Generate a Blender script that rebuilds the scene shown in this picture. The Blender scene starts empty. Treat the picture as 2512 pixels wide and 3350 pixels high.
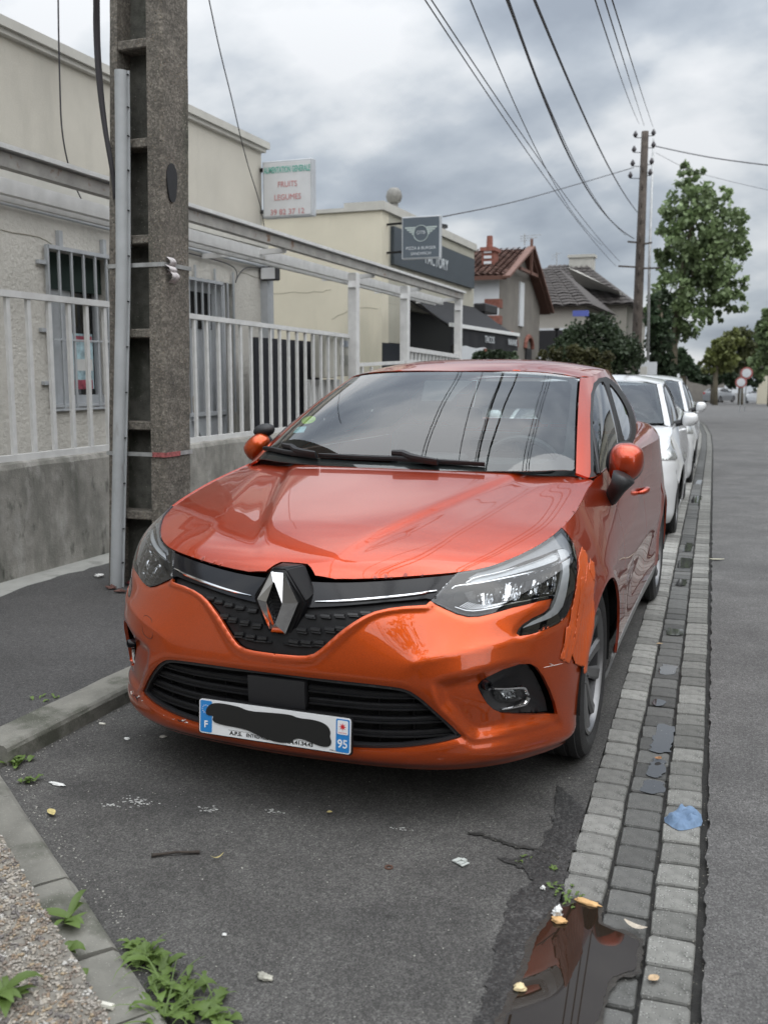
import bpy, bmesh, math, random
import numpy as np
from mathutils import Vector, Matrix, noise as mnoise
from mathutils.geometry import delaunay_2d_cdt

random.seed(7); np.random.seed(7)
sc = bpy.context.scene
COL = sc.collection

# ------------------------------------------------------------------ camera
F_PX = 3150.0                       # focal length in pixels of the 2512x3350 photograph
CAM = np.array([1.32621, -2.58127, 1.36920])
RM = np.array([[0.9354, 0.3536, 0.0019], [-0.0520, 0.1323, 0.9898], [-0.3498, 0.9260, -0.1422]])
def _orth(R):
    f = R[2]/np.linalg.norm(R[2]); r = R[0]-f*R[0].dot(f); r /= np.linalg.norm(r); return np.array([r, np.cross(r, f), f])
RM = _orth(RM)
cam_d = bpy.data.cameras.new('camera'); cam = bpy.data.objects.new('camera', cam_d); COL.objects.link(cam)
cam_d.sensor_fit = 'VERTICAL'; cam_d.sensor_height = 24; cam_d.sensor_width = 18
cam_d.lens = 24*F_PX/3350
cam_d.clip_end = 2000; cam_d.clip_start = 0.05
m = Matrix.Identity(4)
for i in range(3):
    m[i][0] = RM[0][i]; m[i][1] = RM[1][i]; m[i][2] = -RM[2][i]; m[i][3] = CAM[i]
cam.matrix_world = m
cam_d.dof.use_dof = True; cam_d.dof.focus_distance = 3.6; cam_d.dof.aperture_fstop = 2.9
sc.camera = cam

# ------------------------------------------------------------------ light
SUN_EL, SUN_AZ = math.radians(55), math.radians(125)      # azimuth clockwise from +y
sun_d = bpy.data.lights.new('sun', 'SUN'); sun_d.energy = 1.5; sun_d.angle = math.radians(110); sun_d.color = (1, .975, .94)
sun = bpy.data.objects.new('sun', sun_d); COL.objects.link(sun)
sdir = Vector((math.sin(SUN_AZ)*math.cos(SUN_EL), math.cos(SUN_AZ)*math.cos(SUN_EL), math.sin(SUN_EL)))
sun.rotation_euler = sdir.to_track_quat('Z', 'Y').to_euler()
sun.location = sdir*60

w = bpy.data.worlds.new('World'); sc.world = w; w.use_nodes = True
nt = w.node_tree; nt.nodes.clear()
def N(nt, t, **k):
    n = nt.nodes.new(t)
    for a, b in k.items():
        if a == 'loc': continue
        setattr(n, a, b)
    return n
out = N(nt, 'ShaderNodeOutputWorld')
sky = N(nt, 'ShaderNodeTexSky', sky_type='NISHITA', sun_disc=False, sun_elevation=SUN_EL, sun_rotation=SUN_AZ)
bg1 = N(nt, 'ShaderNodeBackground'); bg1.inputs['Strength'].default_value = 0.06
nt.links.new(sky.outputs[0], bg1.inputs['Color'])
geo = N(nt, 'ShaderNodeTexCoord')
sep = N(nt, 'ShaderNodeSeparateXYZ'); nt.links.new(geo.outputs['Generated'], sep.inputs[0])
# cloud deck: direction projected on a high plane, so clouds flatten towards the horizon
addz = N(nt, 'ShaderNodeMath', operation='ADD'); addz.inputs[1].default_value = 0.42; addz.use_clamp = False
mx = N(nt, 'ShaderNodeMath', operation='MAXIMUM'); mx.inputs[1].default_value = 0.0
nt.links.new(sep.outputs[2], mx.inputs[0]); nt.links.new(mx.outputs[0], addz.inputs[0])
dv = N(nt, 'ShaderNodeVectorMath', operation='DIVIDE'); cmb = N(nt, 'ShaderNodeCombineXYZ')
for i in range(3): nt.links.new(addz.outputs[0], cmb.inputs[i])
nt.links.new(geo.outputs['Generated'], dv.inputs[0]); nt.links.new(cmb.outputs[0], dv.inputs[1])
mp = N(nt, 'ShaderNodeMapping'); mp.inputs['Location'].default_value = (2.3, 5.1, 0.0); mp.inputs['Rotation'].default_value = (0, 0, .5)
mp.inputs['Scale'].default_value = (1.25, 1.5, 1.0)
nt.links.new(dv.outputs[0], mp.inputs[0])
n1 = N(nt, 'ShaderNodeTexNoise'); n1.inputs['Scale'].default_value = 1.75; n1.inputs['Detail'].default_value = 7; n1.inputs['Roughness'].default_value = .50
n1.inputs['Distortion'].default_value = .12
nt.links.new(mp.outputs[0], n1.inputs['Vector'])
n2 = N(nt, 'ShaderNodeTexNoise'); n2.inputs['Scale'].default_value = 4.2; n2.inputs['Detail'].default_value = 6; n2.inputs['Roughness'].default_value = .5
nt.links.new(mp.outputs[0], n2.inputs['Vector'])
mxn = N(nt, 'ShaderNodeMix', data_type='FLOAT'); mxn.inputs[0].default_value = .22
nt.links.new(n1.outputs[0], mxn.inputs[2]); nt.links.new(n2.outputs[0], mxn.inputs[3])
cr = N(nt, 'ShaderNodeValToRGB')
e = cr.color_ramp.elements
e[0].position = .385; e[0].color = (.34, .385, .45, 1)
e[1].position = .61; e[1].color = (.86, .88, .905, 1)
for p, c in ((.44, (.42, .47, .535, 1)), (.495, (.52, .57, .63, 1)), (.55, (.72, .755, .79, 1))):
    q = e.new(p); q.color = c
nt.links.new(mxn.outputs[0], cr.inputs[0])
bg2 = N(nt, 'ShaderNodeBackground')
# overcast deck: the zenith is brighter than the horizon
zr = N(nt, 'ShaderNodeMapRange'); zr.inputs['From Min'].default_value = 0; zr.inputs['From Max'].default_value = 1
zr.inputs['To Min'].default_value = .47; zr.inputs['To Max'].default_value = 1.85
sq = N(nt, 'ShaderNodeMath', operation='MULTIPLY'); nt.links.new(mx.outputs[0], sq.inputs[0]); nt.links.new(mx.outputs[0], sq.inputs[1]); nt.links.new(sq.outputs[0], zr.inputs[0]); nt.links.new(zr.outputs[0], bg2.inputs['Strength'])
nt.links.new(cr.outputs[0], bg2.inputs['Color'])
ms = N(nt, 'ShaderNodeMixShader'); ms.inputs[0].default_value = .93
nt.links.new(bg1.outputs[0], ms.inputs[1]); nt.links.new(bg2.outputs[0], ms.inputs[2]); nt.links.new(ms.outputs[0], out.inputs[0])

sc.view_settings.view_transform = 'Standard'; sc.view_settings.look = 'None'
sc.view_settings.exposure = 0.90; sc.view_settings.gamma = 1; sc.view_settings.use_curve_mapping = False
sc.render.engine = 'CYCLES'
sc.cycles.max_bounces = 8; sc.cycles.transparent_max_bounces = 16; sc.cycles.caustics_reflective = False; sc.cycles.caustics_refractive = False

# ------------------------------------------------------------------ helpers
DS = 2512/1659.0
def ray(u, v):
    d = np.array([(u-1256)/F_PX, -(v-1675)/F_PX, 1.0]); return RM.T @ d
def hit(u, v, x=None, y=None, z=None):
    """point seen at (u,v) of the 1659-wide photograph on the plane x=, y= or z="""
    d = ray(u*DS, v*DS)
    t = (x-CAM[0])/d[0] if x is not None else (y-CAM[1])/d[1] if y is not None else (z-CAM[2])/d[2]
    return CAM+t*d
def project(P):
    q = (np.asarray(P)-CAM) @ RM.T
    return np.stack([1256+F_PX*q[..., 0]/q[..., 2], 1675-F_PX*q[..., 1]/q[..., 2]], -1)
def ground_z(y):
    return 0.0 if y < 6 else -0.0155*(y-6)*min(1, (y-6)/6)

MATS = {}
def mat(name, base=(.5,.5,.5), rough=.5, metal=0.0, coat=0.0, var=0.0, vscale=8.0, bump=0.0, bscale=60.0, detail=5, spec=.5, emit=None, flecks=None, stain=None, stones=None):
    """procedural material: base colour with noise variation, bump, optional flecks / stains"""
    if name in MATS: return MATS[name]
    m = bpy.data.materials.new(name); m.use_nodes = True; nt = m.node_tree; nt.nodes.clear()
    o = N(nt, 'ShaderNodeOutputMaterial'); b = N(nt, 'ShaderNodeBsdfPrincipled'); nt.links.new(b.outputs[0], o.inputs[0])
    b.inputs['Roughness'].default_value = rough; b.inputs['Metallic'].default_value = metal
    b.inputs['Coat Weight'].default_value = coat; b.inputs['Coat Roughness'].default_value = .02
    b.inputs['Specular IOR Level'].default_value = spec
    b.inputs['Base Color'].default_value = (*base, 1)
    tc = N(nt, 'ShaderNodeTexCoord'); col = None
    if var > 0:
        n = N(nt, 'ShaderNodeTexNoise'); n.inputs['Scale'].default_value = vscale; n.inputs['Detail'].default_value = detail; n.inputs['Roughness'].default_value = .6
        nt.links.new(tc.outputs['Object'], n.inputs['Vector'])
        r = N(nt, 'ShaderNodeValToRGB'); r.color_ramp.elements[0].position = .3; r.color_ramp.elements[1].position = .7
        r.color_ramp.elements[0].color = (*[c*(1-var) for c in base], 1); r.color_ramp.elements[1].color = (*[min(1, c*(1+var)) for c in base], 1)
        nt.links.new(n.outputs[0], r.inputs[0]); col = r.outputs[0]
    for st in (stain or []):                     # (colour, scale, threshold, softness, zstretch)
        n = N(nt, 'ShaderNodeTexNoise'); n.inputs['Scale'].default_value = st[1]; n.inputs['Detail'].default_value = 8; n.inputs['Roughness'].default_value = .62
        mpg = N(nt, 'ShaderNodeMapping'); mpg.inputs['Scale'].default_value = (1, 1, st[4]); mpg.inputs['Location'].default_value = (st[1]*.37, st[2]*9, 0)
        nt.links.new(tc.outputs['Object'], mpg.inputs[0]); nt.links.new(mpg.outputs[0], n.inputs['Vector'])
        r = N(nt, 'ShaderNodeMapRange'); r.inputs['From Min'].default_value = st[2]; r.inputs['From Max'].default_value = st[2]+st[3]
        nt.links.new(n.outputs[0], r.inputs[0])
        mxx = N(nt, 'ShaderNodeMix', data_type='RGBA'); nt.links.new(r.outputs[0], mxx.inputs[0])
        if col is not None: nt.links.new(col, mxx.inputs[6])
        else: mxx.inputs[6].default_value = (*base, 1)
        mxx.inputs[7].default_value = (*st[0], 1); col = mxx.outputs[2]
    if stones:                                   # individual stones of the aggregate, each with its own tone
        for sc_, lo_, hi_ in (stones, (stones[0]*.45, 1-(1-stones[1])*.45, 1+(stones[2]-1)*.45)):
            v = N(nt, 'ShaderNodeTexVoronoi'); v.inputs['Scale'].default_value = sc_; nt.links.new(tc.outputs['Object'], v.inputs['Vector'])
            s2 = N(nt, 'ShaderNodeSeparateXYZ'); nt.links.new(v.outputs['Color'], s2.inputs[0])
            pw = N(nt, 'ShaderNodeMath', operation='POWER'); pw.inputs[1].default_value = 1.8; nt.links.new(s2.outputs[1], pw.inputs[0])
            r = N(nt, 'ShaderNodeMapRange'); r.inputs['To Min'].default_value = lo_; r.inputs['To Max'].default_value = hi_; nt.links.new(pw.outputs[0], r.inputs[0])
            vm = N(nt, 'ShaderNodeVectorMath', operation='SCALE'); nt.links.new(r.outputs[0], vm.inputs['Scale'])
            if col is not None: nt.links.new(col, vm.inputs[0])
            else: vm.inputs[0].default_value = base
            col = vm.outputs[0]
    for fl in (flecks or []):                    # (colour, scale, radius)
        v = N(nt, 'ShaderNodeTexVoronoi'); v.inputs['Scale'].default_value = fl[1]; v.inputs['Randomness'].default_value = 1
        nt.links.new(tc.outputs['Object'], v.inputs['Vector'])
        r = N(nt, 'ShaderNodeMapRange'); r.inputs['From Min'].default_value = fl[2]; r.inputs['From Max'].default_value = fl[2]*.6
        nt.links.new(v.outputs['Distance'], r.inputs[0])
        # only some cells carry a fleck
        s2 = N(nt, 'ShaderNodeSeparateXYZ'); nt.links.new(v.outputs['Color'], s2.inputs[0])
        gt = N(nt, 'ShaderNodeMath', operation='GREATER_THAN'); gt.inputs[1].default_value = fl[3] if len(fl) > 3 else .5
        nt.links.new(s2.outputs[0], gt.inputs[0])
        ml = N(nt, 'ShaderNodeMath', operation='MULTIPLY'); nt.links.new(gt.outputs[0], ml.inputs[0]); nt.links.new(r.outputs[0], ml.inputs[1])
        mxx = N(nt, 'ShaderNodeMix', data_type='RGBA'); nt.links.new(ml.outputs[0], mxx.inputs[0])
        if col is not None: nt.links.new(col, mxx.inputs[6])
        else: mxx.inputs[6].default_value = (*base, 1)
        mxx.inputs[7].default_value = (*fl[0], 1); col = mxx.outputs[2]
    if col is not None: nt.links.new(col, b.inputs['Base Color'])
    if bump > 0:
        n = N(nt, 'ShaderNodeTexNoise'); n.inputs['Scale'].default_value = bscale; n.inputs['Detail'].default_value = 6; n.inputs['Roughness'].default_value = .65
        nt.links.new(tc.outputs['Object'], n.inputs['Vector'])
        bp = N(nt, 'ShaderNodeBump'); bp.inputs['Strength'].default_value = 1; bp.inputs['Distance'].default_value = bump
        nt.links.new(n.outputs[0], bp.inputs['Height']); nt.links.new(bp.outputs[0], b.inputs['Normal'])
    if emit: b.inputs['Emission Color'].default_value = (*emit[0], 1); b.inputs['Emission Strength'].default_value = emit[1]
    MATS[name] = m; return m
def glass(name, tint=(.8,.86,.85), refl=1.0, rough=0.0):
    if name in MATS: return MATS[name]
    m = bpy.data.materials.new(name); m.use_nodes = True; nt = m.node_tree; nt.nodes.clear()
    o = N(nt, 'ShaderNodeOutputMaterial'); t = N(nt, 'ShaderNodeBsdfTransparent'); t.inputs[0].default_value = (*tint, 1)
    g = N(nt, 'ShaderNodeBsdfGlossy'); g.inputs['Roughness'].default_value = rough; g.inputs['Color'].default_value = (refl, refl, refl, 1)
    f = N(nt, 'ShaderNodeFresnel'); f.inputs['IOR'].default_value = 1.52
    # two faces of the pane reflect: roughly double a single Fresnel reflection
    mm = N(nt, 'ShaderNodeMath', operation='MULTIPLY'); mm.inputs[1].default_value = 1.6; mm.use_clamp = True
    nt.links.new(f.outputs[0], mm.inputs[0])
    x = N(nt, 'ShaderNodeMixShader'); nt.links.new(mm.outputs[0], x.inputs[0]); nt.links.new(t.outputs[0], x.inputs[1]); nt.links.new(g.outputs[0], x.inputs[2])
    nt.links.new(x.outputs[0], o.inputs[0]); MATS[name] = m; return m

def tag(o, label=None, cat=None, group=None, kind=None):
    if label: o['label'] = label
    if cat: o['category'] = cat
    if group: o['group'] = group
    if kind: o['kind'] = kind
    return o
def empty(name, loc=(0,0,0), rz=0.0, label=None, cat=None, group=None, kind=None):
    o = bpy.data.objects.new(name, None); COL.objects.link(o); o.location = loc; o.rotation_euler = (0, 0, rz); o.empty_display_size = .1
    return tag(o, label, cat, group, kind)
def mobj(name, verts, faces, material, parent=None, smooth=False, loc=None):
    me = bpy.data.meshes.new(name); me.from_pydata([tuple(map(float, v)) for v in verts], [], [tuple(map(int, f)) for f in faces]); me.update()
    if smooth: me.polygons.foreach_set('use_smooth', [True]*len(me.polygons))
    ml = material if isinstance(material, (list, tuple)) else [material]
    for q in ml: me.materials.append(q)
    o = bpy.data.objects.new(name, me); COL.objects.link(o)
    if parent is not None: o.parent = parent
    if loc is not None: o.location = loc
    return o
class MB:
    """collects simple solids; build() links them as ONE mesh object"""
    def __init__(s): s.v = []; s.f = []
    def add(s, v, f):
        k = len(s.v); s.v += [tuple(map(float, p)) for p in v]; s.f += [tuple(i+k for i in q) for q in f]; return s
    def box(s, a, b, M=None, bev=0.0):
        x0, y0, z0 = a; x1, y1, z1 = b
        if bev > 0:
            # chamfered box: 24 verts
            c = [( (x0+x1)/2, (y0+y1)/2, (z0+z1)/2 )][0]; h = ((x1-x0)/2, (y1-y0)/2, (z1-z0)/2); e = min(bev, .45*min(h)) if min(h) > 0 else 0
            bm = bmesh.new(); bmesh.ops.create_cube(bm, size=1)
            for v in bm.verts: v.co = Vector((c[0]+v.co.x*2*h[0], c[1]+v.co.y*2*h[1], c[2]+v.co.z*2*h[2]))
            bmesh.ops.bevel(bm, geom=list(bm.edges), offset=bev, segments=1, affect='EDGES')
            v = [p.co.copy() for p in bm.verts]; bm.verts.index_update(); f = [[p.index for p in q.verts] for q in bm.faces]; bm.free()
        else:
            v = [Vector(p) for p in ((x0,y0,z0),(x1,y0,z0),(x1,y1,z0),(x0,y1,z0),(x0,y0,z1),(x1,y0,z1),(x1,y1,z1),(x0,y1,z1))]
            f = [(0,3,2,1),(4,5,6,7),(0,1,5,4),(1,2,6,5),(2,3,7,6),(3,0,4,7)]
        if M is not None: v = [M @ p for p in v]
        return s.add(v, f)
    def bar(s, a, b, w, h=None, up=(0,0,1)):
        """rectangular bar from a to b, width w (sideways) and height h (along up)"""
        a = Vector(a); b = Vector(b); h = h or w; d = (b-a).normalized(); up = Vector(up)
        if abs(d.dot(up)) > .98: up = Vector((0,1,0))
        sd = d.cross(up).normalized(); u2 = sd.cross(d).normalized()
        v = [p+sd*(w/2*i)+u2*(h/2*j) for p in (a, b) for i, j in ((-1,-1),(1,-1),(1,1),(-1,1))]
        return s.add(v, [(0,1,2,3),(7,6,5,4),(0,4,5,1),(1,5,6,2),(2,6,7,3),(3,7,4,0)])
    def tube(s, pts, r, n=8, cap=True):
        pts = [Vector(p) for p in pts]; rs = r if isinstance(r, (list, tuple)) else [r]*len(pts); v = []; f = []
        ref = None
        for i, p in enumerate(pts):
            d = (pts[min(i+1, len(pts)-1)]-pts[max(i-1, 0)]).normalized()
            if ref is None:
                ref = Vector((0,0,1)) if abs(d.z) < .9 else Vector((1,0,0))
                sd = d.cross(ref).normalized()
            sd = (sd-d*sd.dot(d)).normalized(); up = sd.cross(d)
            for k in range(n):
                a = 2*math.pi*k/n; v.append(p+(sd*math.cos(a)+up*math.sin(a))*rs[i])
        for i in range(len(pts)-1):
            for k in range(n):
                a = i*n+k; b = i*n+(k+1) % n; f.append((a, b, b+n, a+n))
        if cap: f.append(tuple(range(n))[::-1]); f.append(tuple(range((len(pts)-1)*n, len(pts)*n)))
        return s.add(v, f)
    def lathe(s, prof, n=24, M=None, closed=False):
        """prof: list of (r, h) revolved about local z"""
        v = []; f = []
        for r, h in prof:
            for k in range(n):
                a = 2*math.pi*k/n; v.append(Vector((r*math.cos(a), r*math.sin(a), h)))
        L = len(prof)
        for i in range(L-1 if not closed else L):
            for k in range(n):
                a = i*n+k; b = i*n+(k+1) % n; j = ((i+1) % L)*n
                f.append((a, b, j+(k+1) % n, j+k))
        if M is not None: v = [M @ p for p in v]
        return s.add(v, f)
    def prism(s, poly, M, depth):
        """polygon (x,y) list extruded along local z by depth and placed by matrix M"""
        n = len(poly); v = [M @ Vector((x, y, 0)) for x, y in poly]+[M @ Vector((x, y, depth)) for x, y in poly]
        f = [tuple(range(n))[::-1], tuple(range(n, 2*n))]+[(i, (i+1) % n, n+(i+1) % n, n+i) for i in range(n)]
        return s.add(v, f)
    def build(s, name, material, parent=None, smooth=False, loc=None, sharp=None):
        o = mobj(name, s.v, s.f, material, parent, smooth or sharp is not None, loc)
        if sharp is not None:
            try: o.data.set_sharp_from_angle(angle=math.radians(sharp))
            except Exception: pass
        return o
def fix_normals(o):
    bm = bmesh.new(); bm.from_mesh(o.data); bmesh.ops.recalc_face_normals(bm, faces=bm.faces); bm.to_mesh(o.data); bm.free(); return o
def copy_tree(o, parent=None):
    c = o.copy(); COL.objects.link(c)
    if parent is not None: c.parent = parent
    for ch in list(o.children): copy_tree(ch, c)
    return c
def text_obj(name, body, size, M, material, parent=None, extrude=.001, align='CENTER', sx=1.0, offset=0.0, spacing=1.0):
    cu = bpy.data.curves.new(name, 'FONT'); cu.body = body; cu.size = size; cu.extrude = extrude; cu.align_x = align; cu.align_y = 'CENTER'; cu.resolution_u = 3
    cu.offset = offset; cu.space_character = spacing
    t = bpy.data.objects.new(name, cu); COL.objects.link(t)
    dg = bpy.context.evaluated_depsgraph_get(); me = bpy.data.meshes.new_from_object(t.evaluated_get(dg))
    bpy.data.objects.remove(t); bpy.data.curves.remove(cu)
    me.transform(Matrix.Diagonal((sx, 1, 1, 1))); me.transform(M); me.materials.clear(); me.materials.append(material); me.name = name
    o = bpy.data.objects.new(name, me); COL.objects.link(o)
    if parent is not None: o.parent = parent
    return o
def frame(o, xd, yd):
    """matrix with local x along xd, local y along yd and origin o"""
    xd = Vector(xd).normalized(); yd = Vector(yd); yd = (yd-xd*yd.dot(xd)).normalized(); zd = xd.cross(yd)
    m = Matrix.Identity(4)
    for i in range(3): m[i][0] = xd[i]; m[i][1] = yd[i]; m[i][2] = zd[i]; m[i][3] = o[i]
    return m
# ------------------------------------------------------------------ smooth surfaces and panels cut from them
def spline_W(n, x):
    """rows: weights of n knots (0..n-1) for a natural cubic spline at x"""
    x = np.clip(np.asarray(x, float), 0, n-1)
    A = np.eye(n); B = np.zeros((n, n))
    for i in range(1, n-1):
        A[i, i-1] = 1; A[i, i] = 4; A[i, i+1] = 1; B[i, i-1] = 6; B[i, i] = -12; B[i, i+1] = 6
    M = np.linalg.solve(A, B); i = np.minimum(x.astype(int), n-2); b = x-i; a = 1-b
    W = np.zeros((len(x), n)); r = np.arange(len(x)); W[r, i] += a; W[r, i+1] += b
    return W + ((a**3-a)/6)[:, None]*M[i]+((b**3-b)/6)[:, None]*M[i+1]
class Surf:
    def __init__(s, half):                       # half[v][u] = points for x>=0, u=0 at the middle of the car
        H = np.array(half, float); mir = H[:, :0:-1].copy(); mir[..., 0] *= -1
        s.P = np.concatenate([mir, H], 1); s.n = H.shape[1]-1; s.nv = H.shape[0]
        uu = np.linspace(0, s.n, 40*s.n+1); mid = s.raw(uu, np.full(len(uu), (s.nv-1)*.5))
        s.uT = uu; s.sT = np.r_[0, np.cumsum(np.linalg.norm(np.diff(mid, axis=0), axis=1))]
        vv = np.linspace(0, s.nv-1, 20*s.nv); mid = s.raw(np.full(len(vv), s.n*.3), vv)
        s.vT = vv; s.tT = np.r_[0, np.cumsum(np.linalg.norm(np.diff(mid, axis=0), axis=1))]
        s.box = (0, s.sT[-1], 0, s.tT[-1])
    def raw(s, u, v):
        Wu = spline_W(s.P.shape[1], np.asarray(u)+s.n); Wv = spline_W(s.nv, v)
        return np.einsum('kj,ki,jic->kc', Wv, Wu, s.P)
    def ev(s, st):
        st = np.atleast_2d(st); sg = np.sign(st[:, 0]); u = np.interp(np.abs(st[:, 0]), s.sT, s.uT)*np.where(sg < 0, -1, 1)
        return s.raw(u, np.interp(st[:, 1], s.tT, s.vT))
class HSurf:                                     # height field over (x, y)
    def __init__(s, fn, box): s.fn = fn; s.box = box
    def ev(s, st): st = np.atleast_2d(st); return np.c_[st, s.fn(st[:, 0], st[:, 1])]
class OffSurf:                                    # a surface pushed along its normal
    def __init__(s, sf, d): s.sf = sf; s.d = d; s.box = sf.box
    def ev(s, st): st = np.atleast_2d(st); return s.sf.ev(st)+normals(s.sf, st)*s.d
def normals(sf, st, e=2e-3):
    a = sf.ev(st+[e, 0])-sf.ev(st-[e, 0]); b = sf.ev(st+[0, e])-sf.ev(st-[0, e])
    n = np.cross(a, b); return n/np.maximum(np.linalg.norm(n, axis=1), 1e-9)[:, None]
def locate(sf, px, box=None, n=260):
    """find the surface coordinates seen at photograph pixels px (nearest facing hit)"""
    key = (id(sf), box)
    if not hasattr(locate, 'c'): locate.c = {}
    if key not in locate.c:
        b = box or sf.box
        S, T = np.meshgrid(np.linspace(b[0], b[1], n), np.linspace(b[2], b[3], n)); g = np.c_[S.ravel(), T.ravel()]
        P = sf.ev(g); nn = normals(sf, g); fac = ((CAM-P)*nn).sum(1) > 0
        locate.c[key] = (g[fac], P[fac], project(P[fac]))
    g, P, pj = locate.c[key]; dep = np.linalg.norm(P-CAM, axis=1); res = []
    for p in px:
        d = np.linalg.norm(pj-np.array(p), axis=1); st = g[np.argmin(d+dep*1.5)].copy()
        for it in range(8):
            q = project(sf.ev(st))[0]; e = 1e-4
            J = np.stack([(project(sf.ev(st+[e, 0]))[0]-q)/e, (project(sf.ev(st+[0, e]))[0]-q)/e], 1)
            r = np.array(p)-q
            stp = np.linalg.lstsq(J.T@J+np.eye(2)*30, J.T@r, rcond=None)[0]; L = np.linalg.norm(stp)
            st = st+stp*min(1, .03/max(L, 1e-9))
        b = box or sf.box
        st[0] = min(max(st[0], b[0]), b[1]); st[1] = min(max(st[1], b[2]), b[3]); res.append(st)
    return np.array(res)
def inside(poly, p):
    x, y = p[:, 0], p[:, 1]; r = np.zeros(len(p), bool); q = np.roll(poly, -1, 0)
    for (x0, y0), (x1, y1) in zip(poly, q):
        c = (y0 > y) != (y1 > y)
        with np.errstate(divide='ignore', invalid='ignore'): r ^= c & (x < (x1-x0)*(y-y0)/(y1-y0)+x0)
    return r
def segdist(p, poly, closed=True):
    a = poly if closed else poly[:-1]; b = np.roll(poly, -1, 0) if closed else poly[1:]; d = np.full(len(p), 1e9)
    for s, e in zip(a, b):
        v = e-s; L = max((v*v).sum(), 1e-12); t = np.clip(((p-s)@v)/L, 0, 1); d = np.minimum(d, np.linalg.norm(p-(s+t[:, None]*v), axis=1))
    return d
def resample(poly, h, closed=True):
    o = []; n = len(poly)
    for i in range(n if closed else n-1):
        a, b = poly[i], poly[(i+1) % n]; L = np.linalg.norm(b-a); k = max(1, int(math.ceil(L/h)))
        for j in range(k): o.append(a+(b-a)*j/k)
    if not closed: o.append(poly[-1])
    return np.array(o)
def smooth_poly(poly, it=1, closed=True):
    """corner cutting: turns a hand-traced outline into a soft curve"""
    p = np.array(poly, float)
    for _ in range(it):
        q = np.roll(p, -1, 0)
        if closed: p = np.stack([.75*p+.25*q, .25*p+.75*q], 1).reshape(-1, p.shape[1])
        else: a, b = p[:-1], p[1:]; p = np.concatenate([p[:1], np.stack([.75*a+.25*b, .25*a+.75*b], 1).reshape(-1, p.shape[1])[1:-1], p[-1:]])
    return p
def patch(outer, holes=(), h=.015, keep=None):
    rings = [resample(np.array(outer), h*.8)]+[resample(np.array(q), h*.8) for q in holes]
    pts = []; ed = []
    for r in rings:
        k = len(pts); pts += list(r); ed += [(k+i, k+(i+1) % len(r)) for i in range(len(r))]
    o = rings[0]; x0, y0 = o.min(0); x1, y1 = o.max(0)
    gx = np.arange(x0, x1+h, h); gy = np.arange(y0, y1+h, h); X, Y = np.meshgrid(gx, gy); X = X+(np.arange(len(gy)) % 2)[:, None]*h*.5
    g = np.c_[X.ravel(), Y.ravel()]; ok = inside(o, g)
    for q in rings[1:]: ok &= ~inside(q, g)
    g = g[ok]
    if len(g):
        d = np.full(len(g), 1e9)
        for q in rings: d = np.minimum(d, segdist(g, q))
        g = g[d > .5*h]
    pts = pts+list(g)
    r = delaunay_2d_cdt([Vector(p) for p in pts], ed, [], 0, 1e-6)
    V = np.array([[v.x, v.y] for v in r[0]]); T = np.array([f for f in r[2] if len(f) == 3])
    c = V[T].mean(1); ok = inside(o, c)
    for q in rings[1:]: ok &= ~inside(q, c)
    T = T[ok]; a = V[T]; ar = (a[:, 1, 0]-a[:, 0, 0])*(a[:, 2, 1]-a[:, 0, 1])-(a[:, 1, 1]-a[:, 0, 1])*(a[:, 2, 0]-a[:, 0, 0])
    T[ar < 0] = T[ar < 0][:, ::-1]; T = T[np.abs(ar) > 1e-10]
    used = np.unique(T); mp = -np.ones(len(V), int); mp[used] = np.arange(len(used))
    return V[used], mp[T]
def boundary(T):
    e = {}
    for t in T:
        for i in range(3): a, b = t[i], t[(i+1) % 3]; e[(a, b)] = 1
    return [(a, b) for (a, b) in e if (b, a) not in e]
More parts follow.
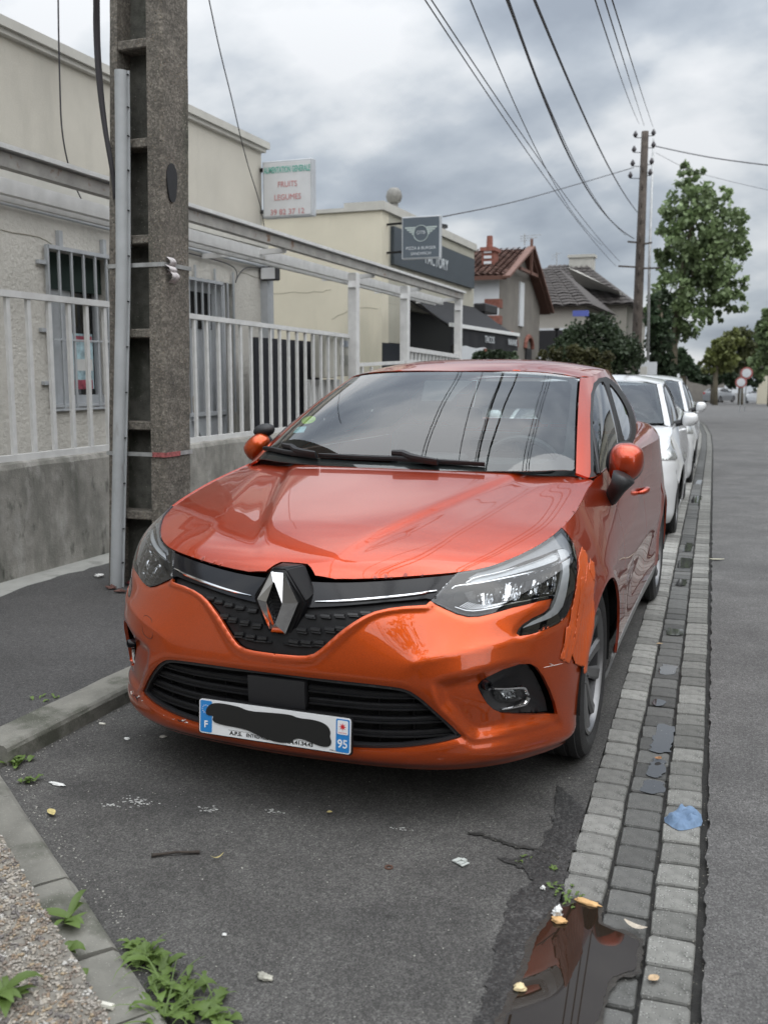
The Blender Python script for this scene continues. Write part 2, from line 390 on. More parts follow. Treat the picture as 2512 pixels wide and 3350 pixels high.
def panel(name, sf, outer, holes=(), h=.015, gap=.0015, lip=.010, off=0.0, disp=None, mirror='merge', material=None, parent=None, thick=0, sharp=True, label=None):
    V, T = patch(outer, holes, h); be = boundary(T)
    nb = np.zeros_like(V)
    for a, b in be:
        d = V[b]-V[a]; n = np.array([-d[1], d[0]])/max(np.linalg.norm(d), 1e-9); nb[a] += n; nb[b] += n
    L = np.linalg.norm(nb, axis=1); m = L > 1e-6; nb[m] /= L[m][:, None]
    mid = (np.abs(V[:, 0]) < 1e-4) if mirror == 'merge' else np.zeros(len(V), bool)
    V2 = V+nb*gap; V2[mid, 0] = 0
    P = sf.ev(V2); Nn = normals(sf, V2)
    if mirror == 'merge': Nn[mid, 0] = 0
    dd = np.full(len(V2), off)
    if disp is not None: dd = dd+disp(V2)
    P = P+Nn*dd[:, None]
    verts = [p for p in P]; faces = [tuple(t) for t in T]; sh = []
    if lip > 0:
        bv = sorted({a for e in be for a in e}); ix = {}
        for b_ in bv: ix[b_] = len(verts); verts.append(P[b_]-Nn[b_]*lip)
        for a, b in be:
            if mid[a] and mid[b]: continue
            faces.append((b, a, ix[a], ix[b])); sh.append((a, b))
    verts = np.array(verts)
    def mk(V, Fs, sh, nm):
        o = mobj(nm, V, Fs, material, parent, smooth=True)
        if sharp and sh:
            key = {tuple(sorted(e.vertices)): e.index for e in o.data.edges}
            at = [False]*len(o.data.edges)
            for a, b in sh:
                k = key.get((min(a, b), max(a, b)))
                if k is not None: at[k] = True
            o.data.attributes.new('sharp_edge', 'BOOLEAN', 'EDGE').data.foreach_set('value', at)
        if label: o['label'] = label
        return o
    if mirror == 'merge':
        n = len(verts); ctr = np.abs(verts[:, 0]) < 2e-4; verts[ctr, 0] = 0; mp = np.arange(n); mv = []; k = n
        for i in range(n):
            if ctr[i]: mp[i] = i
            else: mp[i] = k; k += 1; mv.append(verts[i]*[-1, 1, 1])
        allv = np.concatenate([verts, np.array(mv)]) if mv else verts
        F2 = faces+[tuple(int(mp[i]) for i in f[::-1]) for f in faces]
        return [mk(allv, F2, sh+[(int(mp[a]), int(mp[b])) for a, b in sh], name)]
    r = [mk(verts, faces, sh, name)]
    if mirror == 'both': r.append(mk(verts*[-1, 1, 1], [f[::-1] for f in faces], sh, name))
    return r
def strip(sf, line, w, hgt, off=0.0, n=60, side=None):
    """a raised ribbon (rounded bar) along a surface polyline; returns verts, faces"""
    line = resample(np.array(line), max(.004, np.linalg.norm(np.diff(line, axis=0), axis=1).sum()/n), closed=False)
    P = sf.ev(line); Nn = normals(sf, line); v = []; f = []
    w = w if hasattr(w, '__len__') else [w]*len(P)
    w = np.interp(np.linspace(0, 1, len(P)), np.linspace(0, 1, len(w)), w)
    for i in range(len(P)):
        d = P[min(i+1, len(P)-1)]-P[max(i-1, 0)]; d /= np.linalg.norm(d); s = np.cross(Nn[i], d)
        for a, b in ((-.5, -.004/max(hgt, 1e-6)), (-.5, .55), (-.28, 1), (.28, 1), (.5, .55), (.5, -.004/max(hgt, 1e-6))):
            v.append(P[i]+s*a*w[i]+Nn[i]*(off+b*hgt))
    k = 6
    for i in range(len(P)-1):
        for j in range(k-1): a = i*k+j; f.append((a, a+1, a+1+k, a+k))
    f.append(tuple(range(k))[::-1]); f.append(tuple(range((len(P)-1)*k, len(P)*k)))
    return v, f
def ribbon(name, sf, line, w, hgt, material, parent, off=0.0, mirror=True, smooth=False):
    v, f = strip(sf, line, w, hgt, off); o = [mobj(name, v, f, material, parent, smooth)]
    if mirror: o.append(mobj(name, [(-p[0], p[1], p[2]) for p in v], [q[::-1] for q in f], material, parent, smooth))
    return o

# ------------------------------------------------------------------ hatchback body surfaces (car frame = world frame for the orange car)
xc = [0, .15, .30, .45, .58, .69, .775, .835]
Yf = {0: [.050, .055, .068, .095, .148, .235, .345, .468], 1: [-.010, -.005, .008, .042, .104, .198, .315, .448], 2: [-.020, -.015, -.001, .034, .097, .190, .305, .440],
      3: [-.024, -.019, -.007, .025, .086, .180, .297, .434], 4: [-.025, -.020, -.006, .025, .085, .178, .294, .433], 5: [-.010, -.004, .013, .047, .107, .197, .308, .443],
      6: [.012, .019, .042, .086, .152, .238, .342, .468], 7: [.040, .048, .078, .128, .200, .288, .385, .500]}
Zf = [.165, .23, .30, .38, .46, .54, .62]
hood_line = [(0, .084, .733), (.15, .098, .734), (.30, .138, .743), (.45, .198, .757), (.57, .268, .772), (.65, .355, .796), (.71, .455, .824), (.748, .56, .851),
             (.768, .70, .880), (.776, .90, .917), (.772, 1.12, .952), (.785, 1.5, .985), (.802, 2.1, .992), (.815, 2.75, .990), (.822, 3.35, .988), (.795, 3.70, .990), (.70, 3.90, .985), (.45, 3.99, .985), (0, 4.02, .985)]
sideY = [.60, .83, 1.12, 1.5, 2.1, 2.75, 3.35, 3.75]; sideX = [.866, .886, .886, .877, .871, .870, .872, .850]
dX = {0: -.045, 1: -.020, 2: -.008, 3: -.002, 4: 0, 5: .001, 6: -.002, 7: -.022}
rows = []
for r in range(8):
    row = []
    for i in range(8):
        x = xc[i]*(1 if r else .97)*(1 if r != 7 else .99)
        z = Zf[r] if r < 7 else [.675, .676, .682, .690, .702, .716, .730, .744][i]
        row.append((x, Yf[r][i], z))
    for y, x in zip(sideY, sideX):
        z = Zf[r] if r < 7 else .72+.05*min(1, (y-.5)/1.2)
        row.append((x+dX[r]-(0.012 if y < .7 and r < 2 else 0), y, z))
    z = Zf[r] if r < 7 else .78
    row += [(.80+dX[r], 3.95, z), (.56, 4.03, z), (0, 4.05, z)]
    rows.append(row)
rows.append(hood_line)
BELT = Surf(rows)
def belt_yz(y, z, s0=None):
    """surface coordinates on the flank for a given (y, z)"""
    if not hasattr(belt_yz, 'g'):
        S, T = np.meshgrid(np.linspace(.75, BELT.box[1]*.93, 500), np.linspace(0, BELT.box[3], 160)); g = np.c_[S.ravel(), T.ravel()]; belt_yz.g = (g, BELT.ev(g))
    g, P = belt_yz.g; st = g[np.argmin((P[:, 1]-y)**2+(P[:, 2]-z)**2)].copy()
    for _ in range(5):
        q = BELT.ev(st)[0]; e = 1e-4; J = np.stack([(BELT.ev(st+[e, 0])[0]-q)/e, (BELT.ev(st+[0, e])[0]-q)/e], 1)[1:3]
        st = st+np.clip(np.linalg.lstsq(J, np.array([y, z])-q[1:3], rcond=None)[0], -.02, .02)
    st[1] = min(max(st[1], 0), BELT.box[3]); return st
hl = np.array(hood_line[:12])
HY = [.084, .098, .118, .138, .165, .198, .268, .355, .455, .56, .70, .90, 1.12, 1.35, 1.6]
def tab(y, ys, vs):
    return np.interp(y, ys, vs)
def cub(ys, vs):
    ys = np.array(ys, float); vs = np.array(vs, float); n = len(ys); h = np.diff(ys); A = np.eye(n); B = np.zeros(n)
    for i in range(1, n-1):
        A[i, i-1] = h[i-1]; A[i, i] = 2*(h[i-1]+h[i]); A[i, i+1] = h[i]; B[i] = 6*((vs[i+1]-vs[i])/h[i]-(vs[i]-vs[i-1])/h[i-1])
    M = np.linalg.solve(A, B)
    def f(x):
        x = np.clip(np.asarray(x, float), ys[0], ys[-1]); i = np.clip(np.searchsorted(ys, x)-1, 0, n-2); hh = h[i]; a = (ys[i+1]-x)/hh; b = (x-ys[i])/hh
        return a*vs[i]+b*vs[i+1]+((a**3-a)*M[i]+(b**3-b)*M[i+1])*hh*hh/6
    return f
_u = np.linspace(0, 11, 3000); _tl = BELT.raw(_u, np.full(3000, 8.0))           # the hood line as the flank surface sees it
def xe(y): return np.interp(y, _tl[:, 1], _tl[:, 0])
def ze(y): return np.interp(y, _tl[:, 1], _tl[:, 2])
zc = cub([.084, .12, .165, .22, .30, .42, .60, .80, 1.0, 1.15, 1.4, 1.6], [.738, .772, .798, .820, .845, .874, .910, .946, .980, 1.003, 1.03, 1.04])
def hood_fn(x, y):
    x = np.abs(x); X = np.maximum(xe(y), 1e-3); a = np.clip(x/X, 0, 1.1)
    z = zc(y)-(zc(y)-ze(y))*a**2.3
    # raised centre with a soft crease either side, and a second crease towards the wings
    c1 = .10+(.50-.10)*np.clip((y-.09)/1.05, 0, 1.2)**.85
    z = z+.013*(1/(1+np.exp((x-c1)/.008))-.5)*np.clip((y-.12)/.25, 0, 1)
    c2 = .36+(.66-.36)*np.clip((y-.16)/1.0, 0, 1.2)
    z = z+.0028*np.exp(-((x-c2)/.05)**2)*np.clip((y-.2)/.2, 0, 1)*np.clip((X-x)/.04, 0, 1)
    return z
HOOD = HSurf(hood_fn, (0, .80, .085, 1.35))
# greenhouse
gb = [(0, 1.02, .985), (.30, 1.045, .990), (.55, 1.11, .993), (.688, 1.180, .990), (.757, 1.225, .966), (.784, 1.46, .983), (.785, 2.1, 1.003), (.755, 2.75, 1.035), (.705, 3.35, 1.055), (.64, 3.70, 1.065), (.44, 3.86, 1.07), (0, 3.92, 1.07)]
gt = [(0, 1.86, 1.381), (.25, 1.88, 1.378), (.46, 1.925, 1.366), (.566, 1.985, 1.352), (.604, 2.07, 1.355), (.618, 2.22, 1.368), (.612, 2.52, 1.390), (.590, 2.86, 1.388), (.555, 3.22, 1.362), (.50, 3.50, 1.335), (.34, 3.62, 1.325), (0, 3.66, 1.325)]
grow = []
for k in range(5):
    t = k/4; b = 4*t*(1-t); row = []
    for i, (p, q) in enumerate(zip(gb, gt)):
        r_ = [p[c]*(1-t)+q[c]*t for c in range(3)]
        if i <= 3: r_[1] -= .030*b*(1-.25*i/3); r_[2] += .012*b
        elif i == 4: r_[1] -= .02*b; r_[2] += .01*b; r_[0] += .012*b
        else: r_[0] += .024*b if i < 10 else 0; r_[1] += .03*b if i >= 9 else 0
        row.append(r_)
    grow.append(row)
GH = Surf(grow)
_u2 = np.linspace(0, 11, 400); _rt = GH.raw(_u2, np.full(400, 4.0))
_ri = int(np.argmax(_rt[:, 1])); _sl = _rt[(_u2 > 2.9) & (_u2 < 9.6)]
zr_ = cub([1.80, 1.90, 2.0, 2.15, 2.3, 2.6, 2.9, 3.2, 3.5, 3.75], [1.370, 1.389, 1.406, 1.427, 1.441, 1.446, 1.436, 1.412, 1.375, 1.335])
def roof_fn(x, y):
    x = np.abs(x); X = np.interp(y, _sl[:, 1], _sl[:, 0]); Z = np.interp(y, _sl[:, 1], _sl[:, 2])
    X = np.where(y < 2.0, .58, X); Z = np.where(y < _sl[0, 1], _sl[0, 2]-.15*(_sl[0, 1]-y)*0, Z)
    a = np.clip(x/X, 0, 1.05); return zr_(y)-(zr_(y)-Z)*a**3
ROOF = HSurf(roof_fn, (0, .62, 1.82, 3.7))
# ------------------------------------------------------------------ car materials
def paint(name, base, flake=.5, metal=.35):
    if name in MATS: return MATS[name]
    m = mat(name, base, rough=.36, metal=metal, coat=1.0); nt = m.node_tree; b = [n for n in nt.nodes if n.type == 'BSDF_PRINCIPLED'][0]
    b.inputs['Coat Roughness'].default_value = .03; b.inputs['Coat IOR'].default_value = 1.55
    tc = N(nt, 'ShaderNodeTexCoord'); v = N(nt, 'ShaderNodeTexVoronoi'); v.inputs['Scale'].default_value = 900
    nt.links.new(tc.outputs['Object'], v.inputs['Vector'])
    mx = N(nt, 'ShaderNodeMix', data_type='RGBA'); mx.inputs[6].default_value = (*[c*(1-.25*flake) for c in base], 1); mx.inputs[7].default_value = (*[min(1, c*(1+.45*flake)) for c in base], 1)
    s2 = N(nt, 'ShaderNodeSeparateXYZ'); nt.links.new(v.outputs['Color'], s2.inputs[0]); nt.links.new(s2.outputs[0], mx.inputs[0])
    # road film: a thin uneven veil of dust
    n = N(nt, 'ShaderNodeTexNoise'); n.inputs['Scale'].default_value = 3.1; n.inputs['Detail'].default_value = 8; nt.links.new(tc.outputs['Object'], n.inputs['Vector'])
    r = N(nt, 'ShaderNodeMapRange'); r.inputs['From Min'].default_value = .42; r.inputs['From Max'].default_value = .75; r.inputs['To Max'].default_value = .02; nt.links.new(n.outputs[0], r.inputs[0])
    m2 = N(nt, 'ShaderNodeMix', data_type='RGBA'); nt.links.new(r.outputs[0], m2.inputs[0]); nt.links.new(mx.outputs[2], m2.inputs[6]); m2.inputs[7].default_value = (.34, .31, .28, 1)
    nt.links.new(m2.outputs[2], b.inputs['Base Color'])
    r2 = N(nt, 'ShaderNodeMapRange'); r2.inputs['From Min'].default_value = .4; r2.inputs['From Max'].default_value = .8; r2.inputs['To Min'].default_value = .008; r2.inputs['To Max'].default_value = .03
    nt.links.new(n.outputs[0], r2.inputs[0]); nt.links.new(r2.outputs[0], b.inputs['Coat Roughness'])
    return m
P_OR = paint('red_orange_paint', (.46, .043, .0045), metal=.78); P_BU = paint('bumper_orange_paint', (.54, .070, .0035), metal=.78)
P_WH = paint('white_paint', (.74, .75, .76), flake=.05, metal=0.0)
M_blk = mat('black_plastic', (.009, .009, .010), spec=.3, rough=.5, var=.3, vscale=40, bump=.0004, bscale=900)
M_gloss = mat('piano_black', (.007, .007, .009), rough=.10, spec=.32)
M_satin = mat('satin_black', (.018, .018, .02), rough=.5, bump=.0005, bscale=700)
M_dark = mat('dark_void', (.006, .006, .006), rough=.9)
M_chr = mat('chrome', (.80, .80, .81), rough=.06, metal=1.0)
M_chr2 = mat('lamp_reflector', (.62, .63, .65), rough=.14, metal=1.0, var=.25, vscale=90)
M_alu = mat('alloy', (.21, .21, .215), rough=.36, metal=.8, var=.1, vscale=30)
M_alud = mat('alloy_dark', (.10, .10, .105), rough=.38, metal=.6)
M_tyre = mat('tyre_rubber', (.022, .022, .023), rough=.72, var=.35, vscale=25, bump=.0012, bscale=240)
M_seat = mat('seat_cloth', (.13, .135, .145), rough=.9, bump=.001, bscale=400)
M_dash = mat('dashboard', (.045, .047, .05), rough=.7, bump=.0006, bscale=300)
M_sill = mat('sill_grey', (.26, .26, .26), rough=.55, var=.25, vscale=12)
M_drl = mat('light_guide', (.88, .90, .93), rough=.25, coat=.6, var=.06, vscale=50)
M_lampgrey = mat('sky_grey_bezel', (.34, .35, .37), rough=.30, coat=.8)  # milky upper lamp panel; the sky's reflection is put into its grey
M_amber = mat('headlamp_clip', (.5, .12, .02), rough=.3)
G_ws = glass('windscreen_glass', (.80, .88, .86))
G_side = glass('side_glass', (.62, .68, .68))
G_lamp = glass('lamp_lens', (.90, .92, .93))
# pixel readers for the enlarged crops of the photograph
A_ = lambda u, v: (380+u*.3014, 1600+v*.3014)
B_ = lambda u, v: (380+u*.3014, 2000+v*.3014)
K_ = lambda u, v: (800+u*.3617, 1750+v*.3617)
D_ = lambda u, v: (1350+u*.3617, 1650+v*.3617)
E_ = lambda u, v: (1450+u*.3617, 2000+v*.3617)
F_ = lambda u, v: (1850+u*.3617, 1200+v*.3617)
C3_ = lambda u, v: (750+u*.7233, 1150+v*.7233)
TT = BELT.box[3]
_hb = None
def trace(fn, pts, sf=BELT, box=None): return locate(sf, [fn(*p) for p in pts], box)
BX = (0, 1.6, 0, TT)
lampD = trace(D_, [(160,875),(370,705),(600,592),(820,482),(1050,357),(1200,272),(1335,200),(1400,268),(1450,345),(1475,430),(1484,560),(1480,690),(1460,820),(1430,920),(1390,1010),(1320,1075),(1200,1130),(1060,1175),(965,1190),(940,1165),(960,1125),(1000,1085),(1085,1030),(1190,980),(1235,940),(1262,850),(1150,872),(900,933),(700,990),(600,1012),(500,1015),(400,990),(300,945)], BELT, BX)
for i in range(1, 7): lampD[i, 1] = TT               # upper edge lies on the hood line
VGr = trace(K_, [(330,1078),(480,1090),(560,1090),(630,1072),(700,1022),(800,932),(950,812),(1080,733),(1180,692),(1300,664),(1450,645),(1640,634)], BELT, BX)
VGr[0, 0] = 0
VG = np.concatenate([VGr, lampD[:1], lampD[1:3], [[0, TT]]])
LGr = trace(K_, [(300,1262),(700,1308),(1000,1340),(1200,1362),(1380,1385),(1480,1412),(1560,1462),(1640,1525)], BELT, BX)
LGr2 = trace(E_, [(60,1030),(130,1100),(180,1142),(100,1165),(0,1192)], BELT, BX)
LGr[0, 0] = 0
zb = BELT.tT[np.searchsorted(BELT.vT, 1.12)]
LG = np.concatenate([LGr, LGr2, [[.36, zb+.004], [.2, zb-.006], [0, zb-.010]]])
FOG = trace(E_, [(335,680),(370,640),(430,602),(560,532),(700,483),(790,477),(850,512),(905,590),(965,710),(1010,830),(1032,928),(900,947),(700,953),(560,943),(480,910),(425,860),(380,790),(342,715)], BELT, BX)
SCOOP = trace(E_, [(-120,640),(0,585),(200,545),(400,495),(560,450),(700,425),(800,440),(870,500),(950,640),(1010,780),(1055,975),(1030,1030),(860,1075),(600,1140),(420,1185),(290,1200),(190,1140),(80,1020),(-60,880)], BELT, BX)
LG = np.vstack([LG[:1], smooth_poly(LG[1:], 1, False)]); VGs = VG
ARC = [(.83, .31, .338), (3.413, .31, .338)]
def arch(c):
    y0, z0, r = c; pts = [belt_yz(y0+r*math.cos(a), max(z0+r*math.sin(a), .0)) for a in np.radians(np.arange(-4, 186, 6)) if z0+r*math.sin(a) > .17]
    return np.array([[pts[0][0], -.05]]+list(pts)+[[pts[-1][0], -.05]])
ARF, ARR = arch(ARC[0]), arch(ARC[1])
def bz(y, z): return belt_yz(y, z)
def ys(y): return BELT.sT[np.searchsorted(BELT.uT, np.interp(y, [p[1] for p in hood_line[:16]], np.arange(16)))]   # s of the top row at depth y
def yl(y): return bz(y, .60)[0]
# bumper: front to the wheel arch; the joint with the wing runs down from the lamp to the arch
jt = lampD[12]; jb = ARF[-7]
bump_outer = [(0, 0)]+[(s_, 0) for s_ in (.5,)]+[(ARF[-1][0]-.002, 0)]+[tuple(p) for p in ARF[:-1][::-1][:7]]+[tuple(jt), tuple(lampD[8]), (lampD[6][0], TT), (0, TT)]
bump_outer = np.array(bump_outer)
CREASE = trace(E_, [(-250,470),(-100,432),(0,412),(300,352),(560,292),(800,228),(1000,130),(1080,20)], BELT, BX)
GROOVE = trace(E_, [(185,1150),(240,1185),(300,1200),(420,1183),(620,1135),(860,1075),(1050,1015)], BELT, BX)
def bump_disp(st):
    d = np.zeros(len(st)); ins = inside(SCOOP, st); ds = segdist(st, SCOOP)
    q = np.clip(ds/.045, 0, 1); d -= np.where(ins, .020*(q*q*(3-2*q)), 0)
    dv = segdist(st, VG[:12], False)                   # rolled lip that frames the upper grille
    d += .007*np.exp(-((dv-.012)/.011)**2)
    dl = segdist(st, LG); d -= .006*np.exp(-(dl/.010)**2)
    # crease running outboard from the grille corner
    dc = segdist(st, CREASE, False); d += .0075*np.exp(-dc/.028)
    dg = segdist(st, GROOVE, False); d -= .0065*np.exp(-(dg/.009)**2)
    sp = st[:, 1]; d += np.where(sp < .10, .010*np.exp(-((sp-.055)/.028)**2), 0)     # lower splitter roll
    dn = segdist(st, lampD); d -= .004*np.exp(-(dn/.012)**2)
    return d

def wheel(parent, x, y, r=.310, w=.20, rr=.222, side=1, spokes=5, turn=.3):
    M = Matrix.Translation((x, y, r)) @ Matrix.Rotation(math.pi/2*side, 4, 'Y')
    wh = MB()
    # rim barrel and lip, then the spokes
    h = w/2
    wh.lathe([(rr+.002, h*.86), (rr+.006, h*.95), (rr-.004, h*.98), (rr-.010, h*.90), (rr-.013, h*.78)], 48, M)
    brl = MB(); brl.lathe([(rr-.012, h*.80), (rr-.016, h*.4), (rr-.03, -h*.7), (rr-.004, -h*.9)], 48, M)
    for k in range(spokes):
        a = turn+2*math.pi*k/spokes; R = Matrix.Rotation(a, 4, 'Z')
        for sg in (-1, 1):
            v = []
            for (rad, wd, hz, off) in ((.030, .020, h*.62, .012), (.075, .022, h*.66, .026), (.150, .024, h*.74, .043), (rr-.008, .032, h*.86, .062)):
                for (aa, bb) in ((-1, 0), (-.6, .010), (.6, .010), (1, 0), (.8, -.022), (-.8, -.022)):
                    v.append(M @ R @ Vector((rad, sg*off+aa*wd, hz+bb-.006)))
            f = []
            for i in range(3):
                for j in range(6): f.append((i*6+j, i*6+(j+1) % 6, i*6+6+(j+1) % 6, i*6+6+j))
            f.append((0,1,2,3,4,5)); f.append((23,22,21,20,19,18)); wh.add(v, f)
    wh.lathe([(0.0, h*.70), (.024, h*.70), (.030, h*.64), (.055, h*.60), (.060, h*.35), (.06, 0)], 24, M)
    for k in range(5):
        a = turn+.63+2*math.pi*k/5; c = M @ Vector((.045*math.cos(a), .045*math.sin(a), h*.62)); dx = (M.to_3x3() @ Vector((0,0,1)))
        wh.tube([c, c+dx*.012], .008, 6)
    W = wh.build('wheel', M_alu, parent, sharp=35); fix_normals(W)
    brl.build('rim_barrel', M_alud, W, smooth=True)
    t = MB(); t.lathe([(rr+.004, -h*.9), (rr+.02, -h), (r-.045, -h*1.04), (r-.012, -h*.93), (r-.002, -h*.75), (r, -h*.3), (r, h*.3), (r-.002, h*.75), (r-.012, h*.93), (r-.045, h*1.04), (rr+.03, h*1.0), (rr+.008, h*.90), (rr+.0, h*.7)], 72, M)
    for kx in (-.62, -.22, .22, .62):                 # tread ribs stand proud, grooves between
        t.lathe([(r-.001, h*(kx-.14)), (r+.004, h*(kx-.12)), (r+.004, h*(kx+.12)), (r-.001, h*(kx+.14))], 72, M)
    T = t.build('tyre', M_tyre, W, sharp=40)
    b = MB(); b.lathe([(0, -h*.1), (.13, -h*.1), (.135, -h*.25), (.02, -h*.3)], 32, M); b.build('brake_disc', M_alud, W, sharp=40)
    return W

def mirror_cap(parent, M, material, stem=True, flip=1):
    """door mirror: painted cap over a black housing, on a black foot"""
    bm = bmesh.new(); bmesh.ops.create_uvsphere(bm, u_segments=28, v_segments=18, radius=1)
    for v in bm.verts:
        x, y, z = v.co; sx = .112; sz = .080; sy = .078
        x2 = math.copysign(abs(x)**.80, x); z2 = math.copysign(abs(z)**.80, z)
        yy = y*sy if y < 0 else y*.030
        v.co = Vector((x2*sx*(1-.10*max(0, -x)), yy, z2*sz*(1-.18*x*flip*.6)+.010*x*flip))
    bm.transform(M); me = bpy.data.meshes.new('mirror_cap'); bm.to_mesh(me); bm.free(); me.polygons.foreach_set('use_smooth', [True]*len(me.polygons))
    me.materials.append(material); o = bpy.data.objects.new('mirror', me); COL.objects.link(o); o.parent = parent
    m2 = MB(); m2.lathe([(.0, -.012), (.085, -.012), (.100, 0), (.101, .020), (.092, .030), (0, .030)], 28, M @ Matrix.Rotation(math.pi/2, 4, 'X') @ Matrix.Scale(1.14, 4, (1,0,0)) @ Matrix.Scale(.83, 4, (0,1,0)) @ Matrix.Scale(-1, 4, (0,0,1)))
    r = m2.build('mirror_shell', M_satin, o, sharp=50)
    return o

def glass_panel(name, sf, outer, material, parent, frit=None, **k):
    return panel(name, sf, outer, material=material, parent=parent, lip=.004, **k)
BXG = (0, 4.0, 0, GH.box[3])
GT = GH.box[3]
def gs(u): return np.interp(u, GH.uT, GH.sT)
def gv(y, z):
    if not hasattr(gv, 'g'):
        S, T = np.meshgrid(np.linspace(gs(3.6), gs(9.8), 400), np.linspace(0, GT, 140)); g = np.c_[S.ravel(), T.ravel()]; gv.g = (g, GH.ev(g))
    g, P = gv.g; return g[np.argmin((P[:, 1]-y)**2+(P[:, 2]-z)**2)].copy()

def hatchback(root, PM, hero=True, lampmat=None):
    """body panels shared by the parked hatchbacks; hero adds everything only the near orange car shows"""
    h1 = .010 if hero else .03
    pn = lambda *a, **k: panel(*a, parent=root, **k)
    # ---- lower body
    holes = [lampD, VG, LG, FOG]
    if hero: pn('front_bumper', BELT, bump_outer, holes, h=h1, material=P_BU, mirror='merge', disp=bump_disp, gap=.0008, lip=.012)
    seamF = [bz(1.36, .97), bz(1.40, .90), bz(1.415, .80), bz(1.41, .6), bz(1.36, .42), bz(1.34, .3)]
    top = lambda y0, y1, n=8: [(bz(y, .9)[0], TT) for y in np.linspace(y0, y1, n)]
    sillT = bz(1.8, .285)[1]
    wing = [tuple(lampD[6]), tuple(lampD[7]), tuple(lampD[8]), tuple(lampD[9]), tuple(lampD[10]), tuple(lampD[11]), tuple(jt)]+[tuple(p) for p in ARF[::-1][7:]][:-1]+[(ARF[0][0]+.001, sillT), (seamF[-1][0], sillT)]+[tuple(p) for p in seamF[::-1]]+[(seamF[0][0], TT)]
    wing = np.array(wing)
    arclip = lambda st: .010*np.exp(-(np.minimum(segdist(st, ARF), segdist(st, ARR))/.035)**2)
    def side_disp(st):
        d = arclip(st); z = st[:, 1]
        return d-.010*np.exp(-((z-.30)/.10)**2)*((st[:, 0] > seamF[3][0]+.1) & (st[:, 0] < 4.0))*np.clip((st[:, 0]-seamF[3][0]-.1)/.3, 0, 1)*.9
    pn('front_wing', BELT, wing, h=h1*1.3, material=PM, mirror='both', disp=side_disp)
    yB = 2.36; yR = 3.22
    seamB = [(bz(yB, .95)[0], TT), bz(yB, .9), bz(yB+.01, .6), bz(yB, .42), bz(yB, .30), (bz(yB, .3)[0], sillT)]
    d1 = [(seamF[0][0], TT)]+[tuple(p) for p in seamF[:-1]]+[(bz(1.345, .29)[0], sillT)]+[tuple(p) for p in seamB[::-1]]
    pn('front_door', BELT, np.array(d1), h=h1*1.6, material=PM, mirror='both', disp=side_disp)
    d2 = [tuple(p) for p in seamB]+[(bz(3.05, .29)[0], sillT)]+[tuple(p) for p in ARR[1:-1] if p[1] > sillT][::-1][:14]+[(bz(3.28, .75)[0], bz(3.28, .75)[1]), (bz(3.32, .9)[0], TT)]
    pn('rear_door', BELT, np.array(d2), h=h1*1.8, material=PM, mirror='both', disp=side_disp)
    q = [(bz(3.32, .9)[0], TT), tuple(bz(3.28, .75))]+[tuple(p) for p in ARR[1:-1] if p[1] > sillT][::-1][14:]
    i0 = [k for k, p in enumerate(ARR) if p[1] > sillT]
    # quarter panel and tail in one: from the rear door round the back
    arr_up = [tuple(p) for p in ARR[1:-1] if p[1] > sillT]
    upto = arr_up[::-1]                                # rearmost .. front? ARR runs from rear (angle 0) to front (180)
    qp = [(bz(3.32, .9)[0], TT), tuple(bz(3.28, .75))]+[tuple(p) for p in arr_up[::-1] if p[0] > bz(3.28, .3)[0]-.0]
    qp += [(ARR[0][0], 0), (BELT.box[1], 0), (BELT.box[1], TT)]
    b2 = BELT.box[1]
    class Rear:                                       # same surface re-parametrised so that x=0 at the tail merges
        pass
    pn('rear_quarter', BELT, np.array(qp), h=h1*2.4, material=PM, mirror='both', disp=arclip, gap=.0008)
    sill = [(ARF[0][0]+.002, 0), (ARR[-1][0]-.002, 0), (ARR[-1][0]-.002, sillT-.002), (ARF[0][0]+.002, sillT-.002)]
    pn('side_sill', BELT, np.array(sill), h=.03, material=(M_sill if hero else PM), mirror='both', off=.002)
    # ---- hood
    yy = np.r_[np.linspace(.098, .268, 14), np.linspace(.29, .60, 12), np.linspace(.65, 1.20, 12)]
    edge = np.array([(xe(y), y) for y in yy])
    rear = [(.745, 1.235), (.69, 1.205), (.60, 1.165), (.45, 1.115), (.30, 1.085), (.15, 1.07), (0, 1.065)]
    nose = [(0, .122), (.046, .121), (.062, .112), (.085, .094)] if hero else [(0, .088), (.085, .090)]
    hood_o = np.array(nose+[tuple(p) for p in edge]+rear)
    pn('hood', HOOD, hood_o, h=.012 if hero else .03, material=PM, mirror='merge', gap=.0035, lip=.012)
    # shoulder strip between hood rear corner and windscreen pillar: part of the wing
    # ---- roof and glasshouse
    ry = np.linspace(2.0, 3.62, 20); ro = [(0, 1.868), (.25, 1.888), (.46, 1.933), (.545, 1.965)]+[(float(np.interp(y, _sl[:, 1], _sl[:, 0])), y) for y in ry if y > 2.02]+[(.36, 3.66), (0, 3.69)]
    pn('roof', ROOF, np.array(ro), h=.03, material=PM, mirror='merge', gap=.0005, lip=.004)
    sP = gs(3.16)
    ws = np.array([(0, .004), (sP*.8, .004), (sP-.012, .010), (sP-.006, .030), (sP-.010, GT*.5), (sP-.014, GT-.02), (sP-.035, GT-.006), (0, GT-.006)])
    pn('windscreen', GH, ws, h=.04, material=G_ws, mirror='merge', gap=.001, lip=.003)
    # black printed border of the windscreen, just behind the glass
    ws_in = np.array([(0, .060), (sP*.55, .058), (sP*.80, .062), (sP-.085, .085), (sP-.050, .15), (sP-.042, GT*.5), (sP-.045, GT-.10), (sP-.075, GT-.045), (0, GT-.040)])
    ringo = ws; V, T = patch(ringo, [ws_in+[[-0.0, 0]]], .03)
    ring = np.concatenate([ws[:-1], [[0, GT-.006]], [[0, GT-.040]], ws_in[::-1][1:-1], [[0, .060]]])
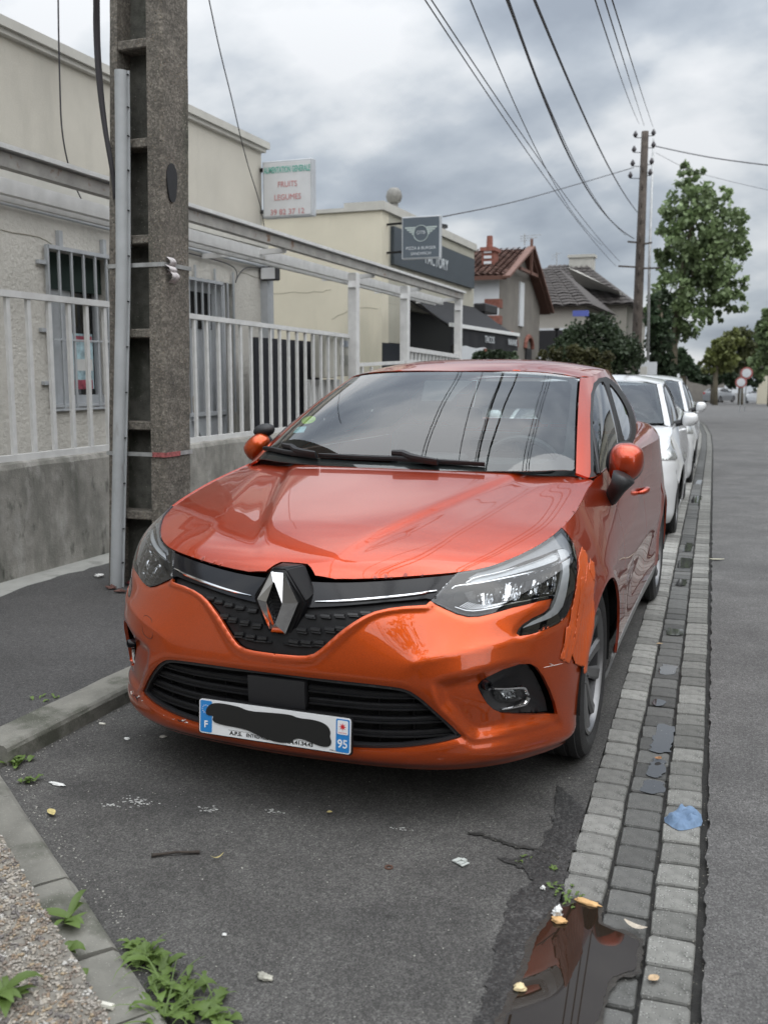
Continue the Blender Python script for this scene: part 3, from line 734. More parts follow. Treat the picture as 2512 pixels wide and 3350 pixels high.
    pn('windscreen_border', GH, ring, h=.03, material=M_satin, mirror='merge', gap=.001, lip=0, off=-.004)
    # windows
    W_ = lambda u, v: (1834+u*.712, 1145+v*.712)
    bw = (gs(3.25), gs(9.2), 0, GT); tg = lambda P: trace(W_, P, GH, bw)
    win_f = tg([(153,606),(148,480),(145,330),(148,215),(160,170),(182,146),(198,146),(222,212),(247,300),(264,385),(276,460),(268,505),(215,568)])
    win_r = tg([(216,148),(240,172),(274,218),(303,272),(319,322),(324,368),(316,405),(296,420),(285,400),(268,330),(243,240)])
    bo_ = tg([(141,640),(137,560),(135,420),(134,300),(138,200),(150,152),(172,130),(208,124),(245,147),(285,195),(322,262),(341,325),(347,372),(338,412),(320,440)])
    band = np.concatenate([bo_, [[bo_[-1][0]-.05, .012], [gv(2.4, 1.0)[0], .006], [gv(1.7, .99)[0], .004], [bo_[0][0]+.01, .004]]])
    Wf, Wr = smooth_poly(win_f, 1), smooth_poly(win_r, 1)
    pn('side_window', GH, Wf, h=.04, material=G_side, mirror='both', gap=.001, lip=.003, off=-.004)
    pn('side_window', GH, Wr, h=.04, material=G_side, mirror='both', gap=.001, lip=.003, off=-.004)
    pn('window_frame', GH, band, [Wf, Wr], h=.025, material=M_satin, mirror='both', gap=.0, lip=.006, off=.001)
    pill = [(sP, .0), (sP, GT)]+[(x_, GT) for x_ in np.linspace(sP+.02, gs(9.3), 30)]+[tuple(gv(3.45, 1.10)), (gs(8.6), 0)]
    pn('side_frame', GH, np.array(pill), [band], h=.02, material=PM, mirror='both', gap=.0006, lip=.010)
    s9 = gs(8.62); tail = [(s9, 0), (GH.box[1], 0), (GH.box[1], GT), (gs(9.32), GT), tuple(gv(3.45, 1.10))]
    tw = [(gs(10.0), .05), (GH.box[1]+.0, .05), (GH.box[1], GT-.03), (gs(9.9), GT-.03)]
    pn('tailgate', GH, np.array([(s9, 0), (gs(9.9), 0), (gs(9.9), GT), (gs(9.32), GT), tuple(gv(3.45, 1.10))]), h=.05, material=PM, mirror='both', gap=.0005)
    pn('rear_window', GH, np.array([(gs(9.91), .012), (GH.box[1], .012), (GH.box[1], GT-.012), (gs(9.91), GT-.012)]), h=.08, material=G_side, mirror='both', gap=0, lip=0)
    # ---- shoulder between the doors and the glasshouse
    ub = np.interp(np.linspace(0, 1, 90), [0, .2, .45, .65, .8, .9, 1], [11, 12, 13, 14, 15, 16.5, 18]); ug = np.interp(np.linspace(0, 1, 90), [0, .2, .45, .65, .8, .9, 1], [5, 6, 7, 8, 9, 10, 11])
    a_ = BELT.raw(ub, np.full(90, 8.0)); b_ = GH.raw(ug, np.zeros(90)); V = []; Fc = []
    for p_, q_ in zip(a_, b_):
        for t_ in np.linspace(0, 1, 7): r_ = p_+(q_-p_)*t_; r_ = r_+np.array([.10*abs(q_[0]-p_[0]), 0, .22*abs(p_[0]-q_[0])])*4*t_*(1-t_); V.append(r_+[0, 0, -.002])
    for i in range(89):
        for j in range(6): k = i*7+j; Fc.append((k, k+7, k+8, k+1))
    for sg in (1, -1): fix_normals(mobj('shoulder', [(sg*p[0], p[1], p[2]) for p in V], Fc, PM, root, True))
    # ---- wheels, arches, underside
    for y in (.83, 3.413):
        for sg in (-1, 1): wheel(root, sg*.752, y, side=sg, turn=(.25 if y < 1 else .9), rr=.222)
    lin = MB()
    def arc_shell(x0, yc, sg):
        v = []; f = []; A = np.radians(np.arange(-9, 190, 9))
        for a in A:
            c, s = yc+.343*math.cos(a), .31+.343*math.sin(a); v += [(x0-sg*.10, c, s), (x0+sg*.255, c, s)]
        n_ = len(A); k = len(v); v += [(x0-sg*.10, yc, .31)]
        for i in range(n_-1): f += [(2*i, 2*i+1, 2*i+3, 2*i+2), (2*i, 2*i+2, k)]
        return v, f
    for y in (.83, 3.413):
        for sg in (-1, 1):
            M = Matrix.Translation((sg*.60, y, .31)) @ Matrix.Rotation(math.pi/2*sg, 4, 'Y')
            lin = MB(); lin.add(*arc_shell(sg*.60, y, sg)); lin.build('arch_liner', M_dark, root)
    und = MB(); und.box((-.56, .16, .19), (.56, 3.9, .30)).box((-.80, 1.22, .20), (.80, 3.0, .26)).box((-.50, .20, .26), (.50, .95, .70))
    und.box((-.55, 3.4, .3), (.55, 3.95, .95)); und.build('underbody', M_dark, root)
    # ---- interior
    it = MB(); it.box((-.70, 1.20, .30), (.70, 3.2, .36)); it.build('cabin_floor', M_dark, root)
    dsh = MB()
    for a, b in (((-.69, 1.16, .80), (.69, 1.62, .955)),): dsh.box(a, b, bev=.05)
    dsh.box((.18, 1.40, .93), (.56, 1.64, 1.0), bev=.03); dsh.box((-.16, 1.50, .86), (.14, 1.68, 1.01), bev=.02)
    dsh.build('dashboard', M_dash, root, sharp=40)
    for x in (-.36, .36):
        s = MB(); s.box((x-.23, 2.02, .40), (x+.23, 2.52, .56), bev=.05)
        Mb = Matrix.Translation((x, 2.50, .52)) @ Matrix.Rotation(math.radians(-14), 4, 'X'); s.box((-.23, -.06, 0), (.23, .07, .58), M=Mb, bev=.055)
        s.box((-.135, -.04, .60), (.135, .055, .79), M=Mb, bev=.045); s.bar(Mb @ Vector((-.05, 0, .56)), Mb @ Vector((-.05, 0, .64)), .014); s.bar(Mb @ Vector((.05, 0, .56)), Mb @ Vector((.05, 0, .64)), .014)
        s.build('seat', M_seat, root, sharp=40)
    s = MB(); s.box((-.62, 2.95, .40), (.62, 3.35, .58), bev=.05)
    Mb = Matrix.Translation((0, 3.36, .52)) @ Matrix.Rotation(math.radians(-16), 4, 'X'); s.box((-.62, -.06, 0), (.62, .06, .50), M=Mb, bev=.05)
    for x in (-.42, .42): s.box((x-.12, -.04, .52), (x+.12, .04, .66), M=Mb, bev=.03)
    s.build('rear_bench', M_seat, root, sharp=40)
    st = MB(); C = Vector((.36, 1.80, .915)); ax = Matrix.Rotation(math.radians(-66), 4, 'X')
    ring = [C+ax.to_3x3() @ Vector((.180*math.cos(a), .180*math.sin(a), 0)) for a in np.linspace(0, 2*math.pi, 37)]
    st.tube(ring, .016, 8, cap=False)
    for a in (0, math.pi, -math.pi/2): st.bar(C, C+ax.to_3x3() @ Vector((.17*math.cos(a), .17*math.sin(a), 0)), .035, .014)
    st.box((-.06, -.05, -.02), (.06, .05, .02), M=Matrix.Translation(C) @ ax, bev=.015); st.bar(C, C+Vector((0, -.25, -.08)), .05)
    st.build('steering_wheel', M_dash, root, sharp=40)
    # inner roof and pillars so that the cabin reads dark
    return root
# ------------------------------------------------------------------ the orange car
def inset(poly, d):
    p = np.array(poly); a = np.roll(p, 1, 0); b = np.roll(p, -1, 0); t = b-a; n = np.c_[-t[:, 1], t[:, 0]]; n /= np.maximum(np.linalg.norm(n, axis=1), 1e-9)[:, None]
    x, y = p[:, 0], p[:, 1]; area = (x*np.roll(y, -1)-np.roll(x, -1)*y).sum()
    return p+n*d*(1 if area > 0 else -1)
car = empty('orange_hatchback', (0, 0, 0), 0, 'bright orange five-door hatchback parked nose-on in the bay, front corner patched with orange tape', 'car')
hatchback(car, P_OR, True)
BXL = (-1.0, 1.6, 0, TT)
def tr(fn, pts, box=BX, sf=BELT): return trace(fn, pts, sf, box)

# headlamps
lens = panel('headlight', BELT, lampD, h=.012, material=G_lamp, mirror='both', parent=car, gap=.0015, lip=.004)
def both_on(lenses, name, fn):
    """build a part once per side: fn(sign, parent)"""
    for i, L in enumerate(lenses): fn(1 if i == 0 else -1, L)
LS = OffSurf(BELT, -.014)
def trl(fn, pts): return trace(fn, pts, LS, BX)
def on_lamp(name, poly, material, off, h=.01, lip=.0, disp=None, smooth=True):
    V = panel(name, BELT, poly, h=h, material=material, mirror='both', off=off, gap=0, lip=lip, disp=disp, parent=car)
    for o, L in zip(V, lens): o.parent = L
    return V
def rib_lamp(name, line, w, hg, material, off):
    V = ribbon(name, BELT, line, w, hg, material, car, off=off)
    for o, L in zip(V, lens): o.parent = L
    return V
li = inset(lampD, .009)
ringp = panel('lamp_rim', BELT, lampD, [li], h=.01, material=M_gloss, mirror='both', off=-.003, gap=.0, lip=.045, parent=car)
for o, L in zip(ringp, lens): o.parent = L
on_lamp('lamp_bowl', inset(lampD, .002), M_dark, -.050, lip=0)
on_lamp('sky_grey_bezel', trl(D_, [(500,672),(602,608),(822,500),(1052,374),(1202,292),(1325,222),(1390,280),(1432,352),(1445,440),(1400,455),(1350,400),(1290,412),(1000,520),(760,615),(560,660),(520,684)]), M_lampgrey, -.012, h=.012)
on_lamp('brow_panel', trl(D_, [(480,722),(560,668),(760,632),(1000,556),(1270,446),(1310,452),(1318,490),(1290,510),(1100,575),(800,655),(560,705)]), M_drl, -.016, h=.012)
on_lamp('light_guide', trl(D_, [(1345,410),(1395,428),(1412,480),(1402,560),(1396,700),(1372,830),(1345,920),(1300,985),(1240,1025),(1130,1068),(985,1120),(995,1092),(1090,1045),(1195,993),(1250,945),(1288,860),(1322,740),(1345,560),(1330,505),(1300,420)]), M_drl, -.010, h=.010, lip=.012)
rib_lamp('trim_line', smooth_poly(trl(D_, [(352,770),(385,742),(560,722),(800,678),(1100,612),(1300,545),(1410,480)]), 1, False), [.004, .007, .007, .008], .005, M_chr, -.013)
rib_lamp('trim_line', smooth_poly(trl(D_, [(480,716),(560,666),(760,628),(1000,552),(1180,486),(1270,442),(1308,448),(1318,488)]), 1, False), .0035, .004, M_chr, -.011)
rib_lamp('trim_line', smooth_poly(trl(D_, [(378,932),(500,972),(650,955),(900,893),(1150,845),(1280,822)]), 1, False), [.003, .006, .005, .004], .006, M_chr, -.014)
for quad, k in (([(590,790),(735,752),(745,900),(650,905)], 1), ([(815,715),(1020,685),(1000,850),(790,870)], 2), ([(1110,665),(1335,590),(1305,795),(1050,825)], 3)):
    on_lamp('reflector', trl(D_, quad), M_chr2, -.040, h=.006, disp=lambda st: -.012*np.sin(st[:, 0]*190)*np.cos(st[:, 1]*60))
for q in ([(470,790),(560,770),(600,900),(520,880)], [(745,750),(800,738),(780,870),(752,890)], [(1030,690),(1085,675),(1040,830),(1010,845)], [(1180,640),(1215,630),(1200,800),(1160,808)], [(1255,610),(1275,605),(1262,795),(1235,798)]):
    on_lamp('lamp_fin', trl(D_, q), M_gloss, -.022, h=.01, lip=.018)
for q in ([(850,700),(905,692),(880,862),(830,868)], [(1100,672),(1120,668),(1085,820),(1062,824)], [(1300,600),(1318,596),(1300,790),(1282,794)], [(620,800),(650,790),(660,900),(640,902)]):
    on_lamp('lamp_fin', trl(D_, q), M_chr, -.024, h=.01, lip=.010)
fa = resample(trl(D_, [(425,928),(500,955),(640,942),(780,910),(900,880)]), .0095, False); fb = resample(trl(D_, [(500,885),(580,905),(700,908),(800,890),(915,870)]), .0095, False)
nf = min(len(fa), len(fb), 16)
for k in range(nf):
    rib_lamp('lamp_rib', np.array([fa[k], fb[min(k, len(fb)-1)]]), .0022, .004, M_chr, -.016)

# upper grille
M_chip = mat('grille_chip_black', (.018, .018, .019), rough=.34, spec=.5)
VGp = np.concatenate([smooth_poly(VG[:12], 1, False), VG[12:]])
lowtop = lambda P: np.c_[P[:, 0], np.minimum(P[:, 1], TT-.007)]
panel('grille_back', BELT, lowtop(VGp), h=.012, material=M_blk, mirror='merge', off=-.018, gap=0, lip=-.016, parent=car)
bandlow = tr(K_, [(560,655),(700,648),(1000,628),(1300,600),(1640,570)]); bandlow2 = tr(D_, [(170,858)])
band = np.concatenate([[[0, bandlow[0][1]]], bandlow, bandlow2, lampD[:1]+[-.001, .001], lampD[1:3], [[0, TT]]])
panel('grille_band', BELT, lowtop(band), h=.012, material=M_gloss, mirror='merge', off=-.003, gap=.001, lip=.014, parent=car)
chl = smooth_poly(np.concatenate([tr(K_, [(640,604),(820,600),(1200,572),(1640,524)]), tr(D_, [(100,797),(215,783)])]), 1, False)
ribbon('chrome_strip', BELT, chl, [.002, .008, .009, .009, .008, .004], .006, M_chr, car, off=-.002)
def outer_mask(p): return inside(VGp, np.array([p]))[0]
for row in ([(585,728),(722,726),(850,722),(975,712),(1090,695)], [(505,858),(632,856),(762,853),(862,838)], [(432,968),(545,973),(665,975)]):
    for c in tr(K_, row):
        for dt, wd, hg, of in ((0, .013, .011, -.017), (-.0085, .0075, .009, -.017)):
            ln = np.array([c+[-.0155, dt+.0008], c+[.0155, dt-.0008]]) if dt == 0 else np.array([c+[-.0125, dt], c+[.0185, dt-.0016]])
            ribbon('grille_chip', BELT, ln, wd, hg, M_chip, car, off=of)
ribbon('grille_rung', BELT, np.array([c_ for c_ in tr(K_, [(340,985),(500,1010),(640,1005)])]), .006, .006, M_blk, car, off=-.016)
# emblem on its housing
hs = MB()
ring0 = [(-.024, .774), (.024, .774), (.088, .679), (.036, .556), (-.036, .556), (-.088, .679)]
ring1 = [(-.040, .774), (.040, .774), (.102, .698), (.048, .540), (-.048, .540), (-.102, .698)]
v = [(x, .018, z) for x, z in ring0]+[(x, .028, z) for x, z in [(a*1.06, (b-.68)*1.05+.68) for a, b in ring0]]+[(x, (.116 if z > .75 else .075 if z > .6 else .05), z) for x, z in ring1]
f = [(5,4,3,2,1,0)]+[(i, (i+1) % 6, 6+(i+1) % 6, 6+i) for i in range(6)]+[(6+i, 6+(i+1) % 6, 12+(i+1) % 6, 12+i) for i in range(6)]
hs.add(v, f); eh = hs.build('emblem_housing', mat('housing_black', (.005, .005, .006), rough=.32, spec=.22), car); fix_normals(eh)
bm = bmesh.new(); bm.from_mesh(eh.data); bmesh.ops.bevel(bm, geom=list(bm.edges), offset=.006, segments=3, affect='EDGES', clamp_overlap=True); bm.to_mesh(eh.data); bm.free(); eh.data.polygons.foreach_set('use_smooth', [True]*len(eh.data.polygons)); eh.data.set_sharp_from_angle(angle=math.radians(50))
em = MB()
O6 = [(-.021, .768), (.021, .768), (.071, .677), (.026, .574), (-.026, .574), (-.071, .677)]
mid6 = [(-.002, .741), (.002, .741), (.027, .677), (.002, .610), (-.002, .610), (-.027, .677)]
I6 = [(0, .735), (0.0005, .735), (.0215, .677), (.0005, .616), (0, .616), (-.0215, .677)]
v = [(x, .018, z) for x, z in O6]+[(x*.985, .006, (z-.67)*.985+.67) for x, z in O6]+[(x, -.016, z) for x, z in mid6]+[(x, .008, z) for x, z in I6]+[(x, .018, z) for x, z in I6]
f = []
for k in range(4): f += [(k*6+i, k*6+(i+1) % 6, k*6+6+(i+1) % 6, k*6+6+i) for i in range(6)]
em.add(v, f); eo = em.build('emblem', M_chr, car); fix_normals(eo)
bk = MB(); bk.box((-.03, .013, .61), (.03, .016, .742))
for z in np.arange(.62, .735, .011): bk.box((-.026, .009, z), (.026, .012, z+.004))
bk.build('emblem_core', M_blk, eo)

# lower grille
panel('lower_grille', BELT, LG, h=.02, material=M_dark, mirror='merge', off=-.060, gap=0, lip=-.058, parent=car)
frame_in = inset(LG, .010); frame_in[0, 0] = 0; frame_in[-1, 0] = 0
fr = np.concatenate([LG[:-1], LG[-1:], frame_in[::-1]])
panel('lower_grille_frame', BELT, fr, h=.012, material=M_satin, mirror='merge', off=-.012, gap=0, lip=.02, parent=car)
def s_limit(t):
    q = LG; m = 0
    for a, b in zip(q, np.roll(q, -1, 0)):
        if (a[1]-t)*(b[1]-t) < 0: m = max(m, a[0]+(b[0]-a[0])*(t-a[1])/(b[1]-a[1]))
    return m
for zz, s0 in ((.412, .105), (.372, .105), (.330, .0), (.288, .0)):
    t = BELT.tT[np.argmin(np.abs(BELT.raw(np.zeros(len(BELT.vT)), BELT.vT)[:, 2]-zz))]; sm = s_limit(t)-.012
    line = np.array([(s_, t+.012*max(0, (s_-.25)/.3)**2) for s_ in np.linspace(s0, sm, 16)])
    ribbon('grille_slat', BELT, line, .016, .012, M_blk, car, off=-.040)
    ribbon('grille_slat', BELT, line-[0, .009], .006, .010, M_blk, car, off=-.032)
for s_ in (.20, .33, .44):
    t0, t1 = LG[:, 1].min()+.02, BELT.tT[np.argmin(np.abs(BELT.raw(np.zeros(len(BELT.vT)), BELT.vT)[:, 2]-.425))]
    ribbon('grille_fin', BELT, np.array([(s_, t0), (s_, t1-.01)]), .004, .016, M_blk, car, off=-.055)
ta, tb = [BELT.tT[np.argmin(np.abs(BELT.raw(np.zeros(len(BELT.vT)), BELT.vT)[:, 2]-zz))] for zz in (.346, .436)]
panel('sensor_panel', BELT, np.array([(0, ta), (.098, ta), (.098, tb), (0, tb)]), h=.02, material=M_satin, mirror='merge', off=-.010, gap=0, lip=.03, parent=car)

# fog lamp pockets
fp = panel('fog_pocket', BELT, FOG, h=.012, material=M_satin, mirror='both', off=-.040, gap=0, lip=-.040, parent=car, disp=lambda st: -.03*np.clip(segdist(st, FOG)/.06, 0, 1)+.025*np.clip((FOG[:, 0].max()-st[:, 0])/.2-.55, 0, 1))
FS = OffSurf(BELT, -.036)
def trf(pts): return trace(E_, pts, FS, BX)
def on_fog(objs):
    for o, L in zip(objs, fp): o.parent = L
on_fog(ribbon('chrome_bracket', BELT, smooth_poly(trf([(445,690),(560,690),(690,680),(722,690),(738,735),(750,745)]), 1, False), [.008, .008, .012, .010], .010, M_chr, car, off=-.034))
on_fog(ribbon('chrome_bracket', BELT, smooth_poly(trf([(498,878),(600,862),(700,838),(735,820),(752,770)]), 1, False), [.005, .006, .011, .016], .010, M_chr, car, off=-.034))
on_fog(panel('fog_lens', BELT, smooth_poly(trf([(548,715),(640,712),(672,745),(665,790),(560,800),(540,760)]), 2), h=.008, material=M_chr2, mirror='both', off=-.046, gap=0, lip=.004, parent=car, disp=lambda st: .006*np.sin(st[:, 0]*420)))
on_fog(panel('fog_cover', BELT, smooth_poly(trf([(450,705),(690,700),(715,750),(700,805),(560,822),(455,800)]), 1), h=.010, material=G_lamp, mirror='both', off=-.036, gap=0, lip=.012, parent=car))
cs = tr(E_, [(403,675)])[0]; P0 = BELT.ev(cs)[0]; n0 = normals(BELT, cs[None])[0]
for i, L in enumerate(fp):
    sg = 1 if i == 0 else -1
    P = Vector((sg*P0[0], P0[1], P0[2])); n = Vector((sg*n0[0], n0[1], n0[2])); Mx = Matrix.Translation(P) @ n.to_track_quat('Z', 'Y').to_matrix().to_4x4()
    b = MB(); b.lathe([(.008, -.012), (.009, .002), (.013, .004), (.015, -.002), (.016, -.03)], 20, Mx); b.lathe([(0, -.008), (.0085, -.008)], 20, Mx); b.build('sensor', M_gloss, L, sharp=40)

# number plate (the characters are covered by a black smear, as in the photograph)
M_pw = mat('plate_white', (.78, .79, .80), rough=.30, coat=.3, var=.04, vscale=12); M_pb = mat('plate_blue', (.02, .22, .58), rough=.3, coat=.3)
M_ink = mat('plate_ink', (.012, .012, .012), rough=.5); M_red = mat('badge_red', (.62, .03, .04), rough=.4); M_lb = mat('print_white', (.80, .82, .84), rough=.5)
PM_ = Matrix.Translation((.002, -.038, .294)) @ Matrix.Rotation(math.radians(90-3.2), 4, 'X')
def rr_poly(x0, y0, x1, y1, r, n=5):
    o = []
    for cx, cy, a0 in ((x1-r, y1-r, 0), (x0+r, y1-r, 90), (x0+r, y0+r, 180), (x1-r, y0+r, 270)):
        for k in range(n+1): a = math.radians(a0+90*k/n); o.append((cx+r*math.cos(a), cy+r*math.sin(a)))
    return o
def at_plate(zo): return PM_ @ Matrix.Translation((0, 0, zo))
pl = MB(); pl.prism(rr_poly(-.26, -.055, .26, .055, .010), at_plate(0), .003); plate = pl.build('number_plate', M_pw, car, sharp=30)
pbk = MB(); pbk.prism(rr_poly(-.264, -.059, .264, .059, .010), at_plate(-.008), .008); pbk.build('plate_holder', M_blk, plate, sharp=30)
for x0, x1 in ((-.256, -.214), (.212, .256)):
    q = MB(); q.prism(rr_poly(x0, -.051, x1, .051, .005), at_plate(.0032), .0006); q.build('blue_band', M_pb, plate)
q = MB(); q.prism(rr_poly(.2165, .004, .2515, .047, .004), at_plate(.0040), .0006); q.build('badge_panel', M_lb, plate)
q = MB(); sp_ = [((.0125 if k % 2 == 0 else .0048)*math.sin(math.pi*k/8), (.0125 if k % 2 == 0 else .0048)*math.cos(math.pi*k/8)) for k in range(16)][::-1]
q.prism(sp_, at_plate(.0048) @ Matrix.Translation((.234, .028, 0)), .0005); q.build('badge_star', M_red, plate)
text_obj('print', 'île de France', .0050, at_plate(.0050) @ Matrix.Translation((.234, .0095, 0)), M_red, plate, .0002)
text_obj('print', '95', .036, at_plate(.0042) @ Matrix.Translation((.234, -.026, 0)), M_lb, plate, .0003, sx=.95, offset=.0006)
text_obj('print', 'F', .030, at_plate(.0042) @ Matrix.Translation((-.2355, -.026, 0)), M_lb, plate, .0003, offset=.0008)
for k in range(12):
    a = 2*math.pi*k/12; q = MB(); s5 = [((.0022 if j % 2 == 0 else .0009)*math.sin(math.pi*j/5), (.0022 if j % 2 == 0 else .0009)*math.cos(math.pi*j/5)) for j in range(10)][::-1]
    q.prism(s5, at_plate(.0042) @ Matrix.Translation((-.2355+.0125*math.cos(a), .024+.0125*math.sin(a), 0)), .0003); q.build('star', M_lb, plate)
q = MB(); q.prism([(-.155, -.0335), (.155, -.0335), (.155, -.0328), (-.155, -.0328)], at_plate(.0034), .0003); q.build('print_rule', M_ink, plate)
text_obj('print', 'A.P.S.', .0165, at_plate(.0036) @ Matrix.Translation((-.128, -.0425, 0)), M_ink, plate, .0003, sx=1.15, offset=.0005)
text_obj('print', 'ENTREPRISE', .0150, at_plate(.0036) @ Matrix.Translation((-.053, -.0425, 0)), M_ink, plate, .0003, sx=.98, offset=.0003)
text_obj('print', '\u260e', .013, at_plate(.0036) @ Matrix.Translation((.006, -.0425, 0)), M_ink, plate, .0003)
text_obj('print', '01.34.41.34.43', .0165, at_plate(.0036) @ Matrix.Translation((.085, -.0425, 0)), M_ink, plate, .0003, sx=1.08, offset=.0005)
text_obj('print', 'TPPR 2121', .0055, at_plate(.0036) @ Matrix.Translation((.205, -.049, 0)), M_ink, plate, .0002)
def blob(pts, it=3): return [tuple(p) for p in smooth_poly(pts, it)]
q = MB()
smear = blob([(-.238,.004),(-.232,.032),(-.205,.050),(-.12,.047),(-.085,.036),(-.02,.040),(.06,.044),(.085,.036),(.14,.038),(.180,.030),(.196,.010),(.192,-.010),(.200,-.022),(.192,-.040),(.16,-.042),(.10,-.026),(.075,-.030),(.060,-.045),(.02,-.050),(-.03,-.042),(-.07,-.030),(-.10,-.022),(-.19,-.020),(-.214,-.010),(-.205,.006)])
n = len(smear); vv = [at_plate(.0058) @ Vector((x, y, 0)) for x, y in smear]+[at_plate(.0044) @ Vector((x, y, 0)) for x, y in smear]
from mathutils.geometry import tessellate_polygon
tri = tessellate_polygon([[Vector((x, y, 0)) for x, y in smear]])
q.add(vv, [tuple(t) for t in tri]+[(i, (i+1) % n, n+(i+1) % n, n+i) for i in range(n)]); so = q.build('black_smear', M_ink, plate); fix_normals(so)

# door mirrors
C = hit(1350.0, 999.0, y=1.40)
Mm = Matrix.Translation(C) @ Matrix.Rotation(math.radians(12), 4, 'Z') @ Matrix.Diagonal((.66, 1, 1.0, 1)) 
mc = mirror_cap(car, Mm, P_OR)
foot = MB(); fb0 = Vector(BELT.ev(locate(BELT, [(1995, 1632)], (0, 4, 0, TT))[0])[0]); yb0 = fb0.y; a = fb0; b = Vector(hit(1334, 1052, y=yb0-.05)); b2 = Vector(hit(1347, 1030, y=yb0-.06))
foot.tube([a+Vector((-.03, .01, -.01)), a, b, b2], [.030, .030, .034, .048], 10); foot.build('mirror_foot', M_satin, mc, smooth=True)
C = Vector(hit(558, 965, y=1.48)); Mm = Matrix.Translation(C) @ Matrix.Rotation(math.radians(-38), 4, 'Y') @ Matrix.Diagonal((.66, .9, .66, 1))
ml = mirror_cap(car, Mm, P_BU); tag(ml, 'broken door mirror hanging down, its black inner shell turned up')
C2 = Vector(hit(571, 930, y=1.50)); bm = bmesh.new(); bmesh.ops.create_uvsphere(bm, u_segments=24, v_segments=16, radius=1)
for v_ in bm.verts: v_.co = Vector((math.copysign(abs(v_.co.x)**.85, v_.co.x)*.052, v_.co.y*.045, v_.co.z*.032))
bm.transform(Matrix.Translation(C2) @ Matrix.Rotation(math.radians(-12), 4, 'Y')); me = bpy.data.meshes.new('mirror_housing'); bm.to_mesh(me); bm.free(); me.polygons.foreach_set('use_smooth', [True]*len(me.polygons)); me.materials.append(M_satin)
o = bpy.data.objects.new('mirror_housing', me); COL.objects.link(o); o.parent = ml
fb = MB(); fb.tube([C+Vector((.02, 0, .0)), C+Vector((.10, .03, -.03)), C+Vector((.14, .05, -.05))], .028, 8); fb.build('mirror_foot', M_satin, ml, smooth=True)

# wipers and cowl
BG = (-1.1, 1.2, 0, GH.box[3])
def gt_(pts): return locate(GH, [C3_(*p) for p in pts], BG)
def gribbon(name, pts, w, hg, material, parent, off): 
    v, f = strip(GH, gt_(pts), w, hg, off); return mobj(name, v, f, material, parent)
wp = gribbon('wiper', [(410,480),(620,490),(760,494),(900,504),(1155,522)], [.008, .016, .018, .016, .006], .014, M_satin, car, .008)
gribbon('wiper_arm', [(742,482),(790,484),(830,500),(885,512),(945,522)], [.020, .026, .018, .014], .022, M_satin, wp, .016)
wp = gribbon('wiper', [(165,450),(270,466),(400,486)], [.010, .016, .010], .014, M_satin, car, .008)
gribbon('wiper_arm', [(255,448),(295,454),(310,468),(350,478),(400,487)], [.018, .026, .020, .014], .022, M_satin, wp, .016)
cw = MB(); cwv = []
for x in np.linspace(-.70, .70, 30):
    yh = 1.07+.17*(abs(x)/.7)**2.2
    cwv += [(x, yh-.03, HOOD.ev((abs(x), yh-.03))[0][2]-.022), (x, yh+.06, HOOD.ev((abs(x), yh+.03))[0][2]-.014)]
cw.add(cwv, [(2*i, 2*i+2, 2*i+3, 2*i+1) for i in range(29)]); cw.build('cowl', M_blk, car)
# windscreen stickers and sensor housing
def gpatch(name, pts, material, off, sm=0, h=.01, lip=0):
    P = gt_(pts); P = smooth_poly(P, sm) if sm else P
    x, y = P[:, 0], P[:, 1]
    if (x*np.roll(y, -1)-np.roll(x, -1)*y).sum() < 0: P = P[::-1]
    V, T = patch(P, (), h); Q = GH.ev(V)+normals(GH, V)*off; return mobj(name, Q, T, material, car, True)
M_yel = mat('sticker_green', (.42, .62, .10), rough=.5, var=.2, vscale=60); M_ltb = mat('sticker_blue', (.38, .62, .68), rough=.5, var=.2, vscale=80)
gpatch('sticker', [(358+33*math.cos(a)+0*math.sin(a), 307-6*math.cos(a)+17*math.sin(a)) for a in np.linspace(0, 2*math.pi, 20)[:-1]], M_yel, -.003)
gpatch('sticker', [(308,338),(350,336),(336,363),(286,367)], M_ltb, -.003)
gpatch('sensor_housing', [(884,112),(1102,112),(1040,160),(1000,204),(864,204)], M_dash, -.022)
im = MB(); c = Vector(GH.ev((-.02, GT-.14))[0])+Vector((0, .09, -.02)); im.box((c.x-.12, c.y-.01, c.z-.035), (c.x+.12, c.y+.02, c.z+.035), bev=.02); im.build('rear_view_mirror', M_blk, car, sharp=40)

# door handle
hs_ = locate(BELT, [(2093, 1607)], (0, 5, 0, TT))[0]; hP = BELT.ev(hs_)[0]
for y, nm in ((float(hP[1]), 'door_handle'),):
    for sg in (-1, 1):
        zh = float(hP[2]); h_ = MB(); pts = []
        for k in range(9):
            t = k/8; yy = y-.085+.17*t; p = BELT.ev(bz(yy, zh+.01*math.sin(t*3.1)))[0]; o_ = .040*math.sin(math.pi*min(1, max(0, t)))**.5
            pts.append((sg*(p[0]+o_-.004), p[1], p[2]))
        h_.tube(pts, [.006, .012, .014, .015, .015, .015, .014, .012, .006], 10); h_.build(nm, P_OR, car, smooth=True)

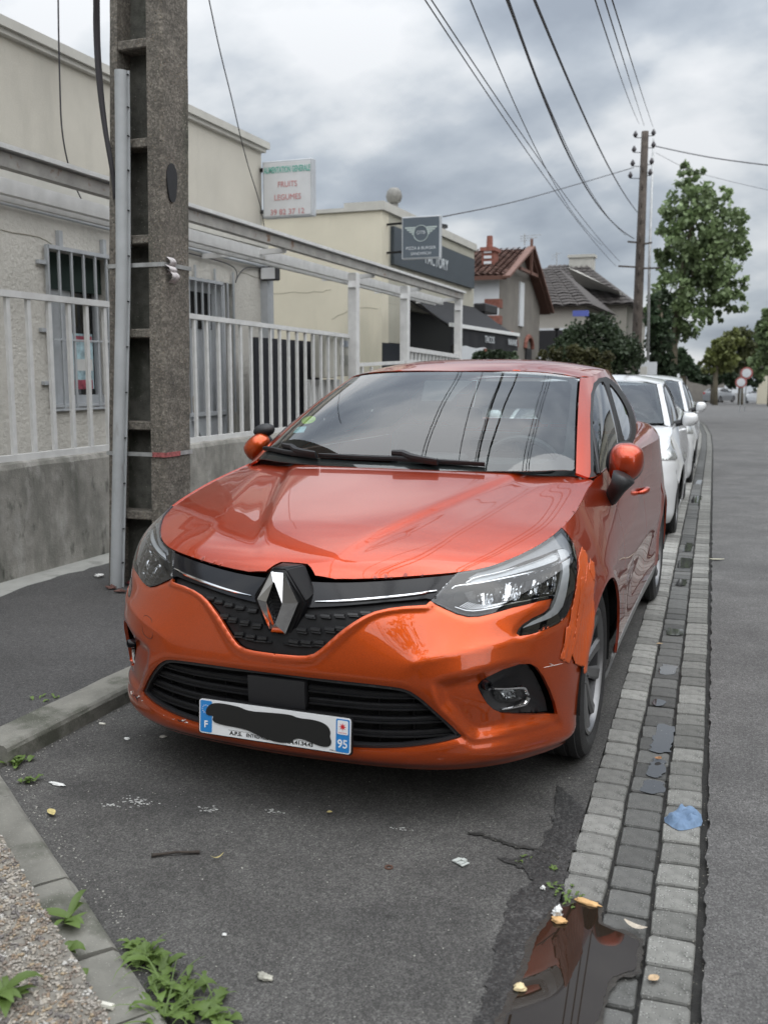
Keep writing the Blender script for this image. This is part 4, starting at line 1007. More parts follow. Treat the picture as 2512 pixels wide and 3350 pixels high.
# orange repair tape over the corner
M_tape = mat('orange_tape', (.52, .085, .013), rough=.34, var=.04, vscale=60, coat=.3)
DE = lambda u, v: E_(u, v)
def tape(pts, off, seed):
    P = trace(E_, pts, BELT, (0, 1.6, 0, TT)); P = resample(P, .012); rj = np.random.RandomState(seed); P = P+rj.normal(0, .0016, P.shape); x, y = P[:, 0], P[:, 1]
    if (x*np.roll(y, -1)-np.roll(x, -1)*y).sum() < 0: P = P[::-1]
    rr = random.Random(seed); k = [rr.uniform(130, 480) for _ in range(4)]; ph = [rr.uniform(0, 6) for _ in range(4)]; sl = [rr.uniform(-.35, .35) for _ in range(4)]
    def dp(st):
        d = 0
        d = np.maximum(np.maximum(bump_disp(st), .010*np.exp(-(segdist(st, ARF)/.035)**2)), 0)
        for a, b, c_ in zip(k, ph, sl): d = d+.0009*np.abs(np.sin((st[:, 0]+c_*st[:, 1])*a+b+1.2*np.sin(st[:, 1]*17+b)))
        return d
    panel('tape_strip', BELT, P, h=.0045, material=M_tape, mirror='single', off=off, disp=dp, gap=0, lip=.0008, parent=car, sharp=False)
tape([(1243,-585),(1270,-555),(1297,-500),(1300,-370),(1285,-200),(1262,0),(1215,240),(1160,380),(1130,475),(1080,450),(1050,430),(1085,300),(1120,150),(1160,-50),(1190,-200),(1205,-330),(1210,-480)], .0008, 1)
tape([(1290,-430),(1325,-440),(1355,-410),(1362,-300),(1345,-150),(1338,0),(1325,120),(1305,330),(1290,480),(1285,555),(1230,552),(1240,500),(1180,470),(1150,380),(1158,300),(1190,150),(1215,0),(1240,-200)], .0018, 2)
tape([(1312,-470),(1350,-440),(1358,-330),(1352,-270),(1325,-330),(1300,-380)], .003, 3)
tape([(1100,150),(1130,130),(1150,170),(1118,330),(1092,425),(1070,432),(1085,320)], .0022, 4)
tape([(1225,-300),(1262,-310),(1255,-60),(1200,250),(1172,330),(1180,200),(1205,0)], .003, 5)
# scuffs on the bumper
M_scr = mat('bare_scratch', (.62, .56, .52), rough=.7, var=.3, vscale=90)
for pts in ([(905,508),(960,496),(1075,470)], [(955,470),(985,482),(1000,492)], [(625,1282),(700,1275),(760,1268)], [(330,1330),(348,1300),(380,1284)]):
    v, f = strip(BELT, trace(E_, pts, BELT, BX), [.0004, .0018, .0004], .0006, .001 if pts[0][0] != 905 else .0012); mobj('scratch', v, f, M_scr, car)

# divider of the small front quarter light, on both sides
dv4 = locate(GH, [(1937, 1400), (1950, 1480), (1967, 1560)], (gs(3.25), gs(9.2), 0, GT)); ribbon('window_divider', GH, dv4, .018, .006, M_satin, car, off=-.003)
# washer nozzles and bonnet badge gap stay plain; tow-eye cover outline on the left of the bumper
tw = trace(A_, [(330,1370),(300,1400),(300,1560),(340,1615),(395,1628),(412,1560),(400,1430),(370,1385)], BELT, BX) if False else None

# scrapes along the lower left lip of the bumper, and the tow-eye cover outline
BXN = (-1.25, 0, 0, TT); rs = random.Random(4)
base_l = trace(B_, [(165,880),(190,940),(235,965),(290,1010),(330,1075),(385,1110),(440,1135),(520,1150),(600,1175),(680,1200),(760,1215),(850,1245)], BELT, BXN)
rl = resample(base_l, .010, False)
for i in range(0, len(rl)-3, 2):
    if rs.random() < .72:
        p = [rl[i]+[rs.uniform(-.004, .004), rs.uniform(-.002, .012)] for _ in range(1)][0]; q_ = [p]
        for _ in range(rs.choice((2, 3, 4))): q_.append(q_[-1]+[rs.uniform(.003, .009), rs.uniform(-.007, .007)])
        v, f = strip(BELT, np.array(q_), [.0006, rs.uniform(.0014, .004), .0006], .0006, .0006, n=8); mobj('scratch', v, f, M_scr if rs.random() < .6 else M_blk, car)
tow = smooth_poly(trace(A_, [(330,1372),(302,1400),(298,1480),(302,1560),(345,1612),(395,1628),(410,1590),(410,1470),(395,1410),(360,1380)], BELT, BXN), 1)
v, f = strip(BELT, np.concatenate([tow, tow[:1]]), .0016, .0004, float(bump_disp(tow*[-1, 1]).mean())+.0006, n=60); mobj('tow_cover_line', v, f, mat('seam_shadow', (.10, .02, .004), rough=.6), car)
# ------------------------------------------------------------------ ground, road, pavement
def xr(y):                                            # right-hand edge of the paved gutter
    return float(np.interp(y, [-8, -.6, .17, 2.4, 7.8, 19, 26, 34, 44, 56, 70, 90], [1.44, 1.281, 1.263, 1.188, 1.00, .62, .33, -.15, -1.1, -3.2, -7, -15]))
gzf = ground_z
def gz2(x, y): return gzf(y)
M_asph = mat('asphalt', (.080, .077, .073), rough=.86, var=.30, vscale=3.0, detail=14, bump=.006, bscale=150, stones=(260, .66, 1.6), flecks=[((.34, .33, .30), 60, .15, .93), ((.016, .016, .015), 120, .26, .55)],
             stain=[((.040, .039, .038), 1.0, .53, .13, 1), ((.105, .102, .095), 1.9, .58, .16, 1), ((.028, .028, .028), 4.5, .66, .06, 1)])
M_road = mat('road_asphalt', (.108, .105, .102), rough=.84, var=.26, vscale=3.0, detail=14, bump=.005, bscale=160, stones=(240, .72, 1.45), flecks=[((.026, .026, .025), 120, .28, .5)],
             stain=[((.075, .073, .071), .6, .52, .16, 1)])
M_patch = mat('pavement_asphalt', (.062, .060, .059), rough=.85, var=.25, vscale=1.4, detail=9, bump=.003, bscale=230, stones=(230, .66, 1.5), flecks=[((.30, .30, .28), 40, .08, .88)])
M_kerb = mat('kerb_concrete', (.185, .180, .158), rough=.9, var=.22, vscale=7, bump=.0025, bscale=120, stain=[((.075, .078, .060), 3.2, .52, .12, 1), ((.045, .045, .04), 9, .62, .10, 1)], flecks=[((.30, .29, .26), 160, .25, .7)])
M_conc = mat('pale_concrete', (.30, .30, .28), rough=.9, var=.18, vscale=4, bump=.002, bscale=110, stain=[((.13, .13, .12), 2.6, .55, .15, 1)])
M_wallc = mat('stained_render', (.27, .26, .235), rough=.92, var=.25, vscale=9, detail=10, bump=.005, bscale=70, stain=[((.11, .11, .095), 3.1, .46, .26, .35), ((.40, .39, .365), 6.5, .54, .22, .5), ((.060, .062, .052), 11, .57, .16, .45)])
M_dirt = mat('gutter_dirt', (.022, .021, .019), rough=.8, var=.4, vscale=30, bump=.004, bscale=160, flecks=[((.16, .15, .12), 110, .25, .75)])
M_wet = mat('wet_asphalt', (.034, .033, .032), rough=.55, var=.35, vscale=9, detail=10, bump=.006, bscale=150, stones=(190, .45, 2.0), flecks=[((.20, .19, .17), 80, .14, .90)])
def sheet(name, xs_fn, ys, z, material, nx=10, jag=(0, 0), kind='structure', label=None):
    v = []; f = []
    for y in ys:
        a, b = xs_fn(y); a += random.uniform(-jag[0], jag[0]); b += random.uniform(-jag[1], jag[1])
        for k in range(nx): x = a+(b-a)*k/(nx-1); v.append((x, y, gzf(y)+z))
    for j in range(len(ys)-1):
        for k in range(nx-1): i = j*nx+k; f.append((i, i+1, i+nx+1, i+nx))
    o = mobj(name, v, f, material); tag(o, label, kind=kind); return o
yv = np.r_[np.linspace(-12, 6, 30), np.linspace(6.5, 40, 60), np.linspace(41, 130, 60)]
sheet('ground', lambda y: (-60, 70), np.r_[np.linspace(-40, 6, 12), np.linspace(7, 130, 60), [160, 260, 500]], -.045, M_road, 6)
sheet('parking_bay', lambda y: (-1.06, xr(y)-.352), np.r_[np.linspace(-12, 30, 200)], 0, M_asph, 8)
yj = np.r_[np.arange(-6, 8, .02), np.arange(8, 40, .2), np.arange(40, 126, 2)]
sheet('road', lambda y: (xr(y)+.016+.010*mnoise.noise(Vector((y*9, 0, 0)))+.007*mnoise.noise(Vector((y*34, 3, 0))), 9.0+max(0, y-40)*.1), yj, .002, M_road, 6, jag=(.0015, 0))
sheet('gutter_bed', lambda y: (xr(y)-.375, xr(y)+.05), np.r_[np.arange(-6, 8, .25), np.arange(8, 60, 1.0)], -.018, M_dirt, 3)
# dark damp margin of the bay around the missing setts
mg = [tuple(hit(u, v_, z=0)[:2]) for u, v_ in ((1205,1700),(1190,1790),(1150,1850),(1075,1858),(1135,1880),(1150,1905),(1120,1925),(1095,1950),(1090,2000),(1072,2040),(1068,2075),(1050,2120),(1040,2170),(1018,2240),(1000,2330))]+[(.93,-1.25),(.93,-.2),(.915,.0),(.905,.36)]
mgj = [(x+random.uniform(-.008, .008), y+random.uniform(-.008, .008)) for x, y in resample(np.array(mg), .02)]
tri = tessellate_polygon([[Vector((x, y, 0)) for x, y in mgj]]); o = mobj('damp_patch', [(x, y, .004) for x, y in mgj], [t for t in tri], M_wet); tag(o, kind='structure'); fix_normals(o)
# crack across the bay
ck = [(.60, .06), (.64, .065), (.70, .045), (.75, .03), (.80, .035), (.86, .03), (.885, .0)]
ck = resample(np.array(ck), .01, False); cv = []
for i, (x, y) in enumerate(ck):
    wdt = .004+.006*abs(math.sin(i*1.7)); jx = random.uniform(-.003, .003); jy = random.uniform(-.004, .004); cv += [(x+jx, y-wdt*random.uniform(.4, 1.5)+jy, .0045), (x+jx, y+wdt*random.uniform(.4, 1.5)+jy, .0045)]
o = mobj('crack', cv, [(2*i, 2*i+2, 2*i+3, 2*i+1) for i in range(len(ck)-1)], M_dirt); tag(o, kind='structure')

# gutter setts: three courses
def sett_mat(name, base, wet):
    m = mat(name, base, rough=.62 if wet else .85, var=.22, vscale=26, bump=.0030, bscale=170, flecks=[((.42, .42, .40) if not wet else (.20, .20, .19), 150, .28, .62), ((.03, .03, .03), 170, .28, .6)], stain=[((.045, .046, .040), 7, .57, .12, 1)])
    nt = m.node_tree; b = [n for n in nt.nodes if n.type == 'BSDF_PRINCIPLED'][0]; l = b.inputs['Base Color'].links[0]; src = l.from_socket
    oi = N(nt, 'ShaderNodeObjectInfo'); r = N(nt, 'ShaderNodeMapRange'); r.inputs['To Min'].default_value = .62; r.inputs['To Max'].default_value = 1.22
    nt.links.new(oi.outputs['Random'], r.inputs[0]); vm = N(nt, 'ShaderNodeVectorMath', operation='SCALE'); nt.links.new(src, vm.inputs[0]); nt.links.new(r.outputs[0], vm.inputs['Scale']); nt.links.new(vm.outputs[0], b.inputs['Base Color'])
    return m
M_s1 = sett_mat('sett_dry', (.255, .252, .235), False); M_s2 = sett_mat('sett_damp', (.100, .100, .094), True); M_s3 = sett_mat('sett_worn', (.185, .184, .170), False)
def sett_mesh(i, mt):
    r = random.Random(100+i); n = 5; w, l, h = .1095, .1170, .05; out = []
    for (x, y) in ((-1, -1), (1, -1), (1, 1), (-1, 1)):
        for a in ((.86, 1), (1, .86)) if x*y > 0 else ((1, .86), (.86, 1)): out.append((x*a[0]*w/2+r.uniform(-.0022, .0022), y*a[1]*l/2+r.uniform(-.0022, .0022)))
    cx = [math.atan2(q[1], q[0]) for q in out]; out = [q for _, q in sorted(zip(cx, out))]; k = len(out)
    tz = [r.uniform(-.002, .002) for _ in out]
    v = [(x, y, -h) for x, y in out]+[(x, y, -.005+a) for (x, y), a in zip(out, tz)]+[(x*.955, y*.955, a*.5) for (x, y), a in zip(out, tz)]+[(0, 0, r.uniform(.0, .002))]
    f = [(i, (i+1) % k, k+(i+1) % k, k+i) for i in range(k)]+[(k+i, k+(i+1) % k, 2*k+(i+1) % k, 2*k+i) for i in range(k)]+[(2*k+i, 2*k+(i+1) % k, 3*k) for i in range(k)]
    me = bpy.data.meshes.new('sett'); me.from_pydata(v, [], f); me.materials.append(mt); me.polygons.foreach_set('use_smooth', [False]*len(f)); return me
gut = empty('paved_gutter', (1.1, 2, 0), 0, kind='structure')
SM = [[sett_mesh(i*3+j, mt) for i in range(5)] for j, mt in enumerate((M_s1, M_s2, M_s3))]
rest = [[], [], []]; cnt = 0; PITCH = .1275
for r_ in range(0, 330):
    y = -1.27+r_*PITCH
    for c in range(3):
        yy = y+(0, -.02, .03)[c]
        if c == 0 and yy < -.13: continue
        ang = math.atan2(xr(yy+.5)-xr(yy-.5), 1.0); x = xr(yy)-.118*(2-c)-.059; z = gzf(yy)+(.003, -.006, .002)[c]+random.uniform(-.002, .002)
        if cnt < 300:
            o = bpy.data.objects.new('sett', SM[c][random.randrange(5)]); COL.objects.link(o); o.parent = gut; o.matrix_parent_inverse = Matrix.Translation((-1.1, -2, 0))
            o.location = (x+random.uniform(-.002, .002), yy+random.uniform(-.002, .002), z); o.rotation_euler = (random.uniform(-.012, .012), random.uniform(-.012, .012)+(.03, 0, -.03)[c], -ang+random.uniform(-.015, .015)); cnt += 1
        else: rest[c].append((x, yy, z, ang))
far = MB(); mats_ = [M_s1, M_s2, M_s3]; idx = []
v = []; f = []; mi = []
for c in range(3):
    for (x, y, z, a) in rest[c]:
        me = SM[c][random.randrange(5)]; k = len(v); M = Matrix.Translation((x, y, z)) @ Matrix.Rotation(-a, 4, 'Z')
        v += [tuple(M @ p.co) for p in me.vertices]; f += [tuple(i+k for i in p.vertices) for p in me.polygons]; mi += [c]*len(me.polygons)
o = mobj('far_setts', v, f, mats_, gut); o.matrix_parent_inverse = Matrix.Translation((-1.1, -2, 0)); o.data.polygons.foreach_set('material_index', mi); o['kind'] = 'stuff'

# puddles
M_water = mat('puddle_water', (.020, .014, .010), rough=.015, spec=.5); 
nt_ = M_water.node_tree; b_ = [n for n in nt_.nodes if n.type == 'BSDF_PRINCIPLED'][0]; b_.inputs['IOR'].default_value = 1.45
def puddle(pts, z, jag=.0035, label=None, sm=2):
    p = resample(np.array(pts), .015); p = [(x+random.uniform(-jag, jag), y+random.uniform(-jag, jag)) for x, y in p]
    p = smooth_poly(np.array(p), sm); t = tessellate_polygon([[Vector((x, y, 0)) for x, y in p]]); o = mobj('puddle', [(x, y, z) for x, y in p], list(t), M_water); fix_normals(o); tag(o, kind='structure')
    if o.data.polygons[0].normal.z < 0: o.data.flip_normals()
    return o
o = puddle([(.915,-.25),(.97,-.200),(1.03,-.188),(1.05,-.29),(1.11,-.300),(1.152,-.32),(1.158,-.46),(1.107,-.51),(1.10,-.62),(1.10,-.80),(1.16,-1.2),(.775,-1.2),(.83,-.95),(.885,-.78),(.892,-.6),(.888,-.42)], .0049, jag=.006); o.name = 'silt_margin'; o.data.materials[0] = mat('wet_silt', (.030, .027, .022), rough=.30, var=.4, vscale=40, bump=.003, bscale=150)
puddle([(.925,-.27),(.97,-.215),(1.022,-.20),(1.036,-.29),(1.10,-.315),(1.14,-.33),(1.147,-.45),(1.095,-.50),(1.09,-.62),(1.085,-.80),(1.15,-1.2),(.80,-1.2),(.85,-.95),(.905,-.78),(.912,-.6),(.905,-.42)], .0058)
M_water = mat('wet_film', (.05, .05, .05), rough=.03, spec=.5); [n for n in M_water.node_tree.nodes if n.type == 'BSDF_PRINCIPLED'][0].inputs['IOR'].default_value = 2.0
for (y0, y1, a, b) in ((.56, .66, .30, .90), (.70, .86, .40, .85), (.93, 1.22, .35, .97), (1.45, 1.52, .2, .6), (1.9, 2.05, .2, .8), (2.62, 2.75, .2, .9), (3.9, 4.1, .25, .75), (4.5, 4.9, .1, .9), (5.2, 5.6, .3, .8), (8.0, 9.0, .1, .9), (10.5, 11.2, .2, .8)):
    x0 = xr(y0)-.236; w_ = .118; m_ = (y0+y1)/2
    puddle([(x0+a*w_, y0), (x0+(a+b)/2*w_, y0-.015), (x0+b*w_, y0+.01), (x0+b*w_*1.03, m_), (x0+b*w_, y1), (x0+a*w_*1.2, y1+.01), (x0+a*w_, m_)], gzf(m_)-.0022, jag=.007, sm=1)

# kerbs and pavement
kb = empty('kerb', (-1.13, 2, 0), 0, kind='structure')
def kerb_stone(a, b, w, h, side, parent, seed):
    """one kerb stone from a to b (front edge), width w to the left, rounded front arris"""
    r = random.Random(seed); a = Vector((*a, 0)); b = Vector((*b, 0)); d = (b-a).normalized(); n = Vector((-d.y, d.x, 0))*side; L = (b-a).length
    prof = [(0, -.10), (.004, h-.022), (.010, h-.008), (.022, h), (w*.5, h+.001), (w-.008, h), (w, h-.010), (w, -.10)]
    k = max(2, int(L/.12)); v = []; f = []
    for i in range(k+1):
        p = a+d*(.004+(L-.008)*i/k)
        for j, (q, z) in enumerate(prof): v.append(p+n*(q+(r.uniform(-.002, .002) if 0 < j < 7 else 0))+Vector((0, 0, z+(r.uniform(-.0018, .0018) if 0 < j < 7 else 0)+gzf(p.y))))
    m_ = len(prof)
    for i in range(k):
        for j in range(m_-1): f.append((i*m_+j, i*m_+j+1, (i+1)*m_+j+1, (i+1)*m_+j))
    f += [tuple(range(m_)), tuple(range(k*m_, (k+1)*m_))[::-1]]
    o = mobj('kerb_stone', v, f, M_kerb, parent); fix_normals(o); o.matrix_parent_inverse = Matrix.Translation(-parent.location); return o
y = -.03
while y < 26: kerb_stone((-1.045, y), (-1.045, y+1.0), .175, .07, 1, kb, int(y*10)); y += 1.008
kb2 = empty('bay_end_kerb', (-.3, -.7, 0), 0, kind='structure')
P0 = Vector((-1.09, -.045, 0)); Dk = Vector((.815, -.58, 0)).normalized()
for i, (s0, s1) in enumerate(((0.02, .94), (.95, 1.33), (1.335, 1.60), (1.605, 2.4))):
    a = P0+Dk*s0; b = P0+Dk*s1; kerb_stone((a.x, a.y), (b.x, b.y), .16, .020+.004*(i % 2), -1, kb2, i+90)
sheet('pavement', lambda y: (-2.78+.06*math.sin(y*1.3)+.03*math.sin(y*5), -1.215), np.arange(-6, 30, .1), .066, M_patch, 6, jag=(.02, .006))
sheet('pavement_edge', lambda y: (-3.05, -2.70), np.arange(-6, 30, .3), .060, M_conc, 4)
sheet('verge_asphalt', lambda y: (-6, -1.2+(-.05-y)*1.4), np.arange(-6, -.02, .2), -.004, M_asph, 6)

# pebble-dashed slab in the near corner
slab = empty('pebble_slab', (-.5, -1.2, 0), 0, 'exposed pebble concrete slab filling the near left corner beside the kerb', 'slab')
e0, e1 = Vector((-.62, -.555, .105)), Vector((.25, -1.17, .105)); dE = (e1-e0).normalized(); nE = Vector((-dE.y, dE.x, 0)); 
if nE.x > 0: nE = -nE
# keep the slab on the near-left side of its edge
if (Vector((-1.5, -2, 0))-e0).dot(nE) < 0: nE = -nE
a = e0-dE*1.2; b = e1+dE*.8; ring = []
for i in range(60): p = a.lerp(b, i/59); ring.append(p+nE*random.uniform(-.006, .006))
back = [b+nE*1.6, a+nE*1.6]; pts = ring+back; n = len(pts)
o = mobj('mortar', [(p.x, p.y, .098) for p in pts]+[(p.x, p.y, -.05) for p in pts], [tuple(range(n)), tuple(range(n, 2*n))[::-1]]+[(i, n+i, n+(i+1) % n, (i+1) % n) for i in range(n)], mat('mortar', (.20, .185, .16), rough=.95, var=.3, vscale=40, bump=.003, bscale=200), slab); fix_normals(o); o.matrix_parent_inverse = Matrix.Translation(-slab.location)
M_peb = mat('pebbles', (.36, .31, .25), rough=.6, bump=.001, bscale=300)
nt_ = M_peb.node_tree; b_ = [q for q in nt_.nodes if q.type == 'BSDF_PRINCIPLED'][0]
tc = N(nt_, 'ShaderNodeTexCoord'); vo = N(nt_, 'ShaderNodeTexVoronoi'); vo.inputs['Scale'].default_value = 62; nt_.links.new(tc.outputs['Object'], vo.inputs['Vector'])
sx_ = N(nt_, 'ShaderNodeSeparateXYZ'); nt_.links.new(vo.outputs['Color'], sx_.inputs[0]); rp = N(nt_, 'ShaderNodeValToRGB'); rp.color_ramp.interpolation = 'CONSTANT'
cols = [(p__, tuple(c__*.72 for c__ in q__)) for p__, q__ in [(.0, (.34, .30, .25)), (.18, (.46, .42, .37)), (.36, (.26, .21, .17)), (.5, (.52, .47, .40)), (.64, (.36, .27, .19)), (.76, (.20, .18, .17)), (.88, (.62, .60, .56)), (.95, (.46, .36, .24))]]
rp.color_ramp.elements[0].color = (*cols[0][1], 1); rp.color_ramp.elements[1].position = cols[-1][0]; rp.color_ramp.elements[1].color = (*cols[-1][1], 1)
for p_, c_ in cols[1:-1]: q = rp.color_ramp.elements.new(p_); q.color = (*c_, 1)
nt_.links.new(sx_.outputs[0], rp.inputs[0]); nt_.links.new(rp.outputs[0], b_.inputs['Base Color'])
bm = bmesh.new(); bmesh.ops.create_icosphere(bm, subdivisions=1, radius=1); iv = np.array([v_.co[:] for v_ in bm.verts]); bm.verts.index_update(); fi = np.array([[p.index for p in q.verts] for q in bm.faces]); bm.free()
V = []; Fs = []; r = np.random.RandomState(5); k = 0
for _ in range(15000):
    s_ = r.uniform(.0, .62)**1.0; t_ = r.uniform(-.1, 1.25)
    p = e0+dE*((e1-e0).length*t_)+nE*(s_+ (.0 if r.rand() > .1 else -.004)); px_ = project([p.x, p.y, p.z])
    if px_[0] < -60 or px_[1] > 3420: continue
    sz = r.uniform(.0030, .0064)*np.array([1, r.uniform(.6, .9), r.uniform(.45, .7)]); A = np.array(Matrix.Rotation(r.uniform(0, 6.3), 3, 'Z') @ Matrix.Rotation(r.uniform(-.5, .5), 3, 'X'))
    V.append((iv*(1+r.uniform(-.12, .12, (12, 1)))*sz) @ A.T+[p.x, p.y, .0985+r.uniform(-.001, .003)]); Fs.append(fi+k*12); k += 1
V = np.concatenate(V); Fs = np.concatenate(Fs); o = mobj('pebbles', V, Fs, M_peb, slab, smooth=True); o['kind'] = 'stuff'; o.matrix_parent_inverse = Matrix.Translation(-slab.location)

# ------------------------------------------------------------------ low wall and metal fence
lw = MB(); XW = -3.03
yy = np.arange(-4, 8.01, .12); prof = [(0, .0), (0, .765), (-.012, .795), (-.03, .805), (-.20, .812), (-.215, .79), (-.215, 0)]
v = []; f = []; m_ = len(prof)
for y in yy:
    for j, (q, z) in enumerate(prof): v.append((XW+q+(random.uniform(-.003, .003) if 0 < j < 6 else 0), y, z+(random.uniform(-.004, .004) if 0 < j < 6 else 0)+(-.02 if y > 3.9 and z > .5 else 0)))
for i in range(len(yy)-1):
    for j in range(m_-1): f.append((i*m_+j, i*m_+j+1, (i+1)*m_+j+1, (i+1)*m_+j))
f += [tuple(range(m_)), tuple(range((len(yy)-1)*m_, len(yy)*m_))[::-1]]
o = mobj('low_wall', v, f, M_wallc); fix_normals(o); tag(o, 'low stained rendered wall under the white railings behind the concrete pole', 'wall')
M_wp = mat('white_paint_metal', (.60, .60, .59), rough=.55, var=.10, vscale=9, bump=.0008, bscale=120, stain=[((.30, .27, .22), 7, .66, .10, .5), ((.09, .08, .07), 21, .72, .06, 1)])
M_wpg = mat('grey_paint_metal', (.42, .44, .46), rough=.5, var=.10, vscale=9, bump=.0006, bscale=120)
def fence(y0, y1, bars, zt0, zt1, zb, x, label, th=.032, foot=True):
    fe = empty('railing', (x, y0, 0), 0, label, 'railing'); sh = Matrix.Translation((-x, -y0, 0))
    def bld(mb, nm, mt=M_wp): o = mb.build(nm, mt, fe); o.matrix_parent_inverse = sh; return o
    zt = lambda y: zt0+(zt1-zt0)*(y-y0)/(y1-y0)
    b = MB(); b.bar((x, y0, zt(y0)), (x, y1, zt(y1)), .045, .042); bld(b, 'top_rail')
    b = MB(); b.bar((x, y0, zb+.025), (x, y1, zb+.025), .040, .045); bld(b, 'bottom_rail')
    first = None
    for y in bars:
        if first is None:
            b = MB(); b.bar((0, 0, zb+.048), (0, 0, zt(y)-.021), th, th*.75, up=(1,0,0)); first = b.build('bar', M_wp, fe); first.matrix_parent_inverse = sh; first.location = (x, y, 0)
        else:
            o = first.copy(); COL.objects.link(o); o.location = (x, y, (zt(y)-zt(bars[0]))*.5); o.scale.z = 1
    return fe
fence(-1.0, 3.42, [2.375-.2*k for k in range(16)][::-1]+[2.565, 2.765, 2.965, 3.155, 3.36], 1.865, 1.865, .80, XW-.06, 'white vertical-bar railing on the wall left of the concrete pole')
fence(3.95, 7.92, [3.98+.198*k for k in range(20)], 1.85, 1.80, .78, XW-.06, 'white vertical-bar railing on the wall right of the concrete pole')
# open canopy frame: posts and long beams along the yard
cp = empty('canopy_frame', (XW, 8, 0), 0, 'white steel canopy frame with long beams running in front of the shop', 'canopy'); shc = Matrix.Translation((-XW, -8, 0))
def cb(a, b, w_, h_, nm='beam', mt=M_wp):
    q = MB(); q.bar(a, b, w_, h_); o = q.build(nm, mt, cp); o.matrix_parent_inverse = shc; return o
M_rusty = mat('rusty_beam', (.34, .33, .31), rough=.6, var=.2, vscale=6, stain=[((.20, .11, .06), 8, .60, .10, 1)])
for y in (7.96, 9.74, 12.25):
    b = MB(); b.box((XW-.06, y-.05, .05), (XW+.05, y+.05, 2.52), bev=.006); b.bar((XW, y-.07, 2.35), (XW, y+.0, 2.52), .09, .02); o = b.build('post', M_wp, cp); o.matrix_parent_inverse = shc
cb((XW, -3, 2.70), (XW, 12.4, 2.575), .07, .085, 'front_beam', M_rusty)
cb((XW+.02, -3, 2.772), (XW+.02, 12.4, 2.64), .11, .03, 'beam_cap')
cb((XW-.30, -3, 2.63), (XW-.30, 12.3, 2.50), .06, .10)
cb((XW-.42, -3, 2.575), (XW-.42, 12.3, 2.46), .05, .035)
cb((XW-.72, -3, 2.70), (XW-.72, 8.2, 2.62), .05, .06)
for y in (2.0, 6.2, 8.6, 10.4, 12.2): cb((XW, y, 2.62-.008*y), (-3.98 if y < 7.5 else -3.72, y, 2.60-.008*y), .035, .05, 'rafter')
# wall pipes and lamp on the shop
# ------------------------------------------------------------------ grocery shop
XF = -4.0
M_rough = mat('rough_render', (.60, .58, .53), rough=.95, var=.07, vscale=3, bump=.016, bscale=26, stain=[((.40, .39, .36), 1.6, .56, .2, .5)])
M_beige = mat('beige_render', (.50, .475, .415), rough=.92, var=.06, vscale=2, bump=.003, bscale=90, stain=[((.38, .36, .315), 1.1, .55, .2, .35)])
M_cap = mat('coping', (.47, .46, .42), rough=.85, var=.08, vscale=5)
M_glassd = glass('shop_glass', (.30, .33, .33)); M_dkgreen = mat('dark_green_blind', (.010, .028, .022), rough=.7)
shop = empty('grocery_shop', (XF, 3, 0), 0, 'cream rendered shop with barred windows behind the white railings', 'shop'); shs = Matrix.Translation((-XF, -3, 0))
def sp(mb, nm, mt, par=None, **k): o = mb.build(nm, mt, par or shop, **k); o.matrix_parent_inverse = shs if par is None else Matrix.Identity(4); return o
def wall_with_holes(x, y0, y1, z0, z1, holes, th=.25):
    """flank wall facing +x with rectangular openings (y0,y1,z0,z1)"""
    mb = MB(); ys_ = sorted({y0, y1, *[h[0] for h in holes], *[h[1] for h in holes]})
    for a, b in zip(ys_[:-1], ys_[1:]):
        hs_ = sorted([(h[2], h[3]) for h in holes if h[0] <= a+1e-6 and h[1] >= b-1e-6]); z = z0
        for c, d in hs_:
            if c > z: mb.box((x-th, a, z), (x, b, c))
            z = d
        mb.box((x-th, a, z), (x, b, z1))
    return mb
W1 = (3.86, 4.72, 1.09, 2.36); W2 = (5.84, 6.90, .10, 2.33)
sp(wall_with_holes(XF, -14, 7.66, 0, 2.86, [W1, W2]), 'wall', M_rough)
b = MB(); b.box((XF-9, -14, 2.86), (XF-.03, 7.62, 3.90)); sp(b, 'upper_wall', M_beige)
b = MB(); b.box((XF-9, 7.40, .0), (XF-.26, 7.655, 2.858)); sp(b, 'end_wall', M_beige)
b = MB(); b.box((XF-9, -4.0, 3.902), (XF+.045, 7.70, 3.975)).box((XF-9, -4.0, 3.86), (XF+.015, 7.66, 3.90)); sp(b, 'coping', M_cap)
b = MB(); b.box((XF-.002, -4, 2.80), (XF+.03, 7.66, 2.87)); sp(b, 'ledge', M_cap)
b = MB(); b.box((XF, 7.50, 1.4), (XF+.09, 7.645, 2.74)); sp(b, 'corner_post', M_wpg)
for z, x in ((2.72, XF+.03), (2.60, XF+.035)):
    b = MB(); b.tube([(x, -4, z+.05), (x, 3.2, z+.03), (x, 7.5, z-.02)], .018, 8); sp(b, 'wall_pipe', M_wpg, smooth=True)
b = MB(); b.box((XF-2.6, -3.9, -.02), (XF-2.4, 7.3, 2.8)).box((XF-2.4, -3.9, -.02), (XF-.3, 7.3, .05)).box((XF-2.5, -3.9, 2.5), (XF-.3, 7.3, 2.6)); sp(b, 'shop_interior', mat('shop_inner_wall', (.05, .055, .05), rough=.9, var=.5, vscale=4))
for i, (y, z) in enumerate(((3.95, 1.25), (3.95, 1.6), (3.95, 1.95), (4.9, 1.5))):
    b = MB(); b.box((XF-1.6, y, z), (XF-1.1, y+1.6, z+.03))
    for k in range(9): b.box((XF-1.45, y+.08+k*.16, z+.03), (XF-1.2, y+.19+k*.16, z+.03+random.uniform(.12, .25)))
    sp(b, 'shelf', mat('shelf_goods', (.14, .13, .12), rough=.6, var=.8, vscale=9))
M_tube = mat('lit_tube', (.9, .9, .8), emit=((1, .95, .72), 5.0))
